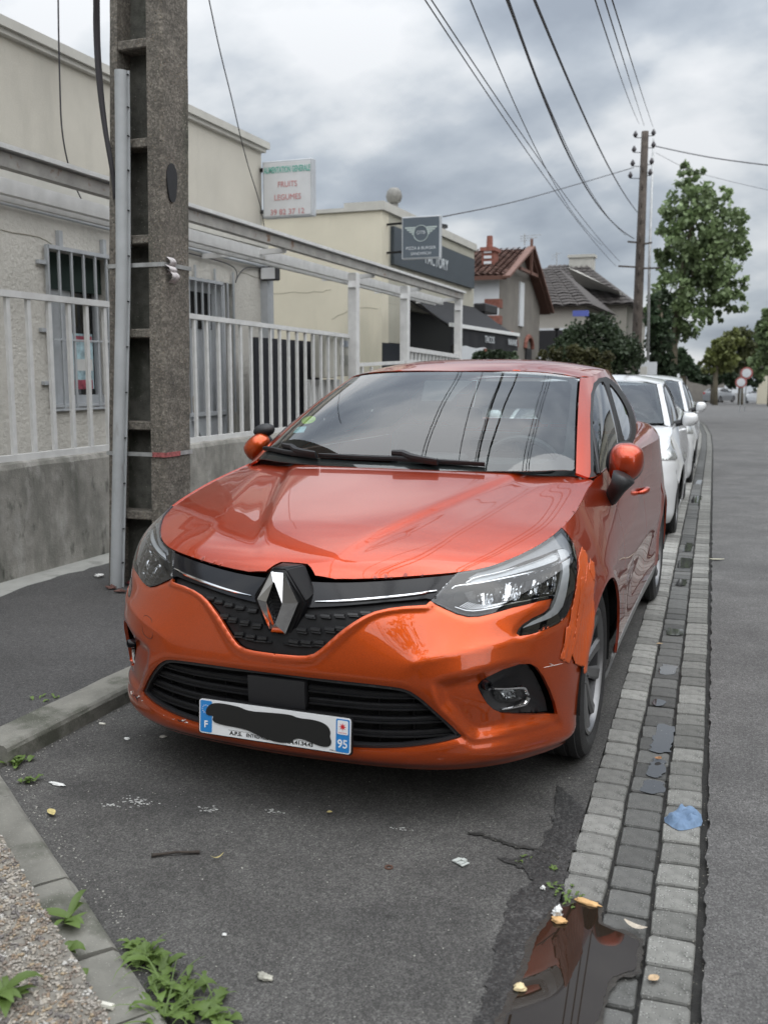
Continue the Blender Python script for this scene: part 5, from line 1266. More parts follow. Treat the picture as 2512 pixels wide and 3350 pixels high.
for tu_, tv_ in ((203, 597), (163, 620)):
    tP = hit(tu_, tv_, x=XF-1.2); b = MB(); b.tube([(tP[0], tP[1]-.30, tP[2]), (tP[0], tP[1]+.45, tP[2])], .022, 8); o = sp(b, 'ceiling_light', M_tube, smooth=True)
# window 1
y0, y1, z0, z1 = W1
wf = MB(); wf.box((XF-.20, y0, z0), (XF-.14, y0+.40, z1-.30)).box((XF-.20, y0+.40, z0), (XF-.15, y0+.47, z1)).box((XF-.20, y1-.06, z0), (XF-.15, y1, z1)).box((XF-.20, y0, z0), (XF-.13, y1, z0+.09))
wf.box((XF-.2, y0, z0-.0), (XF+.03, y1, z0+.02)); w1 = sp(wf, 'window', M_wpg)
def wpart(mb, nm, mt, par, **k): o = mb.build(nm, mt, par, **k); o.matrix_parent_inverse = Matrix.Identity(4); return o
b = MB(); b.box((XF-.185, y0+.4, z0+.09), (XF-.18, y1-.06, z1)); wpart(b, 'pane', M_glassd, w1)
b = MB(); b.box((XF-.19, y0, z1-.30), (XF-.12, y1, z1)); wpart(b, 'blind', M_dkgreen, w1)
b = MB(); b.box((XF-.178, y0+.50, z0+.14), (XF-.176, y1-.08, z0+.62)); wpart(b, 'poster', mat('poster_print', (.40, .55, .66), rough=.5, var=.7, vscale=9), w1)
b = MB(); b.box((XF-.175, y0+.52, z0+.30), (XF-.174, y1-.09, z0+.40)); wpart(b, 'poster_text', mat('poster_paper', (.7, .7, .68), rough=.6), w1)
b = MB(); b.box((XF-.175, y0+.52, z0+.55), (XF-.174, y1-.09, z0+.60)).box((XF-.175, y0+.50, z0+.14), (XF-.174, y1-.10, z0+.22)); wpart(b, 'poster_red', mat('poster_red', (.34, .07, .10), rough=.6, var=.5, vscale=20), w1)
gr = MB(); gr.bar((XF+.03, y0-.02, z0-.02), (XF+.03, y0-.02, z1+.02), .03, .02); gr.bar((XF+.03, y1+.05, z0-.3), (XF+.03, y1+.05, z1+.02), .05, .03); gr.bar((XF+.03, y0-.02, z1+.01), (XF+.03, y1+.05, z1+.01), .03); gr.bar((XF+.03, y0-.02, z0-.02), (XF+.03, y1+.05, z0-.02), .02)
gr.bar((XF+.035, y0, z0+.55), (XF+.035, y1, z0+.55), .015)
for (yy_, zz_) in ((y0+.15, z1+.06), (y0+.72, z1+.06), (y1+.02, z1+.06)): gr.box((XF, yy_-.02, zz_-.06), (XF+.04, yy_+.02, zz_+.09))
for zz_ in (z0+.20, z0+.62, z1-.12): gr.box((XF, y0-.12, zz_-.015), (XF+.035, y0, zz_+.015))
g1 = sp(gr, 'window_grille', M_wpg)
for k in range(6): b = MB(); yb_ = y0+.12+k*.155; b.bar((XF+.03, yb_, z0-.02), (XF+.03, yb_, z1), .018, .018, up=(1,0,0)); wpart(b, 'bar', M_wpg, g1)
# window / door 2
y0, y1, z0, z1 = W2
b = MB(); b.box((XF-.18, y0, z0), (XF-.14, y1, z1)); d2_ = sp(b, 'door', M_wpg)
b = MB(); b.box((XF-.138, y0+.16, z1-.50), (XF-.130, y1-.28, z1-.12)); wpart(b, 'pane', M_dark, d2_)
b = MB(); b.box((XF-.12, y0+.05, z0+.65), (XF-.10, y0+.42, z0+1.03)); wpart(b, 'notice_board', mat('wood_panel', (.26, .19, .11), rough=.7, var=.4, vscale=14), d2_)
gr = MB(); gr.bar((XF+.03, y0, z0), (XF+.03, y0, z1), .04, .03); gr.bar((XF+.03, y0, z1-.02), (XF+.03, y0+.75, z1-.02), .03); gr.bar((XF+.03, y0+.75, z0), (XF+.03, y0+.75, z1-.02), .03); gr.bar((XF+.03, y0, .95), (XF+.03, y0+.75, .95), .04); gr.box((XF+.01, y0, .1), (XF+.02, y0+.75, .94)); gr.bar((XF+.035, y0+.1, .9), (XF+.035, y0+.65, .2), .03)
g2 = sp(gr, 'door_grille', M_wpg)
for k in range(8): b = MB(); yb_ = y0+.08+k*.128; b.bar((XF+.03, yb_, .95), (XF+.03, yb_, z1+.12*(k % 3 == 1)), .018, .018, up=(1,0,0)); wpart(b, 'bar', M_wpg, g2)
fl = MB(); fl.box((-3.985, 7.46, 2.42), (-3.775, 7.56, 2.575), bev=.012); fl.bar((XF, 7.60, 2.66), (XF+.10, 7.54, 2.57), .04); flo = fl.build('floodlight', M_satin); tag(flo, 'black floodlight with bright glass fixed at the corner of the shop', 'floodlight')
b = MB(); b.box((-3.968, 7.452, 2.435), (-3.792, 7.457, 2.56)); b.build('lens', mat('frosted_glass', (.72, .73, .74), rough=.3, coat=1), flo)
# cabinet, screen and letter box seen through the railing
M_navy = mat('dark_mesh_panel', (.012, .013, .018), rough=.8, bump=.002, bscale=400)
b = MB(); b.box((-3.53, 6.38, .10), (-3.49, 8.05, 1.74)); tag(b.build('screen_panel', M_navy), 'tall black mesh screen panel standing behind the white railing', 'panel')
M_box = mat('beige_steel', (.44, .43, .38), rough=.5, var=.06, vscale=6)
ya_, yb_, yc_ = [float(hit(u, 750, x=XW-.12)[1]) for u in (702, 727, 764)]
b = MB(); b.box((XW-.30, ya_, 1.32), (XW-.12, yb_-.02, 1.82), bev=.01); mb1 = b.build('letter_box', M_box); tag(mb1, 'plain beige steel cabinet behind the railing beside the black screen', 'cabinet')
b = MB(); b.box((XW-.30, yb_+.01, 1.34), (XW-.12, yc_, 1.82), bev=.01); mb2 = b.build('letter_box', M_box); tag(mb2, 'beige letter box with a slot, next to the canopy post', 'letter box')
b = MB(); b.box((XW-.118, yb_+.10, 1.68), (XW-.112, yc_-.08, 1.75)); b.build('name_plate', mat('grey_label', (.34, .37, .42), rough=.5), mb2)
b = MB(); b.box((XW-.118, yb_+.10, 1.47), (XW-.110, yc_-.08, 1.58)); b.build('slot_flap', mat('slot_metal', (.36, .36, .33), rough=.35, metal=.5), mb2)
b = MB(); b.box((XW-.118, yb_+.16, 1.50), (XW-.108, yb_+.18, 1.54)); b.build('lock', M_blk, mb2)
b = MB()
for k in range(8): b.box((XW-.34, ya_+k*.11, .82), (XW-.31, ya_+.09+k*.11, 1.30))
tag(b.build('slatted_gate', M_wp), 'pale slatted panel under the beige letter boxes', 'gate')
# shop sign
def sign_box(name, x0, x1, y, z0, z1, th, face, label, cat='sign'):
    b = MB(); b.box((x0, y-th/2, z0), (x1, y+th/2, z1), bev=.008); s = b.build(name, M_wpg); tag(s, label, cat)
    b = MB(); b.box((x0+.02, y-th/2-.004, z0+.02), (x1-.02, y-th/2-.001, z1-.02)); b.build('face', face, s); return s
def stext(body, size, x, y, z, mt, par, sx=1.0, rx=90, tilt=0, off=0): return text_obj('lettering', body, size, Matrix.Translation((x, y, z)) @ Matrix.Rotation(math.radians(rx), 4, 'X') @ Matrix.Rotation(tilt, 4, 'Z'), mt, par, .0008, sx=sx, offset=off)
M_face = mat('sign_face', (.56, .57, .58), rough=.45, var=.06, vscale=5); M_teal = mat('faded_green_ink', (.14, .40, .33), rough=.6); M_fred = mat('faded_red_ink', (.50, .20, .20), rough=.6)
s1 = sign_box('shop_sign', -3.98, -3.36, 7.60, 3.12, 3.74, .10, M_face, 'white projecting shop sign listing fruits and vegetables, high on the cream wall')
stext('ALIMENTATION GENERALE', .094, -3.67, 7.542, 3.635, M_teal, s1, sx=.50, off=.002); stext('FRUITS', .088, -3.665, 7.542, 3.475, M_fred, s1, sx=.90); stext('LEGUMES', .088, -3.665, 7.542, 3.335, M_fred, s1, sx=.92); stext('39 82 37 12', .085, -3.67, 7.542, 3.175, M_fred, s1, sx=1.05)
for z in (3.20, 3.66): b = MB(); b.bar((-4.05, 7.60, z), (-3.96, 7.60, z), .04); b.build('bracket', M_blk, s1)

# ------------------------------------------------------------------ burger restaurant
M_cream = mat('cream_render', (.60, .56, .45), rough=.92, var=.07, vscale=1.2, bump=.003, bscale=60, stain=[((.46, .44, .35), .8, .55, .2, .3)])
M_crack = mat('hairline', (.30, .28, .22), rough=.9)
rest_ = empty('restaurant', (-4, 11.4, 0), 0, 'single-storey cream restaurant with a dark fascia and black awning', 'restaurant'); shr = Matrix.Translation((4, -11.4, 0))
def rp_(mb, nm, mt, par=None, **k):
    o = mb.build(nm, mt, par or rest_, **k); o.matrix_parent_inverse = shr if par is None else Matrix.Identity(4); return o
b = MB(); b.box((-14, 11.40, -.1), (-4.0, 11.70, 3.80)); rp_(b, 'side_wall', M_cream)
b = MB(); b.box((-4.28, 11.702, 2.45), (-4.0, 16.6, 3.80)).box((-4.28, 11.702, 1.85), (-4.0, 12.35, 2.448)); b.box((-14, 16.35, -.1), (-4.3, 16.6, 3.7)); rp_(b, 'front_wall', mat('taupe_render', (.40, .385, .32), rough=.9, var=.08, vscale=3, bump=.002, bscale=70))
b = MB(); b.box((-14, 11.36, 3.802), (-3.95, 16.62, 3.86)).box((-4.6, 11.36, 3.86), (-3.95, 16.62, 3.93)); rp_(b, 'parapet', M_cap)
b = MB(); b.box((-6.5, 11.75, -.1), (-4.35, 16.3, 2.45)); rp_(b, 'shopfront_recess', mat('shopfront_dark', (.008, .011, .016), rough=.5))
b = MB(); b.box((-4.02, 11.42, .0), (-3.985, 12.30, 1.84)); rp_(b, 'dark_panel', mat('navy_panel', (.010, .014, .022), rough=.5))
fas = MB(); fas.box((-3.995, 11.78, 3.05), (-3.94, 16.42, 3.62)); fa_ = rp_(fas, 'fascia', mat('slate_fascia', (.045, .058, .070), rough=.45, var=.08, vscale=2))
M_let = mat('sign_lettering', (.55, .58, .60), rough=.5)
text_obj('lettering', 'FACTORY', .27, Matrix.Translation((-3.936, 13.95, 3.30)) @ Matrix.Rotation(math.radians(90), 4, 'Z') @ Matrix.Rotation(math.radians(90), 4, 'X'), M_let, fa_, .004, sx=1.1).matrix_parent_inverse = Matrix.Identity(4)
bl = sign_box('blade_sign', -3.72, -3.11, 11.55, 3.08, 3.70, .08, mat('blade_face', (.085, .105, .125), rough=.5, var=.06, vscale=3), 'dark grey projecting sign with a winged emblem in front of the fascia')
stext('PIZZA & BURGER', .062, -3.415, 11.504, 3.235, M_let, bl, sx=1.0); stext('SANDWICH', .060, -3.415, 11.504, 3.155, M_let, bl, sx=1.0); stext('OTB', .07, -3.415, 11.504, 3.46, M_let, bl, sx=1.0)
M_wing = mat('wing_print', (.42, .48, .46), rough=.5)
for sg in (-1, 1):
    b = MB()
    for k, (l0, l1) in enumerate(((.25, .09), (.22, .09), (.18, .10), (.14, .11))):
        z_ = 3.535-k*.030; xs_ = sorted((-3.415+sg*l0, -3.415+sg*l1)); b.box((xs_[0], 11.502, z_-.011), (xs_[1], 11.505, z_+.011))
    b.build('wing_emblem', M_wing, bl)
b = MB(); pts = [(-3.415+.115*math.cos(a), 11.503, 3.45+.115*math.sin(a)) for a in np.linspace(0, 2*math.pi, 33)]; b.tube(pts, .006, 5, cap=False); b.build('emblem_ring', M_wing, bl)
for z in (3.20, 3.62): b = MB(); b.bar((-4.0, 11.62, z), (-3.70, 11.56, z), .03); b.build('bracket', M_blk, bl)
# awning
M_aw = mat('black_canvas', (.009, .0095, .012), rough=.85, var=.15, vscale=4, bump=.002, bscale=200)
aw = empty('awning', (-3.9, 13, 0), 0, 'black canvas awning on a white front bar over the restaurant', 'awning'); sha = Matrix.Translation((3.9, -13, 0))
def ap_(mb, nm, mt, **k): o = mb.build(nm, mt, aw, **k); o.matrix_parent_inverse = sha; return o
A0, A1 = (-3.98, 12.65, 2.66), (-3.98, 17.0, 2.70); B0, B1 = (-3.20, 12.35, 2.14), (-2.98, 16.05, 2.12)
n_ = 14; v = []; f = []
for i in range(n_+1):
    t = i/n_
    for s_ in (0, .25, .5, .75, 1):
        a = Vector(A0).lerp(Vector(A1), t); b_q = Vector(B0).lerp(Vector(B1), t); p = a.lerp(b_q, s_); p.z -= .03*math.sin(math.pi*s_)*(1+.3*math.sin(t*40)); v.append(p)
for i in range(n_):
    for j in range(4): k = i*5+j; f.append((k, k+1, k+6, k+5))
o = mobj('canvas', v, f, M_aw, aw, smooth=True); o.matrix_parent_inverse = sha
b = MB(); b.bar((B0[0]+.03, B0[1]-.08, B0[2]), (B1[0]+.03, B1[1]+.05, B1[2]), .05, .06); ap_(b, 'front_bar', mat('bright_white', (.72, .73, .72), rough=.4))
v = []; f = []
for i in range(n_*2+1):
    t = i/(n_*2); p = Vector(B0).lerp(Vector(B1), t); v += [(p.x+.02, p.y, p.z-.03), (p.x+.03+.02*math.sin(t*47), p.y, p.z-.32-.015*math.sin(t*25))]
for i in range(n_*2): f.append((2*i, 2*i+1, 2*i+3, 2*i+2))
o = mobj('valance', v, f, M_aw, aw, smooth=True); o.matrix_parent_inverse = sha
dv_ = (Vector(B1)-Vector(B0)).normalized()
for t, tx in ((.50, 'TACOS'), (.88, 'NAANS')):
    p = Vector(B0).lerp(Vector(B1), t); text_obj('lettering', tx, .17, frame((p.x+.062, p.y, p.z-.17), dv_, (0, 0, 1)), M_let, aw, .002).matrix_parent_inverse = sha
b = MB(); b.box((-4.0, 16.6, 2.60), (-3.75, 17.6, 2.78), bev=.02); ap_(b, 'awning_box', M_satin)
b = MB(); b.bar((A0[0], A0[1], A0[2]-.1), (B0[0], B0[1], B0[2]-.02), .03); ap_(b, 'arm', M_blk); b = MB(); b.bar((-3.98, 16.6, 2.4), (B1[0], B1[1], B1[2]-.02), .03); ap_(b, 'arm', M_blk)
# low rail of the restaurant terrace
ra = empty('terrace_rail', (-3.03, 10, 0), 0, 'white slatted terrace rail between canopy posts in front of the restaurant', 'railing'); shx = Matrix.Translation((3.03, -10, 0))
b = MB(); b.bar((XW, 8.0, 1.47), (XW, 9.7, 1.52), .04); b.bar((XW, 9.78, 1.70), (XW, 12.2, 1.64), .06); b.bar((XW, 9.78, 1.54), (XW, 12.2, 1.50), .04); o = b.build('rail', M_wp, ra); o.matrix_parent_inverse = shx
for y in np.r_[np.arange(8.2, 9.7, .30), np.arange(9.85, 12.2, .16)]:
    b = MB(); b.bar((XW, y, .1), (XW, y, 1.45 if y < 9.7 else 1.67), .04, .03, up=(1,0,0)); o = b.build('bar', M_wp, ra); o.matrix_parent_inverse = shx
# hairline cracks in the walls
def hair(pts, nm, par, **k):
    P = np.array([hit(u, v_, **k) for u, v_ in pts]); P = resample(P, .08, False); P = P+np.random.normal(0, .006, P.shape); 
    if 'y' in k: P[:, 1] = k['y']-.001
    else: P[:, 0] = k['x']+.001
    q = MB(); q.tube(P, .004, 4); q.build(nm, M_crack, par).matrix_parent_inverse = Matrix.Translation(-par.location)
hair([(580, 636), (620, 633), (680, 631), (715, 628)], 'crack', rest_, y=11.4); hair([(716, 690), (735, 680), (760, 668), (800, 664), (815, 668)], 'crack', rest_, y=11.4)
hair([(0, 496), (40, 505), (85, 512), (112, 528)], 'crack', shop, x=XF); hair([(515, 588), (560, 600), (572, 603)], 'crack', shop, x=XF)
# roof vents
b = MB(); b.tube([(-4.3, 12.75, 3.85), (-4.3, 12.75, 4.12)], .07, 12)
b.lathe([(0, .14), (.07, .13), (.115, .08), (.135, .0), (.115, -.075), (.07, -.11), (0, -.12)], 20, Matrix.Translation((-4.3, 12.75, 4.24))); tag(b.build('roof_vent', mat('vent_metal', (.20, .195, .18), rough=.6, var=.2, vscale=20), smooth=True), 'round grey ball vent on a pipe on the restaurant roof', 'vent')
b = MB(); b.tube([(-4.6, 16.0, 3.8), (-4.6, 16.0, 4.15)], .10, 10); b.tube([(-4.6, 16.0, 4.20), (-4.6, 16.0, 4.25)], .22, 12); b.tube([(-4.3, 15.8, 3.8), (-4.3, 15.8, 4.05)], .08, 10); tag(b.build('roof_vent', M_satin), 'low flat-capped vents near the far end of the restaurant roof', 'vent')
# ------------------------------------------------------------------ concrete pole
M_pole = mat('pole_concrete', (.165, .150, .128), rough=.92, var=.22, vscale=6, bump=.007, bscale=95, stones=(95, .70, 1.42), flecks=[((.38, .35, .29), 48, .20, .76), ((.035, .032, .028), 40, .20, .68), ((.27, .21, .14), 80, .25, .8)], stain=[((.075, .078, .060), 2.2, .55, .14, .3)])
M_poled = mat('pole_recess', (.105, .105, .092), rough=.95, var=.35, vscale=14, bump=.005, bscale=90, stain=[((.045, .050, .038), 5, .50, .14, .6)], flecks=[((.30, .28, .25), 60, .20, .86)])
YP = 2.30
def xL(z): return -2.352+.047*z
def xR(z): return -1.925+.024*z
pole = empty('concrete_pole', (-2.14, YP+.14, .06), 0, 'ladder-type concrete utility pole rising beside the pavement edge, left of the orange car', 'utility pole'); shp = Matrix.Translation((2.14, -YP-.14, -.06))
def pp(o): o.matrix_parent_inverse = shp; return o
def prismz(mb, fa, fb, y0, y1, zs):
    """vertical prism between x=fa(z) and x=fb(z)"""
    v = []; f = []
    for z in zs: v += [(fa(z), y0, z), (fb(z), y0, z), (fb(z), y1, z), (fa(z), y1, z)]
    for i in range(len(zs)-1):
        for j in range(4): a = i*4+j; b = i*4+(j+1) % 4; f.append((a, b, b+4, a+4))
    f += [(3,2,1,0), tuple(len(v)-4+k for k in range(4))]; mb.add(v, f)
zs = list(np.arange(0, 9.01, .06)); FL, FR_ = .058, .100
jit = [random.uniform(-.002, .002) for _ in range(400)]
sh_ = MB()
v = []; f = []
for i, z in enumerate(zs):                            # outer skin with chamfered arrises, open recess on the front face
    j = jit[i]; a, b = xL(z), xR(z); c = .012
    v += [(a+FL, YP+.13, z), (a+FL, YP, z), (a+c, YP+j*.5, z), (a+j, YP+c, z), (a-j, YP+.27, z), (b-.02, YP+.29, z), (b+j, YP+.27, z), (b-j, YP+c*1.5, z), (b-c*1.5, YP+j*.5, z), (b-FR_, YP, z), (b-FR_, YP+.13, z)]
k = 11
for i in range(len(zs)-1):
    for j in range(k-1): a = i*k+j; f.append((a, a+1, a+1+k, a+k))
sh_.add(v, f); o = pp(sh_.build('shaft', M_pole, pole)); fix_normals(o)
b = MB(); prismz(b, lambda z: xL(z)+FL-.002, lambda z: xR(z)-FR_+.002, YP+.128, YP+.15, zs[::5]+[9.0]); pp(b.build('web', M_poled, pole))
for pv in (92, 308, 517, 720, 920, 1114, -118, -330):
    P = hit(300, pv, y=YP); z = float(P[2]); b = MB(); a_, b_q = xL(z)+FL-.003, xR(z)-FR_+.003
    b.box((a_, YP+.006, z-.026), (b_q, YP+.13, z+.026), bev=.006); pp(b.build('rung', M_pole, pole))
# oval black cover on the street side, steel straps
pz = hit(372, 395, x=xR(2.6)+.002); b = MB(); pts = [(math.cos(a)*.052*(1+.1*math.sin(3*a)), math.sin(a)*.115*(1+.06*math.sin(2*a+1))) for a in np.linspace(0, 2*math.pi, 25)[:-1]]
b.prism(pts, frame((xR(float(pz[2]))+.001, float(pz[1]), float(pz[2])), (0, 1, 0), (0, 0, 1)), .008); pp(b.build('rubber_patch', M_satin, pole))
M_steel = mat('galvanised', (.42, .43, .43), rough=.42, metal=.55, var=.25, vscale=18, bump=.0004, bscale=200)
for pv, mt in ((573, M_steel), (981, M_steel)):
    z = float(hit(300, pv, y=YP)[2]); a, b_q = xL(z), xR(z); s_ = MB()
    s_.box((a-.006, YP-.007, z-.012), (b_q+.006, YP-.004, z+.012)).box((b_q+.003, YP-.004, z-.012), (b_q+.006, YP+.29, z+.012)).box((a-.006, YP-.004, z-.012), (a-.003, YP+.29, z+.012)); pp(s_.build('steel_strap', mt, pole))
z = float(hit(300, 981, y=YP)[2]); s_ = MB(); s_.box((xR(z)-.085, YP-.010, z-.014), (xR(z)+.007, YP-.0075, z+.014)).box((xR(z)+.0065, YP-.0075, z-.014), (xR(z)+.009, YP+.15, z+.014)); pp(s_.build('red_tape', mat('faded_red_tape', (.34, .10, .10), rough=.6, var=.5, vscale=60), pole))
# paper scraps curling off the strap
M_pap = mat('scrap_paper', (.50, .47, .47), rough=.8, var=.45, vscale=55)
for i, (pu, pv, w_, h_) in enumerate(((368, 566, .05, .035), (366, 583, .055, .035), (369, 597, .055, .05))):
    P = hit(pu, pv, x=xR(2)+.012); v = []; f = []
    for a in range(6):
        for c in (0, 1): t = a/5; v.append((P[0]+.02*math.sin(t*3.2)*(1+.4*i), P[1]+(c-.5)*w_*1.4+.012*t, P[2]+(.5-t)*h_*1.5))
    for a in range(5): f.append((2*a, 2*a+1, 2*a+3, 2*a+2))
    o = mobj('paper_scrap', v, f, M_pap, pole, True); pp(o)
# grey conduit up the front of the pole
M_cond = mat('grey_conduit', (.40, .42, .43), rough=.45, var=.12, vscale=5, bump=.0005, bscale=150, stain=[((.22, .21, .20), 5, .60, .10, .3), ((.52, .52, .51), 3, .60, .1, .2)])
cpts = [hit(u, v_, y=YP-.035) for u, v_ in ((251, 1290), (253, 1200), (257, 1000), (261, 800), (265, 600), (264, 400), (263, 250), (262, 153))]
cpts = smooth_poly(np.array(cpts), 1, False)
cd = MB(); cd.tube(cpts, .037, 16); con = cd.build('conduit', M_cond, smooth=True); con.data.set_sharp_from_angle(angle=math.radians(40)); tag(con, 'grey conduit pipe strapped up the front of the concrete pole', 'conduit')
fl_ = MB()
for a, b_q in zip(cpts[:-1], cpts[1:]):
    for sg in (-1, 1): fl_.bar(Vector(a)+Vector((sg*.041, .012, 0)), Vector(b_q)+Vector((sg*.041, .012, 0)), .016, .005, up=(0, 1, 0))
fl_.build('flange', M_cond, con)
for k in range(14):
    t = k/13*.98+.01; i = int(t*(len(cpts)-1)); p = Vector(cpts[i]).lerp(Vector(cpts[min(i+1, len(cpts)-1)]), t*(len(cpts)-1)-i); b = MB(); b.tube([p+Vector((.043, -.004, 0)), p+Vector((.043, .01, 0))], .004, 6); b.build('screw', M_blk, con)

# ------------------------------------------------------------------ cables
M_cab = mat('cable_rubber', (.050, .048, .054), rough=.6)
def cable(name, pts, r, label, group=None, parent=None):
    P = np.array(pts, float)
    for _ in range(3): P = smooth_poly(P, 1, False)
    b = MB(); b.tube(P, r, 6); o = b.build(name, M_cab, parent, smooth=True)
    if parent is None: tag(o, label, 'cable', group)
    return o
cable('drop_cable', [hit(u, v_, y=y_) for u, v_, y_ in ((205, -60, 2.0), (208, 0, 2.05), (207, 60, 2.1), (212, 160, 2.15), (224, 260, 2.2), (240, 350, 2.24), (247, 390, 2.27), (250, 430, 2.29))], .014, 'thick black cable curving down into the grey conduit on the pole')
cable('drop_cable', [hit(u, v_, y=y_) for u, v_, y_ in ((214, -60, 2.1), (214, 30, 2.15), (216, 120, 2.2), (226, 240, 2.25), (240, 340, 2.3), (246, 400, 2.33))], .006, 'thin black cable twisted behind the thick one beside the pole')
cable('drop_cable', [hit(u, v_, x=x_) for u, v_, x_ in ((126, -60, -3.4), (127, 60, -3.4), (130, 180, -3.45), (133, 280, -3.5), (148, 360, -3.6), (172, 425, -3.75), (192, 452, -3.85), (232, 468, -3.9))], .006, 'thin dark cable hanging in front of the cream shop wall left of the pole')
cable('drop_cable', [hit(u, v_, x=x_) for u, v_, x_ in ((440, -60, -2.6), (452, 0, -2.7), (475, 110, -2.9), (503, 220, -3.1), (530, 340, -3.4), (566, 450, -3.7), (572, 500, -3.95))], .005, 'thin cable running down past the shop sign to the wall corner')
cable('wall_cable', [hit(u, v_, x=-3.97) for u, v_ in ((400, 545), (500, 570), (515, 590), (508, 615), (512, 600), (530, 575), (570, 580))], .006, 'dark cable looped along the shop wall beside the floodlight')
YQ = 30.0
def wire(pix, r, label, y_near=5.0):
    """overhead wire: far end on the wooden pole, passing overhead and on behind the camera"""
    n = len(pix); inv0, inv1 = 1/(y_near+3.2), 1/(YQ+3.2); d = [0]
    for a, b in zip(pix[:-1], pix[1:]): d.append(d[-1]+math.hypot(b[0]-a[0], b[1]-a[1]))
    P = [hit(u, v_, y=1/(inv0+(inv1-inv0)*s/d[-1])-3.2) for (u, v_), s in zip(pix, d)]
    # even out the depth noise: x linear in y, z a sagging parabola
    P = np.array(P); A = np.c_[np.ones(n), P[:, 1], P[:, 1]**2]; cz = np.linalg.lstsq(A, P[:, 2], rcond=None)[0]; cx_ = np.linalg.lstsq(A[:, :3], P[:, 0], rcond=None)[0]
    ys_ = np.linspace(y_near, YQ, 30)
    Q = [(cx_[0]+cx_[1]*y+cx_[2]*y*y, y, cz[0]+cz[1]*y+cz[2]*y*y) for y in ys_]
    s0 = cx_[1]+2*cx_[2]*y_near; q0 = cz[1]+2*cz[2]*y_near
    pre = [(Q[0][0]+s0*(y-y_near), y, Q[0][2]+q0*(y-y_near)+.004*(y-y_near)**2) for y in (-22, -16, -10, -5, -2, 1, 3)]
    b = MB(); b.tube(pre+Q, r, 5); o = b.build('overhead_cable', M_cab, smooth=True); tag(o, label, 'cable', 'overhead cables running to the wooden pole'); return o
W_ = [([(1100, 0), (1120, 70), (1160, 170), (1205, 290), (1250, 380), (1300, 455), (1340, 495), (1368, 515)], .013, 'thickest overhead cable, third bundle from the right, sagging to mid height of the wooden pole'),
      ([(1088, 0), (1125, 75), (1175, 200), (1230, 330), (1280, 420), (1320, 480), (1352, 508)], .006, 'faint thin wire just left of the thickest overhead cable'),
      ([(1152, 0), (1180, 60), (1225, 165), (1275, 280), (1330, 390), (1376, 458)], .012, 'dark overhead cable that meets the wooden pole highest of the sagging ones'),
      ([(1015, 0), (1055, 90), (1110, 220), (1180, 370), (1245, 470), (1300, 530)], .006, 'thin overhead wire in the middle of the sky'),
      ([(918, 0), (965, 70), (1040, 180), (1110, 290), (1180, 390), (1250, 480), (1330, 575)], .006, 'leftmost of the overhead wires crossing the sky'),
      ([(930, 0), (980, 70), (1055, 180), (1125, 290), (1195, 390), (1262, 475), (1338, 565)], .006, 'second overhead wire from the left, close to the leftmost one'),
      ([(1286, 0), (1310, 80), (1345, 180), (1380, 268)], .006, 'left one of the three thin wires reaching the top of the wooden pole'),
      ([(1306, 0), (1330, 80), (1365, 190), (1391, 272)], .006, 'middle one of the three thin wires reaching the top of the wooden pole'),
      ([(1322, 0), (1350, 90), (1385, 200), (1410, 275)], .006, 'right one of the three thin wires reaching the top of the wooden pole')]
for pix, r_, lb in W_: wire(pix, r_, lb)
def span(pix, ys_, r, label):
    P = [hit(u, v_, y=y_) for (u, v_), y_ in zip(pix, ys_)]; b = MB(); b.tube(smooth_poly(np.array(P), 2, False), r, 5); o = b.build('overhead_cable', M_cab, smooth=True); tag(o, label, 'cable')
span([(957, 468), (1100, 440), (1240, 400), (1368, 362)], (16, 21, 26, 30), .012, 'straight cable climbing from the restaurant roof to the wooden pole')
span([(1416, 316), (1480, 330), (1560, 345), (1700, 362)], (30, 29, 28, 27), .016, 'cable leaving the pole top towards the upper right')
span([(1416, 330), (1500, 375), (1700, 420)], (30, 30, 30), .006, 'faint wire below the right-hand cable')

# wooden pole
M_wood = mat('weathered_wood', (.075, .062, .052), rough=.9, var=.4, vscale=5, bump=.004, bscale=40)
base = hit(1372, 800, y=YQ); top = hit(1393, 284, y=YQ)
wp_ = MB(); wp_.tube([(base[0], YQ, ground_z(YQ)-.1), tuple(base), tuple((np.array(base)+top)/2), tuple(top)], [.17, .165, .14, .11], 12)
for k in range(12): t = k/12; p = base+(top-base)*(.05+.85*t); wp_.tube([p+[.0, -.17, 0], p+[0, -.15, .25]], .02, 5)
wpo = wp_.build('wooden_pole', M_wood, smooth=True); tag(wpo, 'leaning wooden utility pole with insulators beside the tall tree', 'utility pole')
M_ins = mat('insulator', (.05, .045, .05), rough=.35)
for (u, v_) in ((1372, 290), (1369, 322), (1366, 352), (1361, 378), (1411, 286), (1411, 312), (1407, 348), (1404, 372)):
    P = hit(u, v_, y=YQ-.05); q = MB(); q.tube([P+[0, 0, -.10], P+[0, 0, -.02], P+[0, 0, .04], P+[0, 0, .10]], [.03, .08, .05, .02], 8)
    a = hit(1390 if u < 1390 else 1392, v_+8, y=YQ); q.bar(P+[0, 0, -.10], a, .02); q.build('insulator', M_ins, wpo, smooth=True)
for (a, b_q) in (((1355, 522), (1375, 524)), ((1376, 530), (1408, 524)), ((1335, 575), (1372, 577)), ((1383, 580), (1425, 579))):
    q = MB(); q.bar(hit(*a, y=YQ-.1), hit(*b_q, y=YQ-.1), .05); q.build('crossarm', M_wood, wpo)
sp2 = MB(); sp2.tube([(hit(1402, 800, y=YQ+1)[0], YQ+1, ground_z(YQ)), hit(1402, 560, y=YQ+1), hit(1411, 300, y=YQ+1)], [.05, .045, .03], 8); tag(sp2.build('metal_pole', M_steel, smooth=True), 'thin grey metal pole standing just right of the wooden one', 'pole')

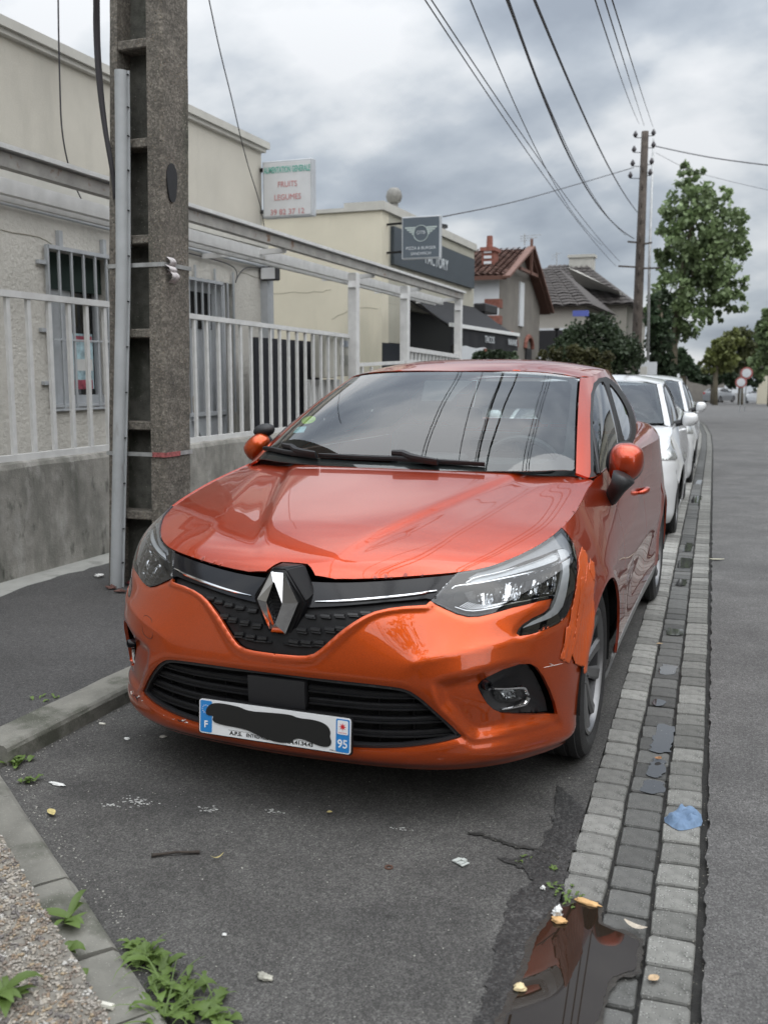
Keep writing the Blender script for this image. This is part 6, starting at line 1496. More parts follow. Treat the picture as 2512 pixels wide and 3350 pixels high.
# ------------------------------------------------------------------ foliage
def leafmat(name, base, var=.45):
    m = mat(name, base, rough=.55, var=var, vscale=.9, detail=3); nt = m.node_tree; b = [n for n in nt.nodes if n.type == 'BSDF_PRINCIPLED'][0]
    b.inputs['Subsurface Weight'].default_value = 0.0
    tr_ = N(nt, 'ShaderNodeBsdfTranslucent'); src = b.inputs['Base Color'].links[0].from_socket; nt.links.new(src, tr_.inputs[0])
    x = N(nt, 'ShaderNodeMixShader'); x.inputs[0].default_value = .28; o = [n for n in nt.nodes if n.type == 'OUTPUT_MATERIAL'][0]
    nt.links.new(b.outputs[0], x.inputs[1]); nt.links.new(tr_.outputs[0], x.inputs[2]); nt.links.new(x.outputs[0], o.inputs[0]); return m
M_leaf = leafmat('tree_leaf', (.17, .23, .105), .5); M_leafd = leafmat('dark_leaf', (.040, .065, .032)); M_leafy = leafmat('yellow_leaf', (.15, .17, .055)); M_bush = leafmat('bush_leaf', (.050, .075, .038))
M_bark = mat('bark', (.16, .14, .10), rough=.9, var=.35, vscale=4, bump=.01, bscale=20)
def leaves(name, blobs, n, size, mt, parent, seed=1, flat=1.0):
    r = np.random.RandomState(seed); tot = sum(b[1]**2 for b in blobs); V = []; Fs = []; k = 0
    for c, rad in blobs:
        m_ = max(10, int(n*rad**2/tot)); ncl = max(5, m_//20)
        d = r.normal(size=(ncl, 3)); d /= np.linalg.norm(d, axis=1)[:, None]; cc = np.array(c)+d*(rad*r.uniform(.45, 1.0, (ncl, 1))**.6)*[1, 1, flat]
        ci = r.randint(0, ncl, m_); p = cc[ci]+r.normal(size=(m_, 3))*rad*.12
        a = r.normal(size=(m_, 3)); a /= np.linalg.norm(a, axis=1)[:, None]; b = r.normal(size=(m_, 3)); b = np.cross(a, b); b /= np.linalg.norm(b, axis=1)[:, None]; s = size*r.uniform(.6, 1.25, (m_, 1))
        q = np.stack([p-a*s*.5, p+b*s*.34, p+a*s*.5, p-b*s*.34], 1).reshape(-1, 3); V.append(q); Fs.append(np.arange(m_*4).reshape(-1, 4)+k); k += m_*4
    o = mobj(name, np.concatenate(V), np.concatenate(Fs), mt, parent); return o
def tree(name, label, blobs, trunk, n, size, mt, r0, cat='tree', seed=1, limbs=True):
    t = empty(name, tuple(trunk[0]), 0, label, cat); sh = Matrix.Translation(-Vector(trunk[0]))
    q = MB(); q.tube(trunk, [r0*(1-.5*i/(len(trunk)-1)) for i in range(len(trunk))], 9); o = q.build('trunk', M_bark, t, smooth=True); o.matrix_parent_inverse = sh
    if limbs:
        for c, rad in blobs:
            tp = np.array(trunk[-1]); st_ = np.array(trunk[-2])+(tp-np.array(trunk[-2]))*random.uniform(.1, 1); q = MB(); mid = (st_+np.array(c))/2+[0, 0, -.1*rad]; q.tube([st_, mid, c], [r0*.35, r0*.22, r0*.08], 6); o = q.build('limb', M_bark, t, smooth=True); o.matrix_parent_inverse = sh
    o = leaves('crown', blobs, n, size, mt, t, seed); o.matrix_parent_inverse = sh
    return t
YT = 36.0; ks = (YT+3.2)*.93/3150*DS
def blob(u, v_, r, dy=0, y=YT): return (tuple(hit(u, v_, y=y+dy)), r*DS*(y+dy+2.58)*.95/3150)
bl = [blob(1492, 372, 26), blob(1478, 430, 36, .5), blob(1450, 478, 36, -.3), blob(1508, 440, 40, -.6), blob(1552, 430, 28, .6), blob(1560, 490, 46), blob(1500, 510, 52, -.8), blob(1590, 520, 34, .5), blob(1535, 560, 60), blob(1470, 560, 44, .8), blob(1612, 545, 18, .3),
      blob(1575, 612, 40, -.5), blob(1520, 630, 50, .4), blob(1460, 625, 42, -.6), blob(1435, 660, 38, .2), blob(1590, 655, 26, .5), blob(1495, 690, 40, -.3), blob(1450, 715, 34, .4), blob(1475, 470, 24, 1), blob(1540, 690, 18, .4), blob(1430, 550, 20, .2), blob(1602, 470, 14, .5)]
tb = hit(1455, 800, y=YT); tree('street_tree', 'tall leafy street tree with a ragged crown, right of the wooden pole', bl, [(tb[0], YT, ground_z(YT)-.05), tuple(hit(1456, 720, y=YT)), tuple(hit(1475, 600, y=YT)), tuple(hit(1500, 450, y=YT))], 12000, .21, M_leaf, .16, seed=3)
bl = [blob(1425, 650, 22, 0, 33), blob(1422, 690, 26, 0, 33), blob(1424, 735, 28, 0, 33), blob(1424, 775, 26, 0, 33), blob(1440, 805, 24, 0, 33)]
t0 = hit(1426, 800, y=33); tree('ivy_tree', 'dark ivy-covered trunk standing left of the tall street tree', bl, [(t0[0], 33, ground_z(33)-.1), tuple(hit(1425, 640, y=33))], 5000, .20, M_leafd, .2, seed=4, limbs=False)
def bush(name, label, bl, n, size, mt, y, seed=1, cat='bush'):
    c = bl[0][0]; t = empty(name, (c[0], y, ground_z(y)), 0, label, cat); o = leaves('foliage', bl, n, size, mt, t, seed, .9); o.matrix_parent_inverse = Matrix.Translation((-c[0], -y, -ground_z(y)))
    q = MB(); q.tube([(c[0], y, ground_z(y)-.1), (c[0], y, ground_z(y)+.9)], [.08, .04], 6); o = q.build('stem', M_bark, t); o.matrix_parent_inverse = Matrix.Translation((-c[0], -y, -ground_z(y)))
    return t
bush('evergreen_bush', 'big dark evergreen bush in front of the grey-roofed houses', [blob(1290, 740, 62, 0, 26), blob(1225, 765, 42, 0, 26), blob(1340, 755, 46, 0, 26), blob(1270, 790, 50, 0, 26), blob(1350, 790, 36, 0, 26), blob(1290, 700, 30, 0, 26), blob(1250, 730, 36, .5, 26)], 9000, .13, M_bush, 26, 5)
bush('clipped_hedge', 'yellow-green clipped hedge just above the roof of the orange car', [blob(1240, 762, 20, 0, 21), blob(1200, 765, 16, 0, 21), blob(1275, 765, 18, 0, 21), blob(1310, 772, 16, 0, 21), blob(1170, 770, 13, 0, 21), blob(1255, 792, 22, 0, 21), blob(1210, 795, 22, 0, 21), blob(1300, 800, 20, 0, 21)], 6000, .09, leafmat('hedge_leaf', (.075, .075, .028)), 21, 6, 'hedge')
bush('evergreen_bush', 'low dark shrubbery under the awning, left of the hedge', [blob(1065, 765, 20, 0, 19), blob(1095, 770, 20, 0, 19), blob(1035, 772, 18, 0, 19)], 2500, .09, M_bush, 19, 7)
far_l = [('far yellowing tree at the end of the road', [(1545, 770, 22), (1560, 750, 22), (1530, 790, 18), (1580, 735, 22), (1568, 780, 24)], M_leafy, 84), ('far mid-green tree beyond the yellowing one', [(1600, 735, 26), (1630, 750, 30), (1612, 775, 30), (1655, 720, 24)], leafmat('far_leaf', (.075, .085, .034)), 88),
         ('tall far tree cut by the right edge of the view', [(1665, 680, 20), (1660, 720, 28), (1670, 760, 30), (1650, 700, 14), (1640, 790, 24)], M_leaf, 80), ('dark far tree left of the round road signs', [(1540, 815, 20), (1580, 812, 24), (1600, 800, 18), (1515, 815, 14), (1625, 812, 22)], M_leafd, 92),
         ('dark far shrubs beside the tree trunk', [(1475, 790, 18), (1492, 800, 14), (1465, 770, 16), (1500, 812, 12)], M_leafd, 60)]
for lb, bb, mt, y in far_l:
    t0 = hit(bb[0][0], 845, y=y); tree('far_tree', lb, [blob(u, v_, r, 0, y) for u, v_, r in bb], [(t0[0], y, ground_z(y)-.2), tuple(hit(bb[0][0], 800, y=y)), tuple(hit(*bb[1][:2], y=y))], 3500, .42, mt, .25, seed=int(y))
# ------------------------------------------------------------------ houses beyond
M_tile = mat('clay_tile', (.150, .082, .064), rough=.85, var=.5, vscale=7, stain=[((.13, .075, .055), 1.5, .55, .12, 1)]); M_slate = mat('dark_roof_tile', (.075, .066, .062), rough=.8, var=.2, vscale=3)
M_brick = mat('red_brick', (.22, .085, .062), rough=.85, var=.3, vscale=14); M_white = mat('whitewash', (.62, .64, .66), rough=.9, var=.05, vscale=3); M_grey = mat('grey_render', (.20, .185, .165), rough=.92, var=.15, vscale=2); M_wood2 = mat('bargeboard', (.16, .085, .065), rough=.7, var=.2, vscale=5)
def rooftiles(name, a, b, c, d, nu, nv, mt, parent, sh):
    """overlapping tile rows on the slope a-b (eave) / d-c (ridge), one mesh"""
    a, b, c, d = map(Vector, (a, b, c, d)); n = (b-a).cross(d-a).normalized()
    if n.z < 0: n = -n
    q = MB()
    for j in range(nv):
        for i in range(nu):
            P = lambda s_, t_: a.lerp(b, s_).lerp(d.lerp(c, s_), t_)
            s0, s1 = (i+.03)/nu, (i+.97)/nu; t0_, t1_ = j/nv, (j+1.15)/nv; h = .05+random.uniform(-.008, .008)
            q.add([P(s0, t0_)+n*h, P((s0+s1)/2, t0_)+n*(h+.035), P(s1, t0_)+n*h, P(s1, min(1, t1_))+n*.01, P((s0+s1)/2, min(1, t1_))+n*.045, P(s0, min(1, t1_))+n*.01], [(0,1,4,5), (1,2,3,4), (0,5,4,1)[::-1]])
    o = q.build(name, mt, parent); o.matrix_parent_inverse = sh; o['kind'] = 'stuff'; return o
# brick-quoined gable house
HX = -4.85; hy0, hy1 = 22.1, 27.2; gzh = ground_z(24)
h3 = empty('gable_house', (HX, hy0, gzh), 0, 'old house with clay-tiled roof, red brick quoins and a gable to the street', 'house'); s3 = Matrix.Translation((-HX, -hy0, -gzh))
def hp(q, nm, mt, **k): o = q.build(nm, mt, h3, **k); o.matrix_parent_inverse = s3; return o
ya, za = 24.6, 4.82; ze_ = 3.95; zeR = 3.45
q = MB(); q.box((-12, hy0-.01, gzh-.3), (HX-.003, hy0+.25, ze_-.02)); hp(q, 'side_wall', M_white)
q = MB(); q.add([(HX, hy0, gzh-.3), (HX, hy1, gzh-.3), (HX, hy1, zeR), (HX, ya, za-.05), (HX, hy0, ze_)]+[(HX-.25, hy0, gzh-.3), (HX-.25, hy1, gzh-.3), (HX-.25, hy1, zeR), (HX-.25, ya, za-.05), (HX-.25, hy0, ze_)], [(0,1,2,3,4), (9,8,7,6,5), (0,5,6,1), (1,6,7,2), (2,7,8,3), (3,8,9,4), (4,9,5,0)]); g_ = hp(q, 'gable_wall', M_grey)
for k in range(8):
    z = gzh+.4+k*.42; q = MB(); q.box((HX-.38, hy0-.02, z), (HX+.02, hy0+.3, z+.22)); hp(q, 'quoin', M_brick)
HXo = HX+.26
q = MB()
for (y_, z_) in ((hy0-.35, ze_-.12), (hy1+.35, zeR-.16)):
    q.add([(-12, y_, z_), (HXo, y_, z_), (HXo, ya, za), (-12, ya, za), (-12, y_, z_-.1), (HXo, y_, z_-.1), (HXo, ya, za-.1), (-12, ya, za-.1)], [(0,1,2,3), (7,6,5,4), (0,4,5,1), (1,5,6,2), (2,6,7,3), (3,7,4,0)])
hp(q, 'roof', mat('roof_deck', (.12, .06, .045), rough=.9))
rooftiles('roof_tiles', (-9, hy0-.35, ze_-.12), (HX+.22, hy0-.35, ze_-.12), (HX+.22, ya, za), (-9, ya, za), 26, 19, M_tile, h3, s3)
for (y_, z_) in ((hy0-.4, ze_-.16), (hy1+.4, zeR-.20)): q = MB(); q.bar((HX+.27, y_, z_), (HX+.27, ya, za+.04), .06, .20, up=(1, 0, 0)); hp(q, 'bargeboard', M_wood2)
q = MB(); q.bar((HX+.27, ya, za-.7), (HX+.27, ya, za+.26), .07); q.bar((HX+.22, ya-1.2, za-.65), (HX+.22, ya+1.2, za-.65), .08); hp(q, 'finial', M_wood2)
cxh = float(hit(1058, 560, y=23.0)[0]); q = MB(); q.box((cxh-.14, 22.7, 3.9), (cxh+.18, 23.2, 4.60)).box((cxh-.18, 22.64, 4.56), (cxh+.22, 23.26, 4.66)); ch = hp(q, 'chimney', M_brick); q = MB(); q.tube([(cxh, 22.95, 4.65), (cxh, 22.95, 4.98)], [.09, .075], 10); o = q.build('chimney_pot', M_brick, ch)
for k in range(5): q = MB(); q.box((cxh-.08, 22.67, 3.95+k*.14), (cxh+.12, 22.699, 4.02+k*.14)); o = q.build('pale_band', M_white, ch)
for y_ in (23.5, 25.6): q = MB(); q.box((HX+.001, y_-.35, 1.1), (HX+.05, y_+.35, 2.1)); w_ = hp(q, 'window', M_satin); q = MB(); q.tube([(HX+.03, y_+.5*math.cos(a), 2.1+.35*math.sin(a)) for a in np.linspace(0, math.pi, 9)], .07, 6); q.build('brick_arch', M_brick, w_)
q = MB(); q.box((HX+.001, 24.3, 2.7), (HX+.05, 24.8, 3.9)); hp(q, 'attic_window', M_white)
# grey-roofed houses
def house_block(label, x0, x1, y, dep, zw, zr, wall, rx0, rx1, hipl=True, hipr=True, chim=None):
    g0 = ground_z(y); h = empty('grey_house', (x0, y, g0), 0, label, 'house'); s = Matrix.Translation((-x0, -y, -g0))
    def b_(q, nm, mt): o = q.build(nm, mt, h); o.matrix_parent_inverse = s; return o
    q = MB(); q.box((x0, y, g0-.3), (x1, y+dep, zw)); b_(q, 'wall', wall)
    ym = y+dep/2; e = .35; A = [(x0-e, y-e, zw-.1), (x1+e, y-e, zw-.1), (x1+e, y+dep+e, zw-.1), (x0-e, y+dep+e, zw-.1), (rx0, ym, zr), (rx1, ym, zr)]
    q = MB(); q.add(A, [(0,1,5,4), (1,2,5), (2,3,4,5), (3,0,4), (3,2,1,0)]); b_(q, 'roof', M_slate)
    o = rooftiles('roof_tiles', A[0], A[1], A[5], A[4], int((x1-x0)/.35), 14, M_slate, h, s)
    if chim: q = MB(); q.box((chim[0]-.5, ym-.3, zr-1.6), (chim[0]+.5, ym+.3, chim[1])).box((chim[0]-.56, ym-.36, chim[1]-.12), (chim[0]+.56, ym+.36, chim[1])); b_(q, 'chimney', M_cap)
    for (wx, wz) in ((x0+.3*(x1-x0), zw-1.3), (x0+.7*(x1-x0), zw-1.3)): q = MB(); q.box((wx-.45, y-.04, wz-.5), (wx+.45, y-.001, wz+.5)); w = b_(q, 'window', M_white); q = MB(); q.box((wx-.38, y-.05, wz-.43), (wx+.38, y-.041, wz+.43)); q.build('pane', M_satin, w)
    return h
X = lambda u, y: float(hit(u, 700, y=y)[0]); Z = lambda v_, y: float(hit(1250, v_, y=y)[2])
house_block('grey-roofed house with pale walls next to the brick gable house', X(1145, 30), X(1262, 30), 30, 5, Z(655, 30), Z(578, 32.5), mat('pale_wall', (.42, .40, .36), rough=.9, var=.05, vscale=2), X(1120, 32.5), X(1205, 32.5))
house_block('taller grey-roofed house with a broad pale chimney behind the dark bush', X(1190, 36), X(1352, 36), 36, 7, Z(655, 36), Z(572, 39.5), mat('pale_wall_2', (.36, .34, .30), rough=.9, var=.05, vscale=2), X(1180, 39.5), X(1262, 39.5), chim=(X(1253, 39.5), Z(552, 39.5)))
q = MB(); x0, x1 = X(1243, 38), X(1350, 38); q.add([(x0, 35.6, Z(590, 38)), (x1, 35.6, Z(642, 38)), (x1, 37, Z(655, 38)), (x0+.2, 37, Z(620, 38)), (x0, 38, Z(585, 38)), (x1, 38, Z(640, 38))], [(0,1,2,3), (0,4,5,1), (1,5,2), (0,3,4), (3,2,5,4)]); fix_normals(q.build('dormer_gable', M_cap)); bpy.data.objects['dormer_gable']['label'] = 'pale sloping gable on the right of the grey-roofed houses'; bpy.data.objects['dormer_gable']['category'] = 'gable'
q = MB(); q.box((X(1222, 33), 33, Z(628, 33)), (X(1238, 33), 33.1, Z(616, 33))); tag(q.build('skylight', M_white), 'small pale skylight set in the dark tiled roof', 'skylight')
for (u, v0, v1, w_, lb) in ((1133, 505, 530, 36, 'television aerial with long arms above the clay-tiled roof'), (1202, 545, 575, 10, 'short thin aerial on the ridge of the grey roof')):
    y = 25 if u < 1150 else 33; q = MB(); a, b_q = hit(u, v1, y=y), hit(u, v0, y=y); q.bar(a, b_q, .03)
    for k in range(3): c = hit(u-10, v0+6+k*5, y=y); d = hit(u+w_-k*9, v0+2+k*6, y=y); q.bar(c, d, .015)
    tag(q.build('tv_aerial', M_steel), lb, 'aerial')
q = MB(); c = hit(1262, 680, y=26); q.box((c[0]-.22, 25.3, c[2]-.08), (c[0]+.22, 25.4, c[2]+.08)); tag(q.build('blue_sign', mat('blue_enamel', (.10, .13, .42), rough=.4)), 'small blue and white panel above the dark bush', 'sign')
# far end of the road: signs, walls
M_redp = mat('sign_red', (.36, .12, .11), rough=.5)
for (u, v_, r, y, lb) in ((1612, 806, 13, 62, 'round white road sign with a red rim at the far end of the road'), (1600, 826, 12, 60, 'second red-rimmed road sign just below and left of the first')):
    P = hit(u, v_, y=y); q = MB(); q.tube([(P[0], y, ground_z(y)), (P[0], y, P[2]+.3)], .04, 6); s = q.build('road_sign', M_steel); tag(s, lb, 'road sign')
    R_ = r*DS*(y+2.6)*.93/3150; q = MB(); q.lathe([(0, 0), (R_, 0), (R_, .04), (0, .04)], 24, frame((P[0], y-.06, P[2]), (1, 0, 0), (0, 0, 1))); q.build('rim', M_redp, s); q = MB(); q.lathe([(0, 0), (R_*.72, 0), (0, .01)], 24, frame((P[0], y-.07, P[2]), (1, 0, 0), (0, 0, 1))); q.build('plate', M_white, s).location.y = -.06
q = MB(); x0, x1 = X(1643, 95), X(1700, 95); q.box((x0, 95, ground_z(95)-.5), (x1, 100, Z(795, 95))); fb_ = q.build('far_building', M_cream); tag(fb_, 'pale building cut by the right edge at the far end of the road', 'building')
q = MB(); q.box((x0-.1, 94.8, Z(795, 95)), (x1, 100.2, Z(788, 95))); q.build('roof', M_slate, fb_)
q = MB(); q.box((x0+1.2, 94.95, Z(840, 95)), (x0+2.0, 94.99, Z(815, 95))); q.build('window', M_satin, fb_)
q = MB(); q.box((X(1440, 105), 105, ground_z(105)-.5), (X(1570, 105), 108, Z(815, 105))); tag(q.build('far_wall', M_grey), 'low dark building closing the view where the road bends', 'building')
q = MB(); P = hit(1390, 792, y=24); q.box((P[0]-.08, 23.9, ground_z(24)), (P[0]+.08, 24.1, P[2])); tag(q.build('gate_post', M_cap), 'pale square gate post under the wooden pole', 'post')
q = MB(); P = hit(1398, 800, y=28); q.tube([(P[0], 28, ground_z(28)), (P[0], 28, P[2]+.3)], .03, 6); q.box((P[0]-.28, 27.93, P[2]-.15), (P[0]+.28, 27.97, P[2]+.25)); tag(q.build('parking_sign', M_white), 'small white street sign above the first white car', 'sign')
q = MB(); q.box((-4.2, 17.7, -.1), (-4.0, 45, 1.35)); tag(q.build('garden_wall', mat('garden_wall', (.17, .155, .14), rough=.9, var=.2, vscale=2)), 'low garden wall running on past the restaurant', 'wall')

# ------------------------------------------------------------------ other cars
wc = empty('white_hatchback', (-.055, 5.32, -.03), .033, 'white hatchback parked nose-on right behind the orange car', 'car')
hatchback(wc, P_WH, False)
S6 = lampD[:, 0]; s0_, s1_ = float(S6.min()), float(S6.max()); tl = float(lampD[:, 1].min())
lampT = np.array([(s0_+.22, TT-.10), (s0_+.36, TT-.125), (s1_-.12, TT-.15), (s1_+.02, TT-.12), (s1_+.10, TT-.02), (s1_+.11, TT-.004), (s1_-.02, TT-.02), (s0_+.36, TT-.065)])
LGT = LG*[1, 1]
bo = np.concatenate([bump_outer[:-4], [[jt[0]+.13, jt[1]], [jt[0]+.13, TT], [0, TT]]]) 
fogT = np.array([(.60, .16), (.78, .15), (.84, .20), (.72, .31), (.66, .30)])
panel('front_bumper', BELT, bump_outer, [LGT, fogT], h=.03, material=P_WH, mirror='merge', parent=wc, gap=.0008)
for o in panel('fog_recess', BELT, fogT, h=.03, material=M_satin, mirror='both', off=-.03, gap=0, lip=-.03, parent=wc):
    sg = 1 if o.data.vertices[0].co.x > 0 else -1; p = BELT.ev((.71, .19))[0]; q = MB(); q.lathe([(0, .03), (.05, .025), (.06, 0), (.065, -.02)], 18, Matrix.Translation((sg*p[0], p[1]+.012, p[2])) @ Matrix.Rotation(math.pi/2, 4, 'X') @ Matrix.Rotation(math.radians(35*sg), 4, 'Y')); q.build('fog_lamp', M_chr2, o, smooth=True)
panel('lower_grille', BELT, LGT, h=.03, material=M_dark, mirror='merge', off=-.03, gap=0, lip=-.03, parent=wc)
hl_ = panel('headlight', BELT, lampT, h=.015, material=mat('headlamp_plain', (.42, .43, .42), rough=.12, metal=.5, coat=1.0, var=.35, vscale=22), mirror='both', off=.006, gap=0, lip=.012, parent=wc)
for sg in (-1, 1):
    mm = mirror_cap(wc, Matrix.Translation((sg*.91, 1.46, 1.025)) @ Matrix.Rotation(math.radians(8*sg), 4, 'Z') @ Matrix.Diagonal((.66*sg, .85, .80, 1)), P_WH)
    q = MB(); q.tube([(sg*.76, 1.50, .97), (sg*.88, 1.50, 1.0)], .03, 8); q.build('mirror_foot', M_satin, mm)
    q = MB(); c = BELT.ev(bz(3.2, .80))[0]; q.box((sg*.60-.12, 3.93, .78), (sg*.60+.12, 4.04, .98), bev=.03); q.build('tail_light', mat('tail_red', (.40, .015, .015), rough=.2, coat=1), wc)
    c = BELT.ev(bz(2.14, .885))[0]; q = MB(); q.tube([(sg*(c[0]+.0), 2.05, .885), (sg*(c[0]+.03), 2.10, .89), (sg*(c[0]+.03), 2.18, .89), (sg*(c[0]+.0), 2.23, .885)], .013, 8); q.build('door_handle', P_WH, wc, smooth=True)
wc.scale = (1.0, .97, .965)
P_GR = paint('grey_paint', (.22, .23, .24), flake=.2, metal=.3); P_DK = paint('dark_paint', (.03, .033, .04), flake=.2, metal=.3)
def car_copy(name, label, loc, rz, scale, pm=None):
    c = copy_tree(wc); c.name = name; c.location = loc; c.rotation_euler = (0, 0, rz); c.scale = scale; c['label'] = label
    if pm:
        def rp(o):
            for ch in o.children:
                if ch.type == 'MESH' and ch.data.materials and ch.data.materials[0] == P_WH: ch.data = ch.data.copy(); ch.data.materials[0] = pm
                rp(ch)
        rp(c)
    return c
car_copy('white_van', 'second white car in the row, taller, with a big door mirror', (-.17, 10.1, ground_z(12)-.05), .035, (.99, .98, 1.04))
car_copy('white_hatchback', 'third white car in the row, mostly hidden by the second', (-.36, 15.0, ground_z(17)-.05), .04, (.97, .97, .98))
P = hit(1620, 868, z=ground_z(88)); car_copy('white_hatchback', 'white car seen from behind at the far end of the road', (P[0], P[1]+2, ground_z(P[1])), math.pi+.45, (1, 1, 1.0))
P2 = hit(1574, 866, z=ground_z(88)); car_copy('grey_hatchback', 'grey car parked left of the far white one', (P2[0], P2[1]+4, ground_z(P2[1])), math.pi-.5, (1, 1, 1.05), P_GR)
P2 = hit(1652, 866, z=ground_z(88)); car_copy('dark_hatchback', 'dark car cut by the right edge at the far end of the road', (P2[0]+1.2, P2[1]+6, ground_z(P2[1])), math.pi, (1, 1, 1.05), P_DK)

# ------------------------------------------------------------------ street behind and beside the camera (seen in reflections)
for (x0, y0, x1, y1, h_, mt, lb) in ((9.6, -4, 18, 6, 6.5, M_cream, 'pale house across the road, reflected in the doors of the orange car'), (9.8, 7.5, 18, 22, 6.0, M_beige, 'beige house across the road, reflected in the windows of the orange car'), (9.4, 24, 18, 36, 6.5, M_cream, 'tall cream house further up across the road, reflected in the side windows'), (9.6, 38, 18, 60, 7.5, M_beige, 'long beige block far up across the road, reflected in the side windows'), (-14, -22, 18, -17, 6.8, M_grey, 'grey building behind the viewer, reflected in the orange bumper')):
    q = MB(); q.box((x0, y0, -.1), (x1, y1, h_)); h = q.build('house', mt); tag(h, lb, 'house')
    q = MB(); q.add([(x0-.3, y0-.3, h_), (x1+.3, y0-.3, h_), (x1+.3, y1+.3, h_), (x0-.3, y1+.3, h_), ((x0+x1)/2, y0+1, h_+2.4), ((x0+x1)/2, y1-1, h_+2.4)], [(0,1,4), (1,2,5,4), (2,3,5), (3,0,4,5), (3,2,1,0)]); q.build('roof', M_slate, h)
    if x0 > 0:
        for yy_ in np.arange(y0+1.2, y1-.8, 2.3):
            for zz_ in (1.6, 3.9):
                if zz_ < h_-.6: q = MB(); q.box((x0-.05, yy_-.5, zz_-.6), (x0-.001, yy_+.5, zz_+.6)); q.build('window', M_satin, h)
tree('street_tree', 'leafy tree across the road, mirrored in the side windows of the orange car', [((7.5+random.uniform(-1.4, 1.4), 14+random.uniform(-1.6, 1.6), 4.5+random.uniform(-1.3, 2)), 1.1) for _ in range(9)], [(7.5, 14, -.1), (7.5, 14, 3), (7.5, 14, 5)], 4000, .22, M_leafd, .16, seed=12)
tree('street_tree', 'bushy street tree behind the viewer, reflected in the orange bonnet', [((3.5+random.uniform(-1.6, 1.6), -9+random.uniform(-1.6, 1.6), 5+random.uniform(-1.3, 2)), 1.1) for _ in range(9)], [(3.5, -9, -.1), (3.5, -9, 3), (3.5, -9, 5.5)], 4000, .22, M_leafd, .16, seed=9)
# ------------------------------------------------------------------ weeds
M_weed = leafmat('weed_leaf', (.125, .195, .045), .6)
def blade(mb, base, az, L, wd, lift, droop, r, lobes=0):
    d = Vector((math.cos(az), math.sin(az), 0)); sd = Vector((-d.y, d.x, 0)); n = 7; v = []; f = []
    for i in range(n):
        t = i/(n-1); w_ = wd*(math.sin(math.pi*min(1, t*.92+.06))**.8)*(1+(lobes and (.45 if i % 2 else -.35)))
        p = base+d*(L*t*math.cos(lift*(1-t*droop)))+Vector((0, 0, L*t*math.sin(lift)*(1-droop*t*t*.7))); tw = sd*w_*.5+Vector((0, 0, w_*.18)); tw2 = -sd*w_*.5+Vector((0, 0, w_*.18))
        v += [p+tw, p, p+tw2]
    for i in range(n-1): a = 3*i; f += [(a, a+1, a+4, a+3), (a+1, a+2, a+5, a+4)]
    mb.add(v, f)
def weed(x, y, z, n, L, label, seed, spread=.05, wd=.022, kind=0, name='weed'):
    r = random.Random(seed); t = empty(name, (x, y, z), 0, label, 'weed'); sh = Matrix.Identity(4)
    for k in range(n):
        q = MB(); az = r.uniform(0, 6.28); b = Vector((r.uniform(-spread, spread), r.uniform(-spread, spread), 0))
        if kind and L > .05 and r.random() < .28: blade(q, b, az, L*r.uniform(.7, 1.5), wd*r.uniform(.14, .26), r.uniform(.7, 1.45), r.uniform(.3, 1.2), r)
        else: blade(q, b, az, L*r.uniform(.35, .95), wd*r.uniform(.6, 1.6), r.uniform(.25, 1.35), r.uniform(.5, 1.3), r, lobes=1 if (kind and r.random() < .6) else 0)
        o = q.build('leaf', M_weed, t, smooth=True)
    return t
def wp2(u, v_, z=.0): P = hit(u, v_, z=z); return float(P[0]), float(P[1])
for i, (u, v_, n, L, sp, wd, lb) in enumerate(((40, 1650, 16, .070, .035, .018, 'weed clump in the corner where the kerb meets the bay end'), (20, 1625, 10, .06, .03, .016, 'small weeds at the left edge beside the kerb corner'), (62, 1690, 9, .055, .02, .018, 'leafy weed just below the kerb corner'),
        (318, 2085, 20, .125, .03, .024, 'tall broad-leaved weed by the end kerb near the bottom edge'), (360, 2130, 24, .115, .05, .022, 'dense weed clump right of the end kerb'), (415, 2175, 24, .10, .05, .020, 'spreading weed clump close to the bottom edge'), (345, 2200, 18, .12, .04, .022, 'weeds at the very bottom beside the kerb end'), (475, 2205, 16, .08, .045, .018, 'low ragged weeds furthest right along the bottom edge'), (298, 2050, 9, .07, .02, .02, 'small weed sprouting at the kerb joint'),
        (1210, 1925, 12, .030, .03, .009, 'tiny weeds where the left course of setts ends'), (1228, 1948, 10, .028, .03, .008, 'sprigs growing at the puddle edge'), (1200, 1880, 6, .026, .012, .008, 'single sprig beside the last sett of the left course'), (1128, 1862, 5, .03, .02, .006, 'dry sprig lying in the crack of the bay'))):
    x, y = wp2(u, v_); weed(x, y, .004, int(n*1.3), L*.68, lb, 50+i, sp, wd*.9, kind=1)
for i, (u, v_, n, L, lb) in enumerate(((143, 1990, 7, .10, 'tall leaf growing between pebble slab and kerb'), (150, 2060, 6, .06, 'small plant at the foot of the pebble slab edge'), (5, 2160, 10, .09, 'dark weed in the bottom left corner on the pebble slab'), (180, 2110, 4, .07, 'thin sprawling weed lying over the end kerb'))):
    z = .10 if i == 2 else .03; x, y = wp2(u, v_, z); weed(x, y, z, n, L, lb, 80+i, .015, .022)
x, y = wp2(110, 1510, .068); weed(x-.02, y, .066, 8, .035, 'moss-like weeds in the joint behind the kerb', 90, .04, .01)

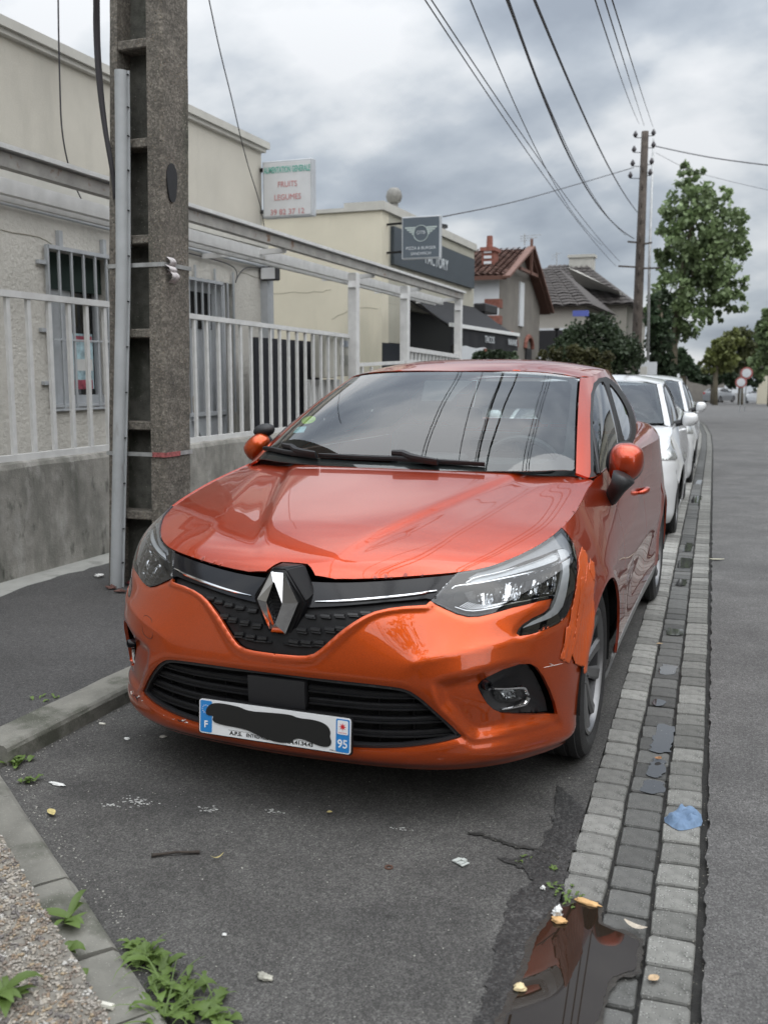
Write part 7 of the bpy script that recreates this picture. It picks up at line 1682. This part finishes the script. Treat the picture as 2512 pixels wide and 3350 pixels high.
# ------------------------------------------------------------------ litter
def crumple(name, label, cat, u, v_, z, rx, ry, rz, mt, seed, amp=.35, rot=0):
    P = hit(u, v_, z=z); bm = bmesh.new(); bmesh.ops.create_icosphere(bm, subdivisions=3, radius=1)
    for q in bm.verts:
        n_ = mnoise.noise(q.co*1.9+Vector((seed*3.1, 0, 0)))+.5*mnoise.noise(q.co*4.3+Vector((0, seed, 0))); q.co *= 1+amp*n_*1.4; q.co.x *= rx; q.co.y *= ry; q.co.z = max(-.2*rz, q.co.z*rz)
    me = bpy.data.meshes.new(name); bm.to_mesh(me); bm.free(); me.materials.append(mt); me.polygons.foreach_set('use_smooth', [True]*len(me.polygons))
    o = bpy.data.objects.new(name, me); COL.objects.link(o); o.location = (P[0], P[1], z+.15*rz); o.rotation_euler = (0, 0, rot); tag(o, label, cat); return o
def flat_leaf(name, label, u, v_, z, L, wd, mt, rot, curl=.3, cat='leaf'):
    P = hit(u, v_, z=z); v = []; f = []; n = 8
    for i in range(n):
        t = i/(n-1); w_ = wd*math.sin(math.pi*(t*.94+.03))**.7; h = curl*L*(t-.5)**2
        v += [(L*(t-.5), w_/2, h+w_*.25+.002), (L*(t-.5), 0, h+.002), (L*(t-.5), -w_/2, h+w_*.25+.002)]
    for i in range(n-1): a = 3*i; f += [(a, a+3, a+4, a+1), (a+1, a+4, a+5, a+2)]
    o = mobj(name, v, f, mt, None, True, (P[0], P[1], z+.002)); o.rotation_euler = (0, 0, rot); return tag(o, label, cat)
# blue cloth
M_cloth = mat('blue_cloth', (.16, .24, .36), rough=.95, var=.2, vscale=40, bump=.002, bscale=500)
P = hit(1478, 1765, z=.01); out = [(1427,1766),(1455,1752),(1462,1745),(1480,1741),(1512,1748),(1519,1778),(1500,1785),(1478,1790),(1461,1790)]
W0 = np.array([hit(u, v_, z=.012)[:2] for u, v_ in out]); W0 = smooth_poly(W0, 1)
if (W0[:, 0]*np.roll(W0[:, 1], -1)-np.roll(W0[:, 0], -1)*W0[:, 1]).sum() < 0: W0 = W0[::-1]
V, T = patch(W0, (), .006); c = V.mean(0); vz = []
for p in V:
    e_ = segdist(p[None], W0)[0]; q = Vector((p[0]*28, p[1]*28, 1.7)); fold = abs(mnoise.noise(q))+.6*abs(mnoise.noise(q*2.3)); vz.append((p[0], p[1], .006+min(1, e_/.012)*(.006+.030*fold)))
o = mobj('blue_cloth', vz, T, M_cloth, None, True); tag(o, 'crumpled blue cloth lying on the right course of the setts', 'cloth')
# twig
a, b_q = hit(328, 1848, z=.006), hit(432, 1841, z=.006); m1 = (a+b_q)/2+[0, .004, .003]; q = MB(); q.tube([a, a+(m1-a)*.3, m1, b_q+(m1-b_q)*.3, b_q], [.0065, .0045, .0040, .0045, .0055], 7); tag(q.build('twig', mat('twig_bark', (.045, .036, .030), rough=.9, var=.4, vscale=80, bump=.001, bscale=300), smooth=True), 'dark straight twig lying on the asphalt of the bay', 'twig')
M_bread = mat('bread', (.62, .38, .17), rough=.8, var=.2, vscale=60); M_wcr = mat('white_crumb', (.72, .72, .70), rough=.9, var=.08, vscale=60, bump=.002, bscale=300)
crumple('bread_piece', 'golden bread piece at the head of the puddle under a white crumb', 'bread', 1206, 1990, .008, .021, .012, .008, M_bread, 1)
crumple('white_crumb', 'white crumpled scrap lying on the golden bread piece', 'crumb', 1203, 1974, .012, .013, .013, .014, M_wcr, 2, .7)
crumple('bread_piece', 'long golden bread crust by the end of the left sett course', 'bread', 1268, 1951, .006, .034, .011, .008, M_bread, 3, .25, -.2)
crumple('bread_piece', 'pale crust lying in the puddle near the bottom edge', 'bread', 1122, 2135, .008, .014, .013, .008, mat('pale_bread', (.66, .54, .32), rough=.8, var=.2, vscale=60), 4)
crumple('white_scrap', 'small white scrap on the damp asphalt left of the puddle', 'scrap', 1172+.0, 1980-60, .006, .006, .006, .006, M_wcr, 5, .8)
crumple('stone_chip', 'grey-white stone chip on the bay asphalt below the front bumper', 'stone', 353, 1592, .004, .013, .010, .006, mat('chip_stone', (.42, .40, .36), rough=.8, var=.3, vscale=60), 6)
crumple('stone_chip', 'white stone chip under the left end of the bumper', 'stone', 275, 1597, .004, .011, .008, .006, M_wcr, 7)
crumple('stone_chip', 'pale rough stone near the weeds at the bottom of the bay', 'stone', 572, 2112, .004, .017, .011, .008, mat('chip_stone2', (.36, .35, .30), rough=.9, var=.4, vscale=90), 8, .6)
crumple('feather', 'white elongated feather-like scrap on the asphalt left of the bay', 'scrap', 124, 1694, .003, .028, .008, .004, M_wcr, 9, .5, -.1)
crumple('stone_chip', 'white stone chip beside the right kerb end weeds', 'stone', 485, 2082-62, .003, .006, .005, .004, M_wcr, 14)
M_ly = mat('yellow_leaf_dry', (.48, .40, .17), rough=.7, var=.4, vscale=70); M_lt = mat('tan_leaf', (.50, .36, .22), rough=.75, var=.35, vscale=50); M_paper = mat('grey_card', (.42, .44, .42), rough=.7, var=.15, vscale=60)
flat_leaf('fallen_leaf', 'yellow spotted leaf lying beside the end kerb on the left', 112, 1759-95+95, .003, .05, .024, M_ly, -.6)
flat_leaf('fallen_leaf', 'small yellow-green leaf tip right of the twig', 712, 1843-85+0, .003, .018, .014, M_ly, .5)
flat_leaf('fallen_leaf', 'long pale leaf lying on the road right of the setts', 1547, 1211, .003, .115, .030, mat('pale_leaf', (.52, .50, .38), rough=.7, var=.2, vscale=30), .25)
flat_leaf('fallen_leaf', 'tan leaf in the middle sett course behind the front wheel', 1424, 1453-60+0, -.002, .035, .018, M_lt, .4)
flat_leaf('fallen_leaf', 'brown crumpled leaf in the gutter beside the front tyre', 1421, 1643, -.001, .030, .022, mat('brown_leaf', (.30, .15, .07), rough=.8, var=.4, vscale=70), 1.0, .9)
flat_leaf('fallen_leaf', 'tan leaf fragment on the right sett course near the bottom', 1411, 2120, .004, .030, .022, M_lt, .9, .6)
flat_leaf('fallen_leaf', 'curled pale leaf at the edge of the middle sett and the puddle', 1372, 2008, .004, .060, .020, mat('curl_leaf', (.50, .44, .36), rough=.8, var=.3, vscale=60), -.3, .8)
flat_leaf('fallen_leaf', 'pale curved seed pod on the open asphalt of the bay', 470, 1946-90+0, .003, .040, .006, M_ly, .9, 1.2)
# ribbed grey card scrap
P = hit(995, 1863, z=.004); q = MB()
Mx = Matrix.Translation((P[0], P[1], .004)) @ Matrix.Rotation(-.5, 4, 'Z')
for k in range(5): q.box((-.022+k*.0088, -.014, 0), (-.022+k*.0088+.0078, .014, .002+.0022*(k % 2)), M=Mx)
q.box((-.004, .004, .003), (.010, .016, .007), M=Mx); tag(q.build('card_scrap', M_paper), 'ribbed grey card scrap right of centre on the bay asphalt', 'scrap')
q = MB(); P = hit(840, 1874, z=.002); q.lathe([(.007, 0), (.012, 0), (.012, .003), (.007, .003)], 18, Matrix.Translation((P[0], P[1], .001)), closed=True); tag(q.build('rusty_washer', mat('rust', (.09, .045, .03), rough=.8)), 'small rusty washer on the bay asphalt', 'washer')
for i, (u, v_, rot, lb) in enumerate(((345, 1533-60, .6, 'cigarette end beside the kerb under the car corner'), (222, 1563+0, .1, 'orange-tipped cigarette end near the kerb corner'), (228, 2170, .05, 'broken clay-coloured stub lying on the end kerb'))):
    P = hit(u, v_, z=.006 if i < 2 else .03); z_ = .005 if i < 2 else .028; q = MB(); d = Vector((math.cos(rot), math.sin(rot), 0))*.013*(1 if i < 2 else 1.5); p = Vector((P[0], P[1], z_)); q.tube([p-d, p+d], .0042 if i < 2 else .007, 8); tag(q.build('cigarette_end', mat('stub', (.55, .33, .22) if i else (.7, .68, .6), rough=.8)), lb, 'cigarette end')
# small pale grit and chips scattered over the asphalt
r = np.random.RandomState(11); V = []; Fs = []; k = 0
def scatter(n, fx, zf, s0, s1):
    global k
    for _ in range(n):
        x, y = fx(); s = r.uniform(s0, s1); a = r.uniform(0, 6.3); q = iv*(1+r.uniform(-.3, .3, (12, 1)))*[s, s*r.uniform(.5, .9), s*.5]; c_, s_ = math.cos(a), math.sin(a); q = q @ np.array([[c_, s_, 0], [-s_, c_, 0], [0, 0, 1]]); V.append(q+[x, y, zf]); Fs.append(fi+k*12); k += 1
def bay():
    while True:
        x, y = r.uniform(-1.0, .88), r.uniform(-1.2, 1.0)
        if (x+1.09)*.58+(y+.045)*.815 > .03: return x, y
scatter(500, bay, .001, .0008, .0022); scatter(60, bay, .001, .002, .0038); scatter(110, lambda: (r.uniform(xr(0)-.01, xr(0)+.05), r.uniform(-1.2, 3)), .001, .0012, .0035); scatter(260, lambda: (r.uniform(1.0, 1.5), r.uniform(-1.2, 5)), .004, .0008, .0018)
scatter(160, lambda: (lambda t: (-1.09+.815*t+r.uniform(.0, .05), -.045-.58*t+r.uniform(.0, .05)))(r.uniform(.05, 1.6)), .001, .001, .004); scatter(200, lambda: (-1.04+abs(r.normal(0, .03)), r.uniform(0, 2)), .001, .001, .004)
o = mobj('grit', np.concatenate(V), np.concatenate(Fs), mat('grit', (.30, .29, .26), rough=.8, var=.5, vscale=25)); tag(o, 'pale grit and stone chips strewn over bay and gutter', kind='stuff')
# white droppings / lime smears on the asphalt
M_lime = mat('lime_smear', (.50, .50, .48), rough=.9, var=.2, vscale=200)
for (u, v_, n, s) in ((292, 1732, 60, .030), (455, 1750, 26, .022), (590, 1756, 20, .018), (245, 1742, 16, .02), (865, 1790, 14, .018)):
    P = hit(u, v_, z=.001); q = MB()
    for _ in range(n):
        x, y = P[0]+r.normal(0, s), P[1]+r.normal(0, s*.45); rr = r.uniform(.0008, .006); a0 = r.uniform(0, 6); q.add([(x+rr*math.cos(a0+t)*r.uniform(.5, 1.4), y+rr*.6*math.sin(a0+t)*r.uniform(.5, 1.4), .0032) for t in np.linspace(0, 6.28, 8)[:-1]], [tuple(range(7))])
    o = q.build('lime_smear', M_lime); fix_normals(o); tag(o, kind='stuff', label='white smear of dried droppings on the bay asphalt')
    if o.data.polygons[0].normal.z < 0: o.data.flip_normals()
# pole-foot debris
for i, (u, v_) in enumerate(((215, 1245), (285, 1262), (262, 1278), (240, 1270))):
    crumple('debris', ['pale curled scrap at the foot of the pole', 'dark red leaf litter right of the conduit foot', 'reddish debris in front of the conduit foot', 'brown leaf scrap left of the conduit foot'][i], 'debris', u, v_, .075, .03, .015, .012, [M_wcr, M_redp, mat('litter_brown', (.12, .06, .05), rough=.9), mat('litter_brown', (.12, .06, .05))][i] if i != 1 else mat('litter_red', (.16, .03, .03), rough=.8), 20+i, .9)
